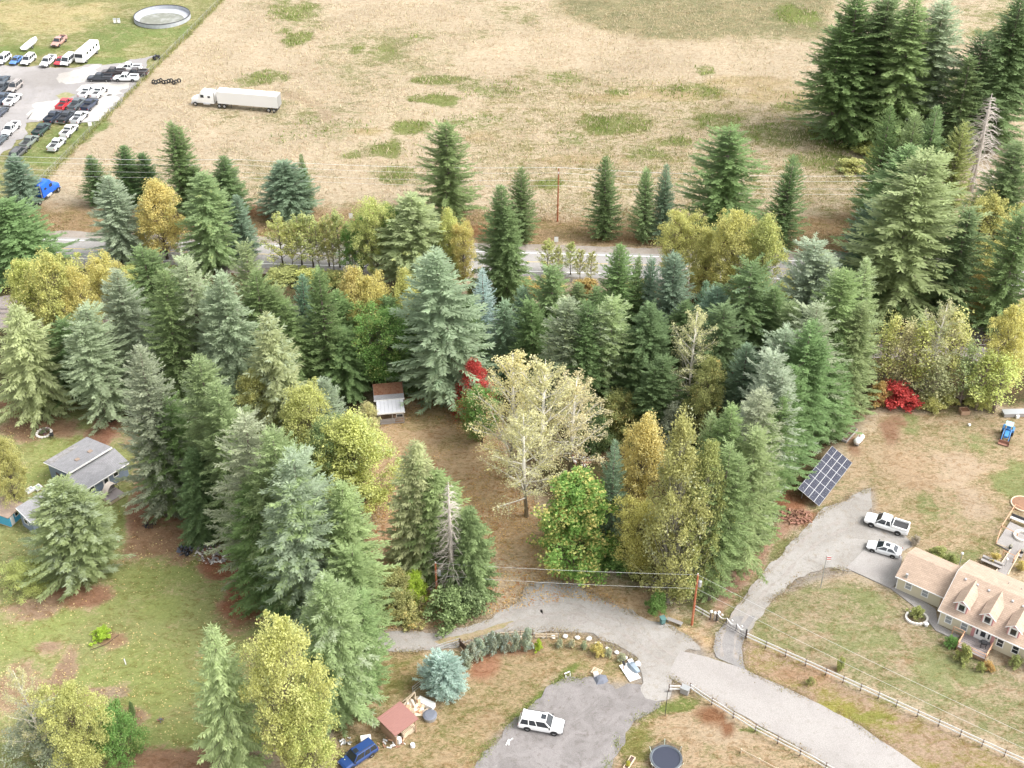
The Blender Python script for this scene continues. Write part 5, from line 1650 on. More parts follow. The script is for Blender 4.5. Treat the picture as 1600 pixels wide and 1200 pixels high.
# front deck with orange rails
dk = [hf(*q, .62) for q in ((1504, 996), (1496, 1010), (1539, 1030), (1550, 1008))]
dx0, dx1 = min(dk[0][0], dk[1][0]), max(dk[2][0], dk[3][0])
dy0 = (dk[1][1] + dk[2][1]) / 2
deck = thing('front_deck', 'grey board deck with orange railing before the cream house door', 'deck', HO, HR)
nb = max(8, int((-.1 - dy0) / .28))
db = MB().box(dx0, dx1, 0, .262, .52, .6).mesh('deck_board', 'deck_board')
for k in range(nb):
    link('deck_board', db, deck, (0, dy0 + k * (-.1 - dy0) / nb, 0))
MB().box(dx0 + .05, dx1 - .05, dy0 + .05, -.15, 0, .515).build('skirt', 'wood', deck)
for a, b in (((dx0, dy0), (dx1, dy0)), ((dx0, dy0), (dx0, -.7)), ((dx1, dy0), (dx1, -.4)), ((dx0, -.7), (dx0 - 1.4, -.7))):
    for z in (1.02, 1.5):
        MB().tube([(a[0], a[1], z), (b[0], b[1], z)], .06, 4).build('rail', 'orange_wood', deck)
    n = max(1, int(math.dist(a, b) / 1.2))
    for k in range(n + 1):
        q = (a[0] + (b[0] - a[0]) * k / n, a[1] + (b[1] - a[1]) * k / n)
        MB().box(q[0] - .05, q[0] + .05, q[1] - .05, q[1] + .05, .1, 1.5).build('post', 'orange_wood', deck)
gp = HO + hx_ * (dx1 - .9) + hy_ * -1.1
o = thing('grill', 'black barbecue grill in the corner of the front deck', 'grill', (gp.x, gp.y, .6), HR + .3)
MB().rings([[(-.35, -.28, .75), (.35, -.28, .75), (.35, .28, .75), (-.35, .28, .75)], [(-.36, -.3, .98), (.36, -.3, .98), (.36, .3, .98), (-.36, .3, .98)], [(-.33, -.18, 1.15), (.33, -.18, 1.15), (.33, .2, 1.15), (-.33, .2, 1.15)]]).build('hood', 'black', o)
MB().box(-.7, -.36, -.22, .22, .9, .94).box(.36, .7, -.22, .22, .9, .94).build('side_shelf', 'dark_metal', o)
for sx in (-.3, .3):
    for sy in (-.2, .2):
        MB().box(sx - .025, sx + .025, sy - .025, sy + .025, 0, .75).build('leg', 'dark_metal', o)
# back garden: patio beds, walkway, rails
pat = thing('garden_patio', 'grey gravel patio with orange rails behind the cream house', 'patio', HO, HR)
def pp(*q):
    return [hf(u, v, 0) for u, v in q]
MB().prism(pp((1556, 850), (1578, 816), (1612, 832), (1596, 872)), -.1, .12).build('paving', 'concrete', pat)
MB().prism(pp((1579, 858), (1592, 868), (1572, 900), (1556, 892)), -.1, .115).build('walkway', 'concrete', pat)
for (a, b, z) in (((1563, 829), (1584, 796), .9), ((1584, 795), (1606, 806), .9), ((1563, 829), (1588, 841), .9), ((1556, 850), (1563, 829), .5), ((1567, 867), (1584, 875), .8), ((1582, 880), (1592, 866), .8)):
    p0, p1 = hf(*a), hf(*b)
    MB().tube([(p0[0], p0[1], z), (p1[0], p1[1], z)], .07, 4).build('rail', 'orange_wood', pat)
    for q in (p0, p1):
        MB().box(q[0] - .06, q[0] + .06, q[1] - .06, q[1] + .06, 0, z).build('post', 'orange_wood', pat)
for (a, b) in (((1556, 850), (1579, 859)), ((1579, 859), (1556, 893)), ((1592, 866), (1574, 899))):
    p0, p1 = hf(*a), hf(*b)
    MB().tube([(p0[0], p0[1], .16), (p1[0], p1[1], .16)], .08, 4).build('edging', 'pale_wood', pat)
q = G(1596, 840)
ring_ = thing('fire_pit', 'round stone fire ring on the garden patio', 'fire pit', (q.x, q.y, .12))
st = MB().box(-.2, .2, -.13, .13, 0, .35).mesh('stone', 'boulder')
for k in range(16):
    a = 2 * math.pi * k / 16
    link('stone', st, ring_, (1.0 * math.cos(a), 1.0 * math.sin(a), 0), a + math.pi / 2)
q = G(1592, 818)
o = thing('patio_bench', 'white-topped bench at the far side of the garden patio', 'bench', (q.x, q.y, .12), HR)
MB().box(-1.3, 1.3, -.25, .25, .4, .5).build('seat', 'white_paint', o)
MB().box(-1.3, 1.3, .25, .33, .4, .95).build('backrest', 'dark_metal', o)
for x in (-1.15, 1.15):
    MB().box(x - .06, x + .06, -.22, .22, 0, .4).build('leg', 'dark_metal', o)
q = G(1548, 884)
o = thing('garden_bench', 'grey wooden planter bench against the back wall of the cream house', 'bench', (q.x, q.y, 0), HR)
MB().box(-1.4, 1.4, -.25, .2, .42, .5).build('seat', 'grey_wood', o)
MB().box(-1.4, 1.4, .3, .7, 0, .75).build('planter_box', 'grey_wood', o)
for x in (-1.2, 1.2):
    MB().box(x - .06, x + .06, -.2, .2, 0, .42).build('leg', 'grey_wood', o)
for (u, v, lab) in ((1578, 858, 'white-flowered pot at the patio corner'), (1596, 865, 'white-flowered pot across the walkway from the corner one')):
    q = G(u, v)
    o = thing('flower_pot', lab, 'flower pot', (q.x, q.y, .1))
    MB().tube([(0, 0, 0), (0, 0, .4)], [.18, .26], 10).build('pot', 'black', o)
    c = link('crown', KIND['b'][0]['crown'], o, (0, 0, .25)); c.scale = (.13, .13, .15); c.color = (.6, .58, .5, 1); c['tint'] = [.2, .3, .1]; c['tint_share'] = .3
for (u, v, h_, lab) in ((1497, 888, 2.6, 'white globe lamp on a post by the garage corner'), (1570, 885, 1.2, 'white globe lamp on a short post by the walkway')):
    q = G(u, v)
    o = thing('garden_lamp', lab, 'lamp', (q.x, q.y, 0))
    MB().tube([(0, 0, 0), (0, 0, h_)], .05, 6).build('post', 'galvanised', o)
    MB().rings([[(.2 * math.sin(a) * math.cos(t), .2 * math.sin(a) * math.sin(t), h_ + .18 - .2 * math.cos(a)) for t in np.linspace(0, 6.283, 11)[:-1]] for a in np.linspace(.15, 3.0, 7)]).build('globe', 'white_paint', o, smooth=True)
q = G(1440, 972)
o = thing('flower_bed', 'round stone-edged flower bed beside the front path', 'flower bed', (G(1432, 966).x, G(1432, 966).y, 0))
for k in range(18):
    a = 2 * math.pi * k / 18
    link('stone', st, o, (1.35 * math.cos(a), 1.1 * math.sin(a), -.1), a + math.pi / 2)
q = G(1447, 978)
MBt = MB().tube([(0, 0, 0), (0, 0, .4)], [.22, .3], 10)
o = MBt.build('flower_tub', 'white_paint', None, (q.x, q.y, .05)); tag(o, 'white flower tub at the bend of the front path', 'flower tub')

# ---- blue-grey house on the left
A_, B_ = G(49, 818, 2.4), G(187, 732.5, 2.4)
LR = direction(A_, B_)
lx, ly = Vector((math.cos(LR), math.sin(LR), 0)), Vector((-math.sin(LR), math.cos(LR), 0))
LO = A_ + lx * .25 + ly * .35
LO.z = 0
lf = Frame(LO, LR)
LL = (B_ - A_).length + 1.2
_, LD = lf(67, 769, 3.5)
_, LD2 = lf(110, 741, 3.5)
LD = (LD + LD2) / 2
lh = thing('blue_grey_house', 'low blue-grey house with grey shingle roofs under the left firs', 'house', LO, LR)
w = MB()
w.box(0, LL, 0, .18, 0, 2.42).box(0, LL, LD - .2, LD - .02, 0, 3.38)
w.xprism([(.18, 0), (LD - .2, 0), (LD - .2, 3.36), (.18, 2.42)], 0, .18).xprism([(.18, 0), (LD - .2, 0), (LD - .2, 3.36), (.18, 2.42)], LL - .18, LL)
w.build('wall', 'blue_grey_siding', lh)
lr = MB().slab([(-.25, -.35, 2.46), (LL + .3, -.35, 2.46), (LL + .3, LD + .05, 3.52), (-.25, LD + .05, 3.52)], .1).build('roof', 'grey_shingle', lh)
MB().box(-.27, LL + .3, -.44, -.35, 2.3, 2.45).build('fascia', 'white_paint', lr)
MB().tube([(-.28, -.36, 2.4), (-.28, LD, 3.46)], .06, 4).build('bargeboard', 'white_paint', lr)
ua, ub, uc, ud = lf(110, 740.6, 4.2), lf(175, 696, 4.2), lf(131, 682.5, 3.0), lf(69, 724, 3.0)
ux0, ux1 = (ua[0] + ud[0]) / 2, (ub[0] + uc[0]) / 2
uy0, uy1 = (ua[1] + ub[1]) / 2, (uc[1] + ud[1]) / 2
up_ = MB().slab([(ux0, uy0, 4.25), (ux1, uy0, 4.25), (ux1, uy1, 3.0), (ux0, uy1, 3.0)], .12).build('upper_roof', 'grey_shingle', lh)
MB().box(ux0 - .02, ux1 + .02, uy0 - .09, uy0, 4.0, 4.24).build('fascia', 'white_paint', up_)
MB().tube([(ux0 - .03, uy0, 4.16), (ux0 - .03, uy1, 2.92)], .06, 4).build('bargeboard', 'white_paint', up_)
MB().box(ux0 + .3, ux1 - .3, LD + .3, uy1 - .5, 0, 2.95).build('upper_wall', 'blue_grey_siding', lh)
MB().box(ux0 + .3, ux1 - .3, LD + .06, LD + .3, 3.4, 3.95).build('clerestory', 'glass', lh)
for u, v in ((121, 719), (141, 706)):
    x, y = lf(u, v, 3.8)
    zz = 4.25 + (y - uy0) * (3.0 - 4.25) / (uy1 - uy0)
    MB().box(x - .32, x + .32, y - .3, y + .3, zz - .05, zz + .12).build('skylight', 'brown_roof', up_)
my = uy1 - (uy1 - uy0) * .02
MB().slab([(ux0 + .2, uy1 - 1.6, 3.0 + 1.6 * 1.25 / (uy1 - uy0) + .012), (ux1 - 2.2, uy1 - 1.3, 3.0 + 1.3 * 1.25 / (uy1 - uy0) + .012), (ux1 - 2.4, uy1 - .1, 3.03 + .012), (ux0 + .2, uy1 - .1, 3.03 + .012)], .01).build('moss_patch', M('moss_dirt', (.2, .185, .17), .95, 0, .5, 1.5, col2=(.3, .29, .29), lo=.35, hi=.6), up_)
for (u, v, wd, z0, z1) in ((143, 767, 1.3, 1.2, 1.95), (182, 742, .7, 1.3, 1.9)):
    x, _ = lf(u, v, 1.55)
    window(lh, 'y', x - wd / 2, x + wd / 2, 0, 0, z0, z1, -1, 'glass', .1, False)
x, _ = lf(168.5, 754.5, 1.3)
d = MB().box(x - .55, x + .55, -.06, -.004, .5, 2.3).build('door', 'white_paint', lh)
MB().box(x - .3, x + .3, -.085, -.06, 1.15, 2.1).build('pane', 'glass', d)
window(lh, 'x', 1.2, 2.0, 0, 0, 1.1, 1.9, -1, 'glass', .09, False)
wy = LD + .3
window(lh, 'x', wy + .8, wy + 2.2, ux0 + .3, 0, 1.4, 2.4, -1, 'glass', .08, False)
MB().box(ux0 + .24, ux0 + .3, wy + 2.7, wy + 3.5, .1, 2.1).build('side_door', 'dark_wood', lh)
# porch deck with arched grill cover
q0, q1, q2 = lf(159, 776, .6), lf(171, 785, .6), lf(194, 770, .6)
pd = thing('porch_deck', 'small wooden porch deck at the blue-grey house door', 'deck', LO, LR)
px0, px1, py0 = q0[0], q2[0], min(q1[1], q2[1])
bd = MB().box(px0, px1, 0, .27, .52, .6).mesh('deck_board', 'deck_board')
for k in range(int((-.05 - py0) / .285)):
    link('deck_board', bd, pd, (0, py0 + k * .285, 0))
MB().box(px0 + .03, px1 - .03, py0 + .03, -.1, 0, .515).build('skirt', 'pale_wood', pd)
q = LO + lx * ((px0 + px1) / 2 + .2) + ly * (py0 * .5)
o = thing('porch_swing', 'cream arched canopy swing on the porch deck', 'swing', (q.x, q.y, .6), LR + .15)
m = MB()
arc = [(-1.1 + 2.2 * k / 10, .55 + 1.05 * math.sin(math.pi * k / 10) ** .6) for k in range(11)]
for (xa, za), (xb, zb) in zip(arc[:-1], arc[1:]):
    m.quadhull([(xa, -.5, za - .04), (xb, -.5, zb - .04), (xb, .5, zb - .04), (xa, .5, za - .04), (xa, -.5, za), (xb, -.5, zb), (xb, .5, zb), (xa, .5, za)])
m.build('canopy', 'canvas', o)
for sx in (-1.08, 1.08):
    for sy in (-.46, .46):
        MB().tube([(sx, sy, 0), (sx, sy, .56)], .03, 5).build('leg', 'dark_metal', o)
MB().box(-.8, .8, -.25, .25, .4, .48).box(-.8, .8, .2, .27, .48, .9).build('seat', 'grey_wood', o)
# cold frame
q = G(55, 766)
o = thing('cold_frame', 'white two-lid cold frame on the grass behind the blue-grey house', 'cold frame', (q.x, q.y, 0), LR)
MB().box(-1.2, .0, 0, .9, 0, .35).box(0, 1.0, -.5, .5, 0, .35).build('frame', 'white_paint', o)
for x0, x1, y0, y1 in ((-1.05, -.6, .15, .75), (-.5, -.12, .15, .75), (.15, .85, -.35, .35)):
    MB().box(x0, x1, y0, y1, .351, .37).build('lid', 'pale_glass', o)
# blue shed
q = [G(0, 785, 2.2), G(23, 774, 2.2), G(37.5, 786, 2.2), G(12, 809, 2.2)]
SR = direction(q[3], q[2])
o0 = Vector((q[3].x, q[3].y, 0))
bs = thing('blue_shed', 'bright blue shed with brown flat roof at the left edge', 'shed', o0, SR)
sf = Frame(o0, SR)
sw, sd_ = (q[2] - q[3]).length, (q[0] - q[3]).length
MB().box(.25, sw - .25, .25, sd_ - .2, .15, 2.08).build('wall', 'blue_siding', bs)
MB().box(.3, sw - .3, .3, sd_ - .3, 0, .15).build('plinth', 'pale_wood', bs)
MB().slab([(-.05, -.05, 2.15), (sw + .05, -.05, 2.15), (sw + .05, sd_, 2.35), (-.05, sd_, 2.35)], .1).build('roof', 'brown_roof', bs)
MB().box(.5, 1.15, .21, .25, .2, 1.9).build('door', 'white_paint', bs)
window(bs, 'y', 1.5, 2.1, .25, 0, 1.1, 1.7, -1, 'glass', .07, False)
# ---- grey lean-to shed in the clearing
c0, c1 = G(594.5, 664), G(632, 660.5)
CR = direction(c0, c1)
cx_, cy_ = Vector((math.cos(CR), math.sin(CR), 0)), Vector((-math.sin(CR), math.cos(CR), 0))
cf = Frame(c0, CR)
cs = thing('lean_to_shed', 'small shed with grey lean-to roof and leaf-covered upper roof in the clearing', 'shed', c0, CR)
cw = (c1 - c0).length
la, lb = cf(591, 647, 2.1)[1], cf(588.5, 627, 2.75)[1]
MB().slab([(-.35, la, 2.1), (cw + .15, la, 2.1), (cw + .15, lb, 2.75), (-.35, lb, 2.75)], .05).build('lean_to_roof', 'plastic_panel', cs)
for k in range(1, 7):
    x = -.35 + (cw + .5) * k / 7
    MB().tube([(x, la + .02, 2.115), (x, lb - .02, 2.765)], .022, 4).build('roof_rib', 'galvanised', cs)
MB().box(-.4, cw + .2, la - .06, la, 1.93, 2.12).build('fascia', 'white_paint', cs)
MB().box(-.7, cw + .35, lb - .02, lb + .05, 2.68, 2.9).build('upper_fascia', 'white_paint', cs)
ut = cf(590, 601, 3.7)[1]
ur = MB().slab([(-.65, lb + .05, 2.93), (cw + .3, lb + .05, 2.93), (cw + .3, ut, 3.8), (-.65, ut, 3.8)], .1).build('upper_roof', 'grey_shingle', cs)
k = .3
yl, zl = lb + .05 + (ut - lb) * k, 2.93 + .87 * k
MB().slab([(-.6, yl, zl + .03), (cw * .45, yl + .12, zl + .06), (cw + .25, yl - .05, zl + .02), (cw + .28, ut + .02, 3.85), (-.62, ut + .02, 3.85)][:4] if False else [(-.62, yl, zl + .04), (cw + .27, yl - .05, zl + .03), (cw + .28, ut + .02, 3.86), (-.63, ut + .02, 3.86)], .045).build('fallen_leaves', 'leaf_litter', ur)
MB().box(-.3, cw, lb + .2, ut - .2, 0, 2.8).build('wall', 'grey_wood', cs)
for x in (0, cw * .5, cw - .1):
    MB().box(x, x + .1, 0, .1, 0, 2.02).build('post', 'grey_wood', cs)
for z in (.05, .55, .95):
    MB().box(.1, cw - .1, .02, .06, z, z + .09).build('rail', 'grey_wood', cs)
MB().box(.1, cw * .62, .065, .09, .1, 1.0).build('front_panel', 'grey_wood', cs)
MB().box(cw * .68, cw - .15, .07, .1, 1.15, 1.75).build('window', 'white_paint', cs)
MB().box(cw * .7, cw - .2, .05, .069, 1.2, 1.7).build('pane', 'glass', cs)
MB().box(.05, cw - .05, .12, lb, .0, .06).build('floor', 'wood', cs)
# ---- red-roofed open shed
q = [G(591, 1121, 2.25), G(627, 1096, 2.55), G(654, 1122.5, 2.55), G(617.5, 1150.6, 2.25)]
r0 = Vector((q[3].x, q[3].y, 0))
RR = direction(q[3], q[2])
rs = thing('open_shed', 'open wood shed with red metal roof by the lower lane', 'shed', r0, RR)
rw_, rd_ = math.hypot(q[2].x - q[3].x, q[2].y - q[3].y), math.hypot(q[0].x - q[3].x, q[0].y - q[3].y)
ro = MB().slab([(0, 0, 2.3), (rw_, 0, 2.5), (rw_, rd_, 2.5), (0, rd_, 2.3)], .06).build('roof', 'red_metal_roof', rs)
for k in range(1, 12):
    y = rd_ * k / 12
    MB().tube([(.02, y, 2.315), (rw_ - .02, y, 2.515)], .022, 4).build('roof_rib', 'red_metal_roof', ro)
for x in (.3, rw_ - .3):
    for y in (.3, rd_ / 2, rd_ - .3):
        MB().box(x - .06, x + .06, y - .06, y + .06, 0, 2.25 + .1 * x / rw_).build('post', 'wood', rs)
MB().box(.24, .3, .3, rd_ - .3, .1, 1.5).build('side_boards', 'wood', rs)
MB().box(.3, rw_ - .3, rd_ - .3, rd_ - .24, .1, 2.0).build('back_boards', 'dark_wood', rs)
logm = MB().tube([(0, -.25, 0), (0, .25, 0)], .09, 6).mesh('log', 'pale_wood')
for i in range(10):
    for j in range(5):
        link('log', logm, rs, (rw_ - 1.9 + i * .19 + (.09 if j % 2 else 0), .75 + rnd.uniform(-.04, .04), .09 + j * .16))
# ---------------------------------------------------------------- solar array
t_, r_, b_, l_ = G(1300.4, 696, 2.2), G(1331.8, 723, .6), G(1279.8, 790.8, .6), G(1247.3, 762.6, 2.2)
AR = direction(b_, r_)
ao = Vector((b_.x, b_.y, 0))
arr = thing('solar_array', 'tilted ground-mounted solar array beside the fir row', 'solar array', ao, AR)
AL = (r_ - b_).length
AW = math.hypot(l_.x - b_.x, l_.y - b_.y)
tilt = math.atan2(1.6, AW)
sw_ = math.hypot(AW, 1.6)
cell_w, cell_h = AL / 6, sw_ / 4
pm = MB().box(.0, cell_w - .02, 0, cell_h - .02, -.04, 0).mesh('panel_frame', 'solar_frame')
cm = MB().box(.03, cell_w - .05, .03, cell_h - .05, .0, .006).mesh('cell_sheet', 'solar_cell')
lm = MB()
for k in range(1, 10):
    y = .035 + (cell_h - .12) * k / 10
    lm.box(.04, cell_w - .09, y - .0015, y + .0015, .0061, .008)
lm = lm.mesh('busbars', 'galvanised')
for i in range(6):
    for j in range(4):
        pnl = link('solar_panel', pm, arr)
        pnl.rotation_euler = (tilt, 0, 0)
        pnl.location = (i * cell_w, j * cell_h * math.cos(tilt), .6 + j * cell_h * math.sin(tilt))
        link('cell_sheet', cm, pnl); link('busbars', lm, pnl)
for x in (.8, AL / 2, AL - .8):
    for y, z in ((.5, .65), (AW - .5, 2.0)):
        MB().tube([(x, y, 0), (x, y, z)], .05, 6).build('post', 'galvanised', arr)
for y, z in ((.5, .72), (AW - .5, 1.92)):
    MB().tube([(.2, y, z), (AL - .2, y, z)], .04, 4).build('rail', 'galvanised', arr)

# ---------------------------------------------------------------- poles and wires
def pole(u, v, h, label, transformer=False, arm=False, face=0.0, extra=None):
    p = G(u, v)
    o = thing('utility_pole', label, 'utility pole', (p.x, p.y, 0), face)
    MB().tube([(0, 0, -.2), (0, 0, h)], [.17, .12], 9).build('pole', 'pole_wood', o)
    MB().tube([(0, 0, h), (0, 0, h + .22)], [.04, .07], 6).build('insulator', 'white_paint', o)
    if transformer:
        MB().tube([(.42, 0, h - 2.2), (.42, 0, h - 2.1), (.42, 0, h - 1.25), (.42, 0, h - 1.15)], [.2, .25, .25, .15], 10).build('transformer', 'galvanised', o, smooth=False)
        MB().box(.1, .3, -.05, .05, h - 1.9, h - 1.8).box(.1, .3, -.05, .05, h - 1.5, h - 1.4).build('bracket', 'dark_metal', o)
    if arm:
        MB().box(-.07, .07, -1.2, 1.2, h - .7, h - .58).build('cross_arm', 'grey_wood', o)
        for y in (-1.1, 1.1):
            MB().tube([(0, y, h - .58), (0, y, h - .38)], .05, 6).build('insulator', 'white_paint', o)
    return o, p, h
def span(name, a, b, sag, label, r=.018, n=14, cat='wire', group=None):
    pts = []
    for k in range(n + 1):
        t = k / n
        p = a.lerp(b, t)
        p.z -= sag * 4 * t * (1 - t)
        pts.append(p)
    return tag(MB().tube(pts, r, 4).build(name, 'wire'), label, cat, group)
_, p1, h1 = pole(683, 936, height_of(936, 880), 'red-brown pole with transformer at the lane bend shrubs', True, False, 0.0)
_, p2, h2 = pole(1081, 976, height_of(976, 898), 'red-brown pole with transformer beside the driveway gate', True, False, 0.3)
_, p3, h3 = pole(871, 346, height_of(346, 263), 'tall red-brown pole in the field beyond the highway', False, True, rad(-3))
V = Vector
span('power_line', V((p1.x, p1.y, h1)), V((p2.x, p2.y, h2)), .25, 'upper wire between the two lane poles')
span('power_line', V((p1.x, p1.y, h1 - 2.2)), V((p2.x, p2.y, h2 - 2.4)), .3, 'lower wire between the two lane poles')
far = G(1700, 1215, 6.5)
span('power_line', V((p2.x, p2.y, h2)), far + V((0, 0, 2.2)), .5, 'upper wire running from the gate pole over the front lawn')
span('power_line', V((p2.x, p2.y, h2 - 2.4)), far, .5, 'lower wire running from the gate pole over the front lawn')
dline = V((1, -.0555, 0)).normalized()
for off, dz, lab in ((0, .2, 'top highway wire over the dry field'), (-1.1, -.38, 'far highway wire on the cross arm'), (1.1, -.38, 'near highway wire on the cross arm'), (.15, -2.6, 'low highway telephone wire'), (-.15, -3.6, 'lowest highway telephone wire')):
    a = V((p3.x, p3.y + off, h3 + dz))
    span('power_line', a, a - dline * 62, .7, lab + ', left span', .02)
    span('power_line', a, a + dline * 62, .7, lab + ', right span', .02)
    span('power_line', a - dline * 62, a - dline * 124, .7, lab + ', far left span', .02)

# ---------------------------------------------------------------- fences and gate
def rail_fence(name, label, pts, n, rails=(.5, 1.05), post='dark_wood', rail='white_paint', h=1.25, rr=.1):
    """pts: photo polyline; n bays per stretch"""
    q = [G(*p) for p in pts]
    o = thing(name, label, 'fence', (q[0].x, q[0].y, 0))
    pm_ = MB().box(-.06, .06, -.06, .06, -.1, h).mesh('post', post)
    last = None
    for i, k in enumerate(n):
        a, b = q[i] - q[0], q[i + 1] - q[0]
        rz = direction(a, b)
        L_ = (b - a).length / k
        rm = MB().box(.03, L_ - .03, -.1, -.06, -rr, rr).mesh('rail', rail)
        for j in range(k):
            p = a.lerp(b, j / k)
            link('post', pm_, o, p, rz)
            for z in rails:
                c = link('rail', rm, o, (p.x, p.y, z), rz)
        last = b
    link('post', pm_, o, last, rz)
    return o
rail_fence('rail_fence', 'long white two-rail fence along the front lawn', [(1166, 998), (1290, 1054), (1400, 1104), (1500, 1150), (1640, 1214)], [4, 4, 3, 4])
rail_fence('rail_fence', 'short white rail fence between gate and pole', [(1086, 955), (1109, 968)], [2], h=1.15)
rail_fence('rail_fence', 'white rail fence on the trampoline side of the paved road', [(1078, 1078), (1112, 1101), (1180, 1143), (1250, 1180), (1330, 1225)], [1, 2, 2, 2])
rail_fence('rail_fence', 'stub of white rail fence by the letter box', [(1045, 1080), (1063, 1080)], [1])
rail_fence('rail_fence', 'low pale board fence at the bottom edge', [(1158, 1175), (1215, 1205)], [2], (.5,), 'pale_wood', 'pale_wood', .6)
rail_fence('rail_fence', 'white rails among the garden boulders', [(835, 997), (872, 997)], [2], (.35, .8), 'grey_wood', 'pale_wood', .9)
rail_fence('rail_fence', 'grey board fence behind the curved hedge', [(775, 996), (832, 992)], [3], (.4, .85), 'dark_wood', 'pale_wood', 1.0, .06)
# wire fence of the storage yard
wf = thing('wire_fence', 'long wire fence between storage yard and dry field', 'fence', (0, 0, 0))
fa, fb = G(58, 292), G(352, -4)
pm_ = MB().tube([(0, 0, -.1), (0, 0, 1.45)], .045, 5).mesh('post', 'grey_wood')
n = 40
for k in range(n + 1):
    p = fa.lerp(fb, k / n)
    link('post', pm_, wf, p)
for z in (.3, .75, 1.2, 1.4):
    MB().tube([fa + V((0, 0, z)), fb + V((0, 0, z))], .012, 4).build('wire', 'galvanised', wf)
# weeds along the wire fence
rng = np.random.default_rng(77)
B_, D_ = [], []
for k in range(2600):
    p = fa.lerp(fb, rng.random())
    B_.append((p.x + rng.normal(0, .45), p.y + rng.normal(0, .3), 0)); D_.append((rng.normal(0, .35), rng.normal(0, .35), 1))
B_, D_ = np.array(B_), np.array(D_)
wk = link('fence_weeds', leaf_mesh('fence_weeds', kites(B_, D_, rng.normal(0, 1, (2600, 3)), rng.uniform(.4, .9, 2600), rng.uniform(.08, .2, 2600)), rng))
wk.color = (.24, .25, .085, 1); wk['tint'] = [.4, .34, .16]; wk['tint_share'] = .4
tag(wk, 'weeds growing along the wire fence', 'weeds', kind='stuff')
# driveway gate with swags
ga, gb = G(1119, 970), G(1165, 997)
GR = direction(ga, gb)
gl = (gb - ga).length
gate = thing('driveway_gate', 'dark gate with white curved top bars across the driveway', 'gate', ga, GR)
for x in (0, gl):
    MB().tube([(x, 0, -.1), (x, 0, 1.6)], .1, 8).build('gate_post', 'dark_metal', gate)
nb = 3
for k in range(nb):
    x0, x1 = gl * k / nb, gl * (k + 1) / nb
    sw = [(x0 + (x1 - x0) * j / 8, 0, 1.55 - .5 * math.sin(math.pi * j / 8)) for j in range(9)]
    MB().tube(sw, .06, 6).build('swag_bar', 'white_paint', gate)
    MB().tube([(x1 - .02, 0, .2), (x1 - .02, 0, 1.6)], .05, 6).build('stile', 'dark_metal', gate)
    MB().rings([[(x0 + (x1 - x0) / 2 + .16 * math.cos(a), .05, 1.62 + .16 * math.sin(a)) for a in np.linspace(0, 6.283, 9)[:-1]], [(x0 + (x1 - x0) / 2 + .16 * math.cos(a), -.05, 1.62 + .16 * math.sin(a)) for a in np.linspace(0, 6.283, 9)[:-1]]]).build('medallion', 'white_paint', gate)
    for j in range(1, 7):
        x = x0 + (x1 - x0) * j / 7
        MB().tube([(x, 0, .2), (x, 0, 1.5 - .5 * math.sin(math.pi * j / 7))], .015, 4).build('baluster', 'dark_metal', gate)
MB().tube([(0, 0, .2), (gl, 0, .2)], .035, 5).tube([(0, 0, .7), (gl, 0, .7)], .03, 5).build('cross_bar', 'dark_metal', gate)
for k, (u, v, lab) in enumerate(((1110, 967, 'white ball finial post left of the gate, outer'), (1116, 969, 'white ball finial post left of the gate, inner'), (1122, 968, 'white-topped post at the gate hinge'))):
    p = G(u, v)
    o = thing('gate_ornament', lab, 'post', (p.x, p.y, 0))
    MB().box(-.07, .07, -.07, .07, 0, 1.2).build('post', 'grey_wood', o)
    MB().rings([[(.22 * math.sin(a) * math.cos(t), .22 * math.sin(a) * math.sin(t), 1.36 - .2 * math.cos(a)) for t in np.linspace(0, 6.283, 9)[:-1]] for a in np.linspace(.2, 2.95, 6)]).build('ball', 'white_paint', o, smooth=True)
# brown gate post and board by the hedge
ba, bb_ = G(719, 1010), G(731, 1022)
o = thing('wooden_gate', 'dark brown board gate beside the blue spruce', 'gate', ba, direction(ba, bb_))
L_ = (bb_ - ba).length
for k in range(4):
    MB().box(0, L_, -.03, .03, .15 + k * .26, .36 + k * .26).build('board', 'dark_wood', o)
for x in (0, L_):
    MB().box(x - .07, x + .07, -.07, .07, 0, 1.4).build('post', 'dark_wood', o)
def pipe_gate(label, a, b, h=1.1):
    a, b = G(*a), G(*b)
    o = thing('pipe_gate', label, 'gate', a, direction(a, b))
    L_ = (b - a).length
    for z in (.2, .65, h):
        MB().tube([(0, 0, z), (L_, 0, z)], .035, 5).build('rail', 'galvanised', o)
    for x in (0, L_):
        MB().tube([(x, 0, 0), (x, 0, h)], .04, 5).build('post', 'galvanised', o)
pipe_gate('thin metal gate across the grass between lane and hedge', (682, 1018), (718, 1006))
pipe_gate('small metal gate beside the blue spruce', (645, 1083), (658, 1073))

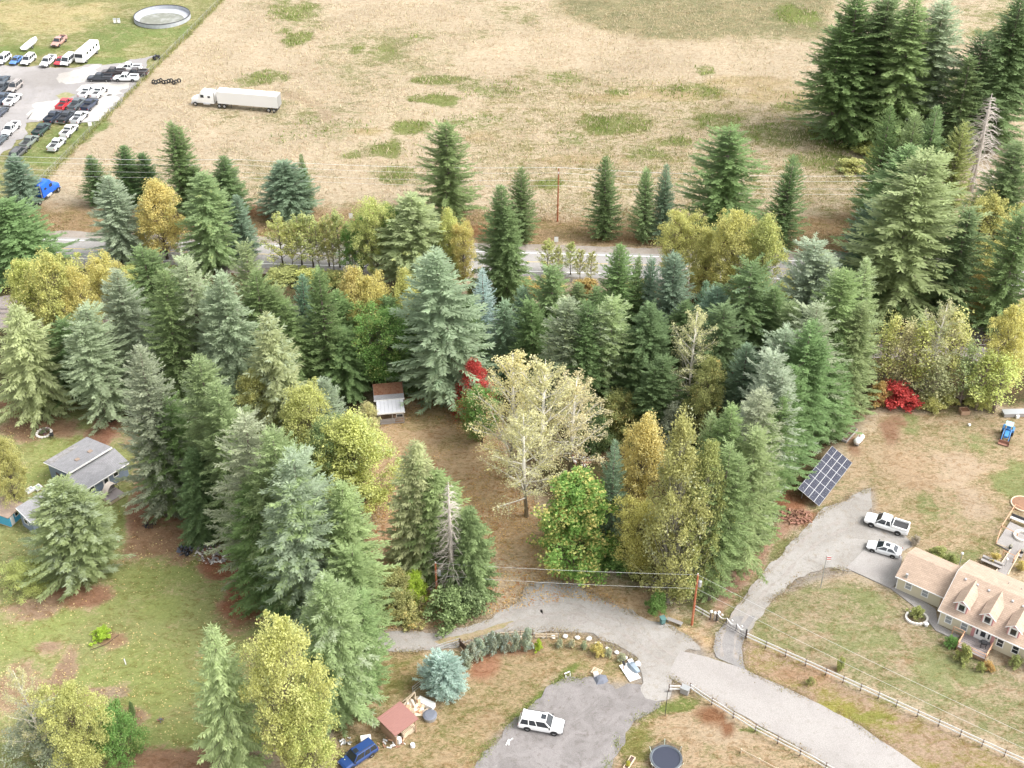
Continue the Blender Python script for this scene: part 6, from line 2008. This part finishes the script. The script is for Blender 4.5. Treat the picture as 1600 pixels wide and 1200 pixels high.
# ---------------------------------------------------------------- boulders
def boulder_mesh(seed):
    rng = np.random.default_rng(seed)
    m = MB()
    off = rng.uniform(.75, 1.2, (7, 10))
    m.rings([[(off[i, j] * math.sin(a) * math.cos(t), off[i, j] * math.sin(a) * math.sin(t), .45 - off[i, j] * .62 * math.cos(a)) for j, t in enumerate(np.linspace(0, 6.283, 11)[:-1])] for i, a in enumerate(np.linspace(.2, 2.9, 7))])
    return m.mesh('boulder', 'boulder', True)
bmesh_ = [boulder_mesh(i) for i in range(4)]
ordn = ['first', 'second', 'third', 'fourth', 'fifth', 'sixth', 'seventh', 'eighth', 'ninth', 'tenth', 'eleventh', 'twelfth', 'thirteenth', 'fourteenth']
for k, (u, v, w) in enumerate(((812, 995, 6), (849, 996, 6), (864, 996, 9), (883, 995, 9), (902, 997, 9), (920, 999, 10), (931, 1005, 5), (937, 1007, 7), (948, 1013, 6), (963, 1020, 8), (977, 1028, 8), (984, 1033, 7), (996, 1038, 11))):
    p = G(u, v)
    o = link('boulder', bmesh_[k % 4], None, (p.x, p.y, -.05), rnd.uniform(0, 6))
    s = w / scale_at(p.y) / 2
    o.scale = (s, s * .9, s * .9)
    tag(o, f'pale boulder, {ordn[k]} from the hedge along the lane curve', 'boulder', 'boulders along the lane curve')

# ---------------------------------------------------------------- things lying about
def at(u, v, z=0):
    p = G(u, v, z)
    return (p.x, p.y, z)
def box_thing(name, label, cat, u, v, rz, parts, group=None):
    o = thing(name, label, cat, at(u, v), rz, group)
    for pn, mt, bxs in parts:
        m = MB()
        for b in bxs:
            m.box(*b)
        m.build(pn, mt, o)
    return o
# white sheet, tarp bundle and blue cooler at the lane corner
o = MB().box(-.75, .75, -1.4, 1.4, 0, .1).build('foam_board', 'white_paint', None, at(984, 1050), rad(24)); tag(o, 'large white board lying at the lane corner', 'board')
m = MB().rings([[(-.9, -.4, .1), (-.9, .4, .1), (-.9, .2, .3), (-.9, -.2, .3)], [(-.3, -.5, .1), (-.3, .5, .1), (-.3, .3, .6), (-.3, -.3, .55)], [(.4, -.45, .1), (.4, .45, .1), (.4, .2, .5), (.4, -.3, .5)], [(.95, -.3, .1), (.95, .3, .1), (.95, .15, .3), (.95, -.15, .3)]])
o = m.build('tarp_bundle', M('blue_grey_tarp', (.22, .27, .32), .7, 0, .2, 2), None, (at(990, 1045)[0], at(990, 1045)[1], .1), rad(-55)); tag(o, 'grey tarp bundle lying on the white board', 'tarp')
box_thing('cooler', 'dark blue cooler box beside the last boulder', 'cooler', 985, 1036, .4, [('body', M('navy_plastic', (.03, .06, .18), .5), [(-.3, .3, -.22, .22, 0, .4)]), ('lid', 'white_paint', [(-.32, .32, -.24, .24, .4, .46)])])
box_thing('letter_box', 'dark letter box on a post next to the white board', 'letter box', 974, 1046, .3, [('post', 'wood', [(-.05, .05, -.05, .05, 0, 1.0)]), ('box', 'black', [(-.12, .12, -.3, .3, 1.0, 1.3)])])
# grey tarp heap with pallet
m = MB().rings([[(-.8, -.6, 0), (.1, -.75, 0), (.8, -.5, 0), (.85, .5, 0), (0, .8, 0), (-.8, .55, 0)], [(-.5, -.4, .35), (.1, -.5, .42), (.5, -.35, .38), (.55, .35, .3), (0, .5, .45), (-.5, .35, .35)], [(-.2, -.15, .5), (.05, -.2, .52), (.2, -.1, .5), (.2, .15, .48), (0, .2, .52), (-.2, .15, .5)]])
o = m.build('tarp_heap', 'tarp_grey', None, at(939, 1062), .3); tag(o, 'dark grey tarp heap at the edge of the parking gravel', 'tarp')
box_thing('pallet', 'weathered pallet leaning by the tarp heap', 'pallet', 932, 1050, -.5, [('slat', 'pale_wood', [(-.6, .6, y, y + .1, .1, .13)]) for y in (-.45, -.22, 0, .22, .42)] + [('bearer', 'pale_wood', [(x, x + .08, -.45, .52, 0, .1)]) for x in (-.6, -.04, .52)])
box_thing('garden_box', 'white bucket-like box left of the tarp heap', 'box', 931, 1056, .2, [('body', 'white_paint', [(-.28, .28, -.25, .25, 0, .45)]), ('lid', 'canvas', [(-.3, .3, -.27, .27, .45, .5)])])
o = MB().tube([(0, 0, .05), (.5, .3, .06), (1.1, .2, .05)], .05, 6).build('plastic_pipe', 'white_paint', None, at(795, 1165), rad(55)); tag(o, 'short white pipe on the grey gravel', 'pipe')
o = MB().box(-.45, .45, -.07, .07, 0, .06).build('white_plank', 'white_paint', None, at(793, 1160), rad(68)); tag(o, 'white plank lying on the gravel left of the station wagon', 'plank')
box_thing('sawhorse', 'small white sawhorse at the top of the parking gravel', 'sawhorse', 886, 1056, .5, [('beam', 'white_paint', [(-.4, .4, -.05, .05, .55, .65)]), ('leg', 'white_paint', [(-.35, -.28, -.25, -.18, 0, .56)]), ('leg', 'white_paint', [(.28, .35, -.25, -.18, 0, .56)]), ('leg', 'rust', [(-.35, -.28, .18, .25, 0, .56)]), ('leg', 'rust', [(.28, .35, .18, .25, 0, .56)])])
# bench and green bin by the gate pole
box_thing('road_bench', 'weathered grey bench on the lane verge by the gate pole', 'bench', 1054, 974, direction(G(1042, 968), G(1066, 977)), [('seat_board', 'grey_wood', [(-1.05, 1.05, y, y + .17, .42, .48)]) for y in (-.28, -.09, .1)] + [('leg', 'grey_wood', [(x, x + .1, -.25, .25, 0, .42)]) for x in (-.9, .8)])
o = thing('waste_bin', 'blue-green wheeled bin beside the lane bench', 'bin', at(1035, 974), .4)
MB().rings([[(-.24, -.26, .05), (.24, -.26, .05), (.24, .26, .05), (-.24, .26, .05)], [(-.32, -.36, 1.0), (.32, -.36, 1.0), (.32, .36, 1.0), (-.32, .36, 1.0)]]).build('body', M('bin_plastic', (.10, .2, .19), .5), o)
MB().box(-.35, .35, -.4, .4, 1.0, 1.08).build('lid', MATS['bin_plastic'], o)
for sd in (-1, 1):
    wheel(o, 0, sd * .3, .12, .08, sd)
# flag pole on the lawn
o = thing('flag_pole', 'thin pole with a small red and white flag on the front lawn', 'flag pole', at(1282, 918))
MB().tube([(0, 0, 0), (0, 0, height_of(918, 868))], .05, 6).build('pole', 'galvanised', o)
hh = height_of(918, 868)
for k in range(5):
    MB().box(.05, .62, -.012, .012, hh - .9 + k * .16, hh - .75 + k * .16).build('flag_stripe', M('flag_red', (.5, .05, .06), .7) if k % 2 else 'white_paint', o)
# thin dark pole and pale stone near trampoline
o = thing('clothes_pole', 'thin dark steel pole on the grass near the trampoline', 'pole', at(1039, 1119))
MB().tube([(0, 0, 0), (0, 0, height_of(1119, 1080))], .04, 6).build('pole', 'dark_metal', o)
MB().tube([(-.4, 0, height_of(1119, 1081)), (.4, 0, height_of(1119, 1081))], .03, 5).build('arm', 'dark_metal', o)
box_thing('road_box', 'grey utility box at the rail fence corner', 'utility box', 1070, 1082, -.5, [('cabinet', 'grey_wood', [(-.5, .5, -.35, .35, 0, .9)]), ('lid', 'galvanised', [(-.55, .55, -.4, .4, .9, .96)])])
# trampoline
tp = G(1040, 1192)
o = thing('trampoline', 'round black trampoline with safety net at the bottom edge', 'trampoline', (tp.x, tp.y, 0))
R_ = 1.85
MB().prism([(R_ * .86 * math.cos(a), R_ * .86 * math.sin(a)) for a in np.linspace(0, 6.283, 33)[:-1]], .86, .88).build('mat', 'trampoline_mat', o)
mm = MB(); mm.torus((0, 0, .88), R_ * .93, .13, 'z', 32, 6); pd_ = mm.build('pad', M('pad_grey', (.10, .115, .13), .6), o); pd_.scale = (1, 1, 1)
MB().torus((0, 0, .86), R_, .05, 'z', 32, 6).build('frame_ring', 'galvanised', o)
pts = []
for k in range(6):
    a = rad(30 + 60 * k)
    x, y = R_ * 1.03 * math.cos(a), R_ * 1.03 * math.sin(a)
    MB().tube([(x, y, 0), (x, y, .86)], .04, 6).build('leg', 'galvanised', o)
    hz = 1.6 if math.sin(a) > -.2 else 1.3
    MB().tube([(x, y, .86), (x * 1.12, y * 1.12, hz)], .045, 6).build('net_pole', M('foam_sleeve', (.5, .55, .45), .7), o)
    pts.append(((x, y), (x * 1.12, y * 1.12, hz)))
m_net, N_, L__, B__ = nodes_of('net')
B__.inputs['Base Color'].default_value = (.03, .028, .028, 1)
trn = N_.new('ShaderNodeBsdfTransparent'); mxn = N_.new('ShaderNodeMixShader'); mxn.inputs[0].default_value = .5
L__.new(trn.outputs[0], mxn.inputs[1]); L__.new(B__.outputs[0], mxn.inputs[2]); L__.new(mxn.outputs[0], N_['Material Output'].inputs['Surface'])
MATS['net'] = m_net
nt_ = MB()
for k in (0, 1, 5):
    (a0, t0), (a1, t1) = pts[k], pts[(k + 1) % 6]
    prev = None
    for j in range(7):
        t = j / 6
        lo = V((a0[0], a0[1], .9)).lerp(V((a1[0], a1[1], .9)), t); hi = V(t0).lerp(V(t1), t); hi.z -= .22 * math.sin(math.pi * t)
        lo *= 1; c = len(nt_.v); nt_.v += [tuple(lo), tuple(hi)]
        if prev is not None:
            nt_.f.append((prev, c, c + 1, prev + 1))
        prev = c
nt_.build('safety_net', 'net', o)
# curved garden seesaw/planter near trampoline
o = thing('planter_trough', 'long pale planter with yellow flowers left of the trampoline', 'planter', at(983, 1194), rad(58))
MB().box(-1.0, 1.0, -.3, -.22, 0, .35).box(-1.0, 1.0, .22, .3, 0, .35).box(-1.0, -.92, -.22, .22, 0, .35).box(.92, 1.0, -.22, .22, 0, .35).build('trough', 'pale_wood', o)
MB().box(-.92, .92, -.22, .22, 0, .28).build('soil', 'dark_wood', o)
c = link('crown', KIND['b'][1]['crown'], o, (-.3, 0, .2)); c.scale = (.22, .14, .16); c.color = (.42, .38, .06, 1); c['tint'] = [.15, .25, .06]; c['tint_share'] = .45
# round pool in the yard meadow
pp_ = G(254, 29)
o = thing('stock_tank', 'large round open water tank in the far meadow', 'tank', (pp_.x, pp_.y, 0))
Rp = 7.4
outer, inner_ = [], []
n = 48
m = MB()
prof = [(Rp, 0), (Rp, 1.0), (Rp - .12, 1.05), (Rp - .2, 1.0), (Rp - .2, .1)]
rg = [[(q * math.cos(a), q * math.sin(a), z) for q, z in prof] for a in np.linspace(0, 6.2832, n + 1)]
m.rings(rg, False)
m.build('tank_wall', M('tank_liner', (.33, .345, .37), .7, 0, .15, .6, col2=(.42, .43, .44)), o)
MB().torus((0, 0, 1.05), Rp - .08, .13, 'z', 48, 6).build('rim', 'dark_metal', o)
MB().prism([(Rp * .97 * math.cos(a), Rp * .97 * math.sin(a)) for a in np.linspace(0, 6.2832, n + 1)[:-1]], .02, .12).build('liner_floor', MATS['tank_liner'], o)
wm = MB().prism([((Rp - 1.6) * math.cos(a) * 1.0, -.9 + (Rp - 1.6) * .82 * math.sin(a)) for a in np.linspace(0, 6.2832, n + 1)[:-1]], .121, .18)
wm.build('water', M('tank_water', (.17, .175, .14), .45, 0, .15, .4, col2=(.26, .265, .24), spec=.2), o)
for k, (u, v) in enumerate(((180, 36), (186, 36))):
    box_thing('storage_box', 'small white box standing in the far meadow, ' + ('left' if k == 0 else 'right') + ' of a pair', 'box', u, v, .2, [('body', 'white_paint', [(-.35, .35, -.3, .3, .1, 1.1)]), ('lid', 'galvanised', [(-.4, .4, -.35, .35, 1.1, 1.18)])], 'white boxes in the far meadow')
# tyres by the fence
ty = MB().torus((0, 0, 0), .38, .16, 'z', 14, 7).mesh('tyre', 'rubber', True)
for k in range(11):
    u, v = 240 + k * 4.0, 130 + 1.6 * math.sin(k * 1.7)
    p = G(u, v)
    o = link('tyre', ty, None, (p.x, p.y, .42 + .1 * (k % 2)), 0)
    o.rotation_euler = (rad(rnd.uniform(40, 80)), 0, rnd.uniform(-.6, .6))
    tag(o, f'black tyre, {ordn[k]} from the fence in the row by the wire fence', 'tyre', 'tyre row by the wire fence')
box_thing('quad_bike', 'small dark quad bike beside the wire fence', 'quad bike', 245, 92, .6, [('body', 'black', [(-.8, .8, -.3, .3, .5, .85), (-.2, .1, -.4, .4, .85, 1.1)]), ('seat', 'tarp_grey', [(-.7, -.1, -.2, .2, .85, .95)])] + [('wheel', 'rubber', [(x, x + .5, y, y + .25, 0, .5)]) for x in (-.85, .4) for y in (-.6, .35)])
box_thing('junk_barrel', 'white barrel standing by the wire fence near the pickups', 'barrel', 141, 196, .3, [('body', 'white_paint', [(-.4, .4, -.35, .35, 0, 1.1)]), ('lid', 'galvanised', [(-.42, .42, -.37, .37, 1.1, 1.16)])])
# highway marker signs
for u, vt, vb, lab in ((549, 333, 346, 'white marker sign by the highway saplings'), (869, 370, 381, 'white marker sign at the highway edge below the field pole')):
    p = G(u, vb)
    hh = height_of(vb, vt)
    o = thing('road_sign', lab, 'sign', (p.x, p.y, 0))
    MB().box(-.04, .04, -.04, .04, 0, hh).build('post', 'grey_wood', o)
    MB().box(-.38, .38, -.07, -.04, hh - 1.1, hh).build('sign_board', 'white_paint', o)
# flower ring in the left meadow
p = G(69, 677)
o = thing('flower_ring', 'white stone flower ring with purple flowers in the left meadow', 'flower bed', (p.x, p.y, 0))
for k in range(16):
    a = 2 * math.pi * k / 16
    c = link('stone', bmesh_[k % 4], o, (1.1 * math.cos(a), 1.1 * math.sin(a), -.05), k)
    c.scale = (.24, .2, .3)
c = link('crown', KIND['b'][2]['crown'], o, (.1, .1, 0)); c.scale = (.36, .36, .25); c.color = (.2, .26, .12, 1); c['tint'] = [.34, .10, .3]; c['tint_share'] = .5
o = box_thing('grill', 'black kettle grill beside the stone flower ring', 'grill', 82, 685, .3, [('bowl', 'black', [(-.28, .28, -.28, .28, .6, .95)]), ('leg', 'dark_metal', [(-.25, -.2, -.25, -.2, 0, .6)]), ('leg', 'dark_metal', [(.2, .25, -.25, -.2, 0, .6)]), ('leg', 'dark_metal', [(0, .05, .2, .25, 0, .6)])])
# benches, bowl and heaps by the left row
box_thing('picnic_bench', 'long grey bench under the left fir row', 'bench', 326, 846, direction(G(315, 852), G(340, 838)), [('seat_board', 'grey_wood', [(-1.5, 1.5, y, y + .2, .42, .48)]) for y in (-.3, -.08, .14)] + [('leg', 'grey_wood', [(x, x + .12, -.28, .32, 0, .42)]) for x in (-1.3, 1.1)])
box_thing('picnic_bench', 'grey bench set across the end of the long one', 'bench', 311, 838, rad(-60), [('seat_board', 'grey_wood', [(-.9, .9, y, y + .2, .42, .48)]) for y in (-.2, .02)] + [('leg', 'grey_wood', [(x, x + .12, -.2, .22, 0, .42)]) for x in (-.7, .6)])
box_thing('picnic_bench', 'short grey bench facing the black bowl', 'bench', 316, 857, direction(G(308, 859), G(323, 852)), [('seat_board', 'grey_wood', [(-.85, .85, y, y + .2, .4, .46)]) for y in (-.25, -.03)] + [('leg', 'grey_wood', [(x, x + .12, -.2, .2, 0, .4)]) for x in (-.7, .6)])
o = thing('kettle_bowl', 'round black fire bowl between the grey benches', 'fire bowl', at(328, 849))
MB().rings([[(.5 * math.sin(a) * math.cos(t), .5 * math.sin(a) * math.sin(t), .62 - .5 * math.cos(a)) for t in np.linspace(0, 6.283, 13)[:-1]] for a in np.linspace(.2, 2.6, 7)]).build('bowl', 'black', o, smooth=True)
MB().tube([(0, 0, 0), (0, 0, .2)], [.3, .2], 8).build('foot', 'dark_metal', o)
o = thing('wash_tub', 'white square tub by the grey benches', 'tub', at(305, 839), .4)
MB().rings([[(-.3, -.3, 0), (.3, -.3, 0), (.3, .3, 0), (-.3, .3, 0)], [(-.38, -.38, .5), (.38, -.38, .5), (.38, .38, .5), (-.38, .38, .5)]]).build('tub', 'white_paint', o)
MB().tube([(.38, 0, .5), (.5, 0, .75), (.2, 0, .8)], .03, 5).build('handle', 'dark_metal', o)
o = thing('round_stool', 'pale round stool between tub and grey benches', 'stool', at(314, 846))
MB().tube([(0, 0, .4), (0, 0, .48)], .4, 14).build('seat', 'grey_wood', o)
for k in range(3):
    MB().tube([(.25 * math.cos(k * 2.1), .25 * math.sin(k * 2.1), 0), (.2 * math.cos(k * 2.1), .2 * math.sin(k * 2.1), .4)], .03, 5).build('leg', 'grey_wood', o)
def rubble(name, label, cat, u, v, rx, ry, n, mats, seed, size=(.1, .35)):
    rg = np.random.default_rng(seed)
    o = thing(name, label, cat, at(u, v))
    for mt in mats:
        m = MB()
        for _ in range(n):
            a, q = rg.uniform(0, 6.28), math.sqrt(rg.random())
            x, y, s = rx * q * math.cos(a), ry * q * math.sin(a), rg.uniform(*size)
            z = .45 * (1 - q) * rg.random()
            d = V(rg.normal(0, 1, 3)); d.z *= .4; d.normalize()
            m.tube([V((x, y, z + .08)) - d * s, V((x, y, z + .08)) + d * s], [s * .4, s * .3], 5)
        c = m.build('debris', mt, o); c['kind'] = 'stuff'
    return o
rubble('scrap_heap', 'heap of ash, stones and scrap beside the left fir row', 'scrap heap', 331, 868, 2.4, 1.8, 45, ('boulder', 'rust', 'grey_wood'), 1)
rubble('scrap_pile', 'dark purple-grey scrap pile in the left meadow', 'scrap pile', 291, 859, 1.1, 1.3, 30, ('tarp_grey', 'black'), 2)
rubble('log_pile', 'low dark heap of burnt wood on the needle ground', 'wood pile', 234, 820, 1.0, .7, 14, ('black', 'dark_wood'), 3)
rubble('earth_debris', 'reddish mound of earth and roots beside the driveway', 'earth mound', 1243, 808, 2.4, 1.6, 60, ('rust', 'bare_earth'), 4, (.15, .45))
rubble('scrap_pile', 'jumble of scrap lumber right of the red-roofed shed', 'scrap pile', 650, 1106, 1.4, 1.3, 12, ('pale_wood', 'canvas', 'orange_wood'), 5, (.3, .8))
rubble('scrap_pile', 'clutter of pots and wood at the front corner of the red-roofed shed', 'scrap pile', 612, 1160, 1.6, .9, 10, ('orange_wood', 'white_paint', 'rust'), 6, (.12, .3))
rubble('scrap_pile', 'white plastic scrap under the yellow-green tree at the bottom', 'scrap pile', 542, 1158, .8, .6, 6, ('white_paint', 'galvanised'), 7, (.12, .3))
rubble('rubbish_heap', 'pale wreckage heap among the cottonwoods', 'scrap heap', 907, 716, 1.5, 1.9, 22, ('white_paint', 'rust'), 8, (.2, .5))
box_thing('utility_trailer', 'small white-topped cart beside the dark blue off-roader', 'cart', 573, 1166, .2, [('box', 'white_paint', [(-.6, .6, -.8, .8, .5, 1.1)]), ('wheel', 'rubber', [(-.75, -.6, -.3, .3, 0, .6)]), ('wheel', 'rubber', [(.6, .75, -.3, .3, 0, .6)]), ('drawbar', 'dark_metal', [(-.05, .05, -1.6, -.8, .5, .6)])])
box_thing('white_chest', 'white chest lying beside the red-roofed shed', 'chest', 666, 1102, rad(-30), [('body', 'white_paint', [(-1.1, 1.1, -.4, .4, 0, .6)]), ('lid', 'white_paint', [(-1.12, 1.12, -.42, .42, .61, .68)])])
o = thing('covered_tub', 'grey round covered tub right of the scrap lumber', 'tub', at(672, 1121))
MB().tube([(0, 0, 0), (0, 0, .5)], [.8, .85], 16).build('tub', 'galvanised', o)
MB().tube([(0, 0, .5), (0, 0, .62)], [.87, .6], 16).build('cover', 'tarp_grey', o)
o = thing('frame_ladder', 'pale wooden A-frame leaning behind the red-roofed shed', 'ladder', at(640, 1098), rad(30))
for a, b in (((-.9, 0, .1), (.9, .2, 1.2)), ((-.7, .5, .1), (.9, .3, 1.2)), ((.9, .25, 1.2), (.4, -1.0, .1))):
    MB().tube([a, b], .07, 4).build('rail', 'pale_wood', o)
for k, (u, v, lab) in enumerate(((624, 1160, 'white drum standing before the red-roofed shed'), (645, 1166, 'pale block on the grass right of the white drum'))):
    o = MB().tube([(0, 0, 0), (0, 0, .8 - .4 * k)], [.3, .27], 10).build('white_drum', 'white_paint', None, at(u, v)); tag(o, lab, 'drum')
# raised bed rail by the gas tank, fallen planks, yard odds
box_thing('raised_bed', 'long grey plank bed beside the gas tank', 'raised bed', 1327, 681, direction(G(1318, 690), G(1336, 670)), [('side_plank', 'grey_wood', [(-1.9, 1.9, y, y + .08, 0, .4)]) for y in (-.45, .37)] + [('end_plank', 'grey_wood', [(x, x + .08, -.37, .37, 0, .4)]) for x in (-1.9, 1.82)] + [('soil', 'dark_wood', [(-1.82, 1.82, -.37, .37, 0, .25)])])
box_thing('log_box', 'brown wooden crate by the yard hedge', 'crate', 1506, 645, .1, [('side', 'wood', [(-.7, .7, -.6, -.52, 0, .7)]), ('side', 'wood', [(-.7, .7, .52, .6, 0, .7)]), ('end', 'wood', [(-.7, -.62, -.52, .52, 0, .7)]), ('end', 'wood', [(.62, .7, -.52, .52, 0, .7)]), ('contents', 'leaf_litter', [(-.62, .62, -.52, .52, 0, .6)])])
box_thing('tarp_stack', 'grey-covered lumber stack at the yard hedge, right edge', 'lumber stack', 1585, 648, .05, [('lumber', 'grey_wood', [(-1.9, 1.9, -.6, .6, 0, .6)]), ('cover', 'galvanised', [(-1.95, 1.9, -.65, .65, .6, .66)]), ('bucket', 'white_paint', [(-.1, .4, -1.0, -.66, 0, .5)])])
o = MB().tube([(0, 0, .1), (.3, .1, .14)], [.25, .2], 8).build('white_bucket', 'white_paint', None, at(1513, 665)); tag(o, 'white bucket lying in the dry yard', 'bucket')
o = MB().tube([(0, 0, .05), (.45, -.9, .06)], .06, 6).build('white_post', 'white_paint', None, at(194, 1030)); tag(o, 'short white post lying in the meadow', 'post')
o = MB().tube([(0, 0, .05), (-1.2, -1.6, .06), (-3, -2.6, .05)], .05, 5).build('fallen_pole', 'dark_wood', None, at(186, 992)); tag(o, 'thin dark pole lying by the toppled sapling', 'pole')
rubble('stone_ring', 'small dark fire ring in the lower meadow', 'fire ring', 251, 1125, .4, .35, 9, ('tarp_grey', 'rust'), 9, (.08, .16))
o = thing('round_bed', 'round bare earth bed with pale rim at the yard edge', 'flower bed', at(1598, 788))
MB().prism([(1.6 * math.cos(a), 1.6 * math.sin(a)) for a in np.linspace(0, 6.283, 25)[:-1]], 0, .16).build('soil', 'bare_earth', o)
MB().torus((0, 0, .1), 1.62, .12, 'z', 26, 6).build('edging', 'pale_wood', o)
# hose-like circle of stepping stones, left meadow lawn edge
# ---------------------------------------------------------------- fallen leaves and tussocks
def scatter(name, label, n, region, size, color, tint, share, seed, up=False, z=.0):
    rg = np.random.default_rng(seed)
    q = np.array([(p.x, p.y) for p in P(*region)])
    lo, hi = q.min(0), q.max(0)
    pts = np.zeros((0, 2))
    while len(pts) < n:
        c = rg.uniform(lo, hi, (n * 2, 2))
        w = vnoise(c[:, 0], c[:, 1], .12, seed, 3)
        c = c[(signed_dist(c[:, 0], c[:, 1], [tuple(a) for a in q]) > 0) & (w > .3 + .35 * rg.random(len(c)))]
        pts = np.concatenate([pts, c])
    pts = pts[:n]
    b = np.concatenate([pts, np.full((n, 1), z)], 1)
    if up:
        d = rg.normal(0, .45, (n, 3)) + [0, 0, 1]; u = rg.normal(0, 1, (n, 3))
    else:
        d = rg.normal(0, 1, (n, 3)); d[:, 2] = rg.uniform(0, .25, n); u = rg.normal(0, .3, (n, 3)) + [0, 0, 1]
    ln = rg.uniform(*size, n)
    me = leaf_mesh(name, kites(b, d, u, ln, ln * (rg.uniform(.12, .3, n) if up else rg.uniform(.6, .9, n))), rg)
    o = link(name, me)
    o.color = (*color, 1); o['tint'] = list(tint); o['tint_share'] = share
    return tag(o, label, 'leaves' if not up else 'grass', kind='stuff')
CLEAR = ((560, 700), (640, 605), (745, 630), (845, 800), (865, 885), (930, 905), (1060, 975), (900, 935), (790, 955), (600, 985), (585, 900), (560, 800))
scatter('fallen_leaves', 'yellow and brown leaves strewn over the clearing', 9000, CLEAR, (.12, .3), (.5, .34, .14), (.28, .13, .06), .5, 21, z=.02)
scatter('fallen_leaves', 'pale leaves dotted over the left meadow', 2600, ((0, 640), (150, 700), (200, 800), (330, 860), (420, 1000), (330, 1190), (0, 1190)), (.12, .26), (.6, .5, .25), (.5, .33, .12), .4, 22, z=.02)
scatter('tussock_grass', 'dry tussock grass covering the far field', 26000, ((355, 5), (90, 290), (420, 330), (850, 330), (1340, 330), (1330, 100), (1300, 5)), (.45, 1.0), (.48, .40, .275), (.35, .30, .18), .5, 23, True)
scatter('tussock_grass', 'green rushes in damp hollows of the far field', 5000, ((700, 120), (1100, 120), (1330, 200), (1330, 320), (860, 300), (600, 260)), (.4, .9), (.21, .22, .085), (.32, .26, .12), .4, 24, True)
scatter('tussock_grass', 'weedy grass along the highway bank', 5000, ((0, 335), (420, 330), (850, 320), (1330, 345), (1330, 385), (700, 372), (0, 362)), (.4, .9), (.33, .25, .135), (.22, .21, .08), .4, 25, True)


# grass creeping over the edges of lanes, drive and road
def creep(name, label, outlines, per_m, width, seed, color, tint):
    rg = np.random.default_rng(seed)
    pts = []
    for q in outlines:
        for a, b in zip(q[:-1], q[1:]):
            n = int((b - a).length * per_m)
            for _ in range(n):
                t = rg.random()
                p = a.lerp(b, t)
                pts.append((p.x + rg.normal(0, width), p.y + rg.normal(0, width), 0))
    b = np.array(pts)
    keep = vnoise(b[:, 0], b[:, 1], .5, seed, 4) > .42 + .16 * rg.random(len(b))
    b = b[keep]
    n = len(b)
    d = rg.normal(0, .8, (n, 3)) + [0, 0, .6]
    ln = rg.uniform(.08, .24, n)
    o = link(name, leaf_mesh(name, kites(b, d, rg.normal(0, 1, (n, 3)), ln, ln * rg.uniform(.25, .6, n)), rg))
    o.color = (*color, 1); o['tint'] = list(tint); o['tint_share'] = .5
    return tag(o, label, 'grass', kind='stuff')
edge = [P((560, 985), (640, 985), (700, 985), (760, 968), (806, 944), (818, 926), (832, 912), (860, 908), (896, 912), (930, 934), (985, 958), (1040, 975), (1090, 1002)),
        P((995, 1035), (960, 1010), (915, 990), (860, 984), (800, 988), (740, 1000), (690, 1012), (640, 1020), (560, 1012)),
        P((1112, 1018), (1120, 990), (1150, 950), (1190, 900), (1240, 845), (1290, 795), (1330, 775), (1362, 765)),
        P((1330, 892), (1296, 888), (1250, 900), (1215, 930), (1180, 965), (1160, 1000), (1158, 1022), (1162, 1046)),
        P((1160, 1044), (1260, 1090), (1345, 1135), (1440, 1200)), P((1043, 1057), (1160, 1118), (1260, 1174), (1330, 1225))]
creep('verge_grass', 'dry grass creeping over the lane and road edges', edge, 150, .36, 31, (.36, .28, .17), (.27, .25, .11))
creep('verge_grass', 'green grass fringe round the parking gravel', [P((735, 1225), (745, 1190), (775, 1150), (820, 1110), (860, 1070), (885, 1058), (940, 1060)), P((1030, 1100), (1000, 1120), (970, 1150), (948, 1200), (940, 1225))], 170, .4, 32, (.22, .27, .08), (.33, .3, .13))

# rushes and weeds standing in the green hollows of the field
rg = np.random.default_rng(91)
BB = []
for (u, v, ru, rv, k) in FIELD_GREEN:
    c = G(u, v)
    rx, ry = ru / scale_at(c.y), abs(G(u, v - rv).y - c.y)
    n = int(rx * ry * 16 * k)
    q = np.sqrt(rg.random(n)) * 1.15
    a = rg.uniform(0, 6.283, n)
    BB.append(np.stack([c.x + rx * q * np.cos(a), c.y + ry * q * np.sin(a), np.zeros(n)], 1))
BB = np.concatenate(BB)
BB = BB[vnoise(BB[:, 0], BB[:, 1], .3, 93, 4) > .36 + .25 * rg.random(len(BB))]
n = len(BB)
ln = rg.uniform(.35, .95, n)
o = link('field_rushes', leaf_mesh('field_rushes', kites(BB, rg.normal(0, .4, (n, 3)) + [0, 0, 1], rg.normal(0, 1, (n, 3)), ln, ln * rg.uniform(.15, .4, n)), rg))
o.color = (.16, .22, .05, 1); o['tint'] = [.26, .27, .09]; o['tint_share'] = .4
tag(o, 'green rushes and weeds in patches of the dry field', 'rushes', kind='stuff')
for k, (u, v) in enumerate(((874, 1014), (893, 1015), (913, 1017), (951, 1028), (972, 1036))):
    plant('b', u, v - 14, v, 13, 'gy', f'thin greyish twiggy shrub, {ordn[k]} below the boulders', 'twiggy shrubs below the boulders', 'py', .5)
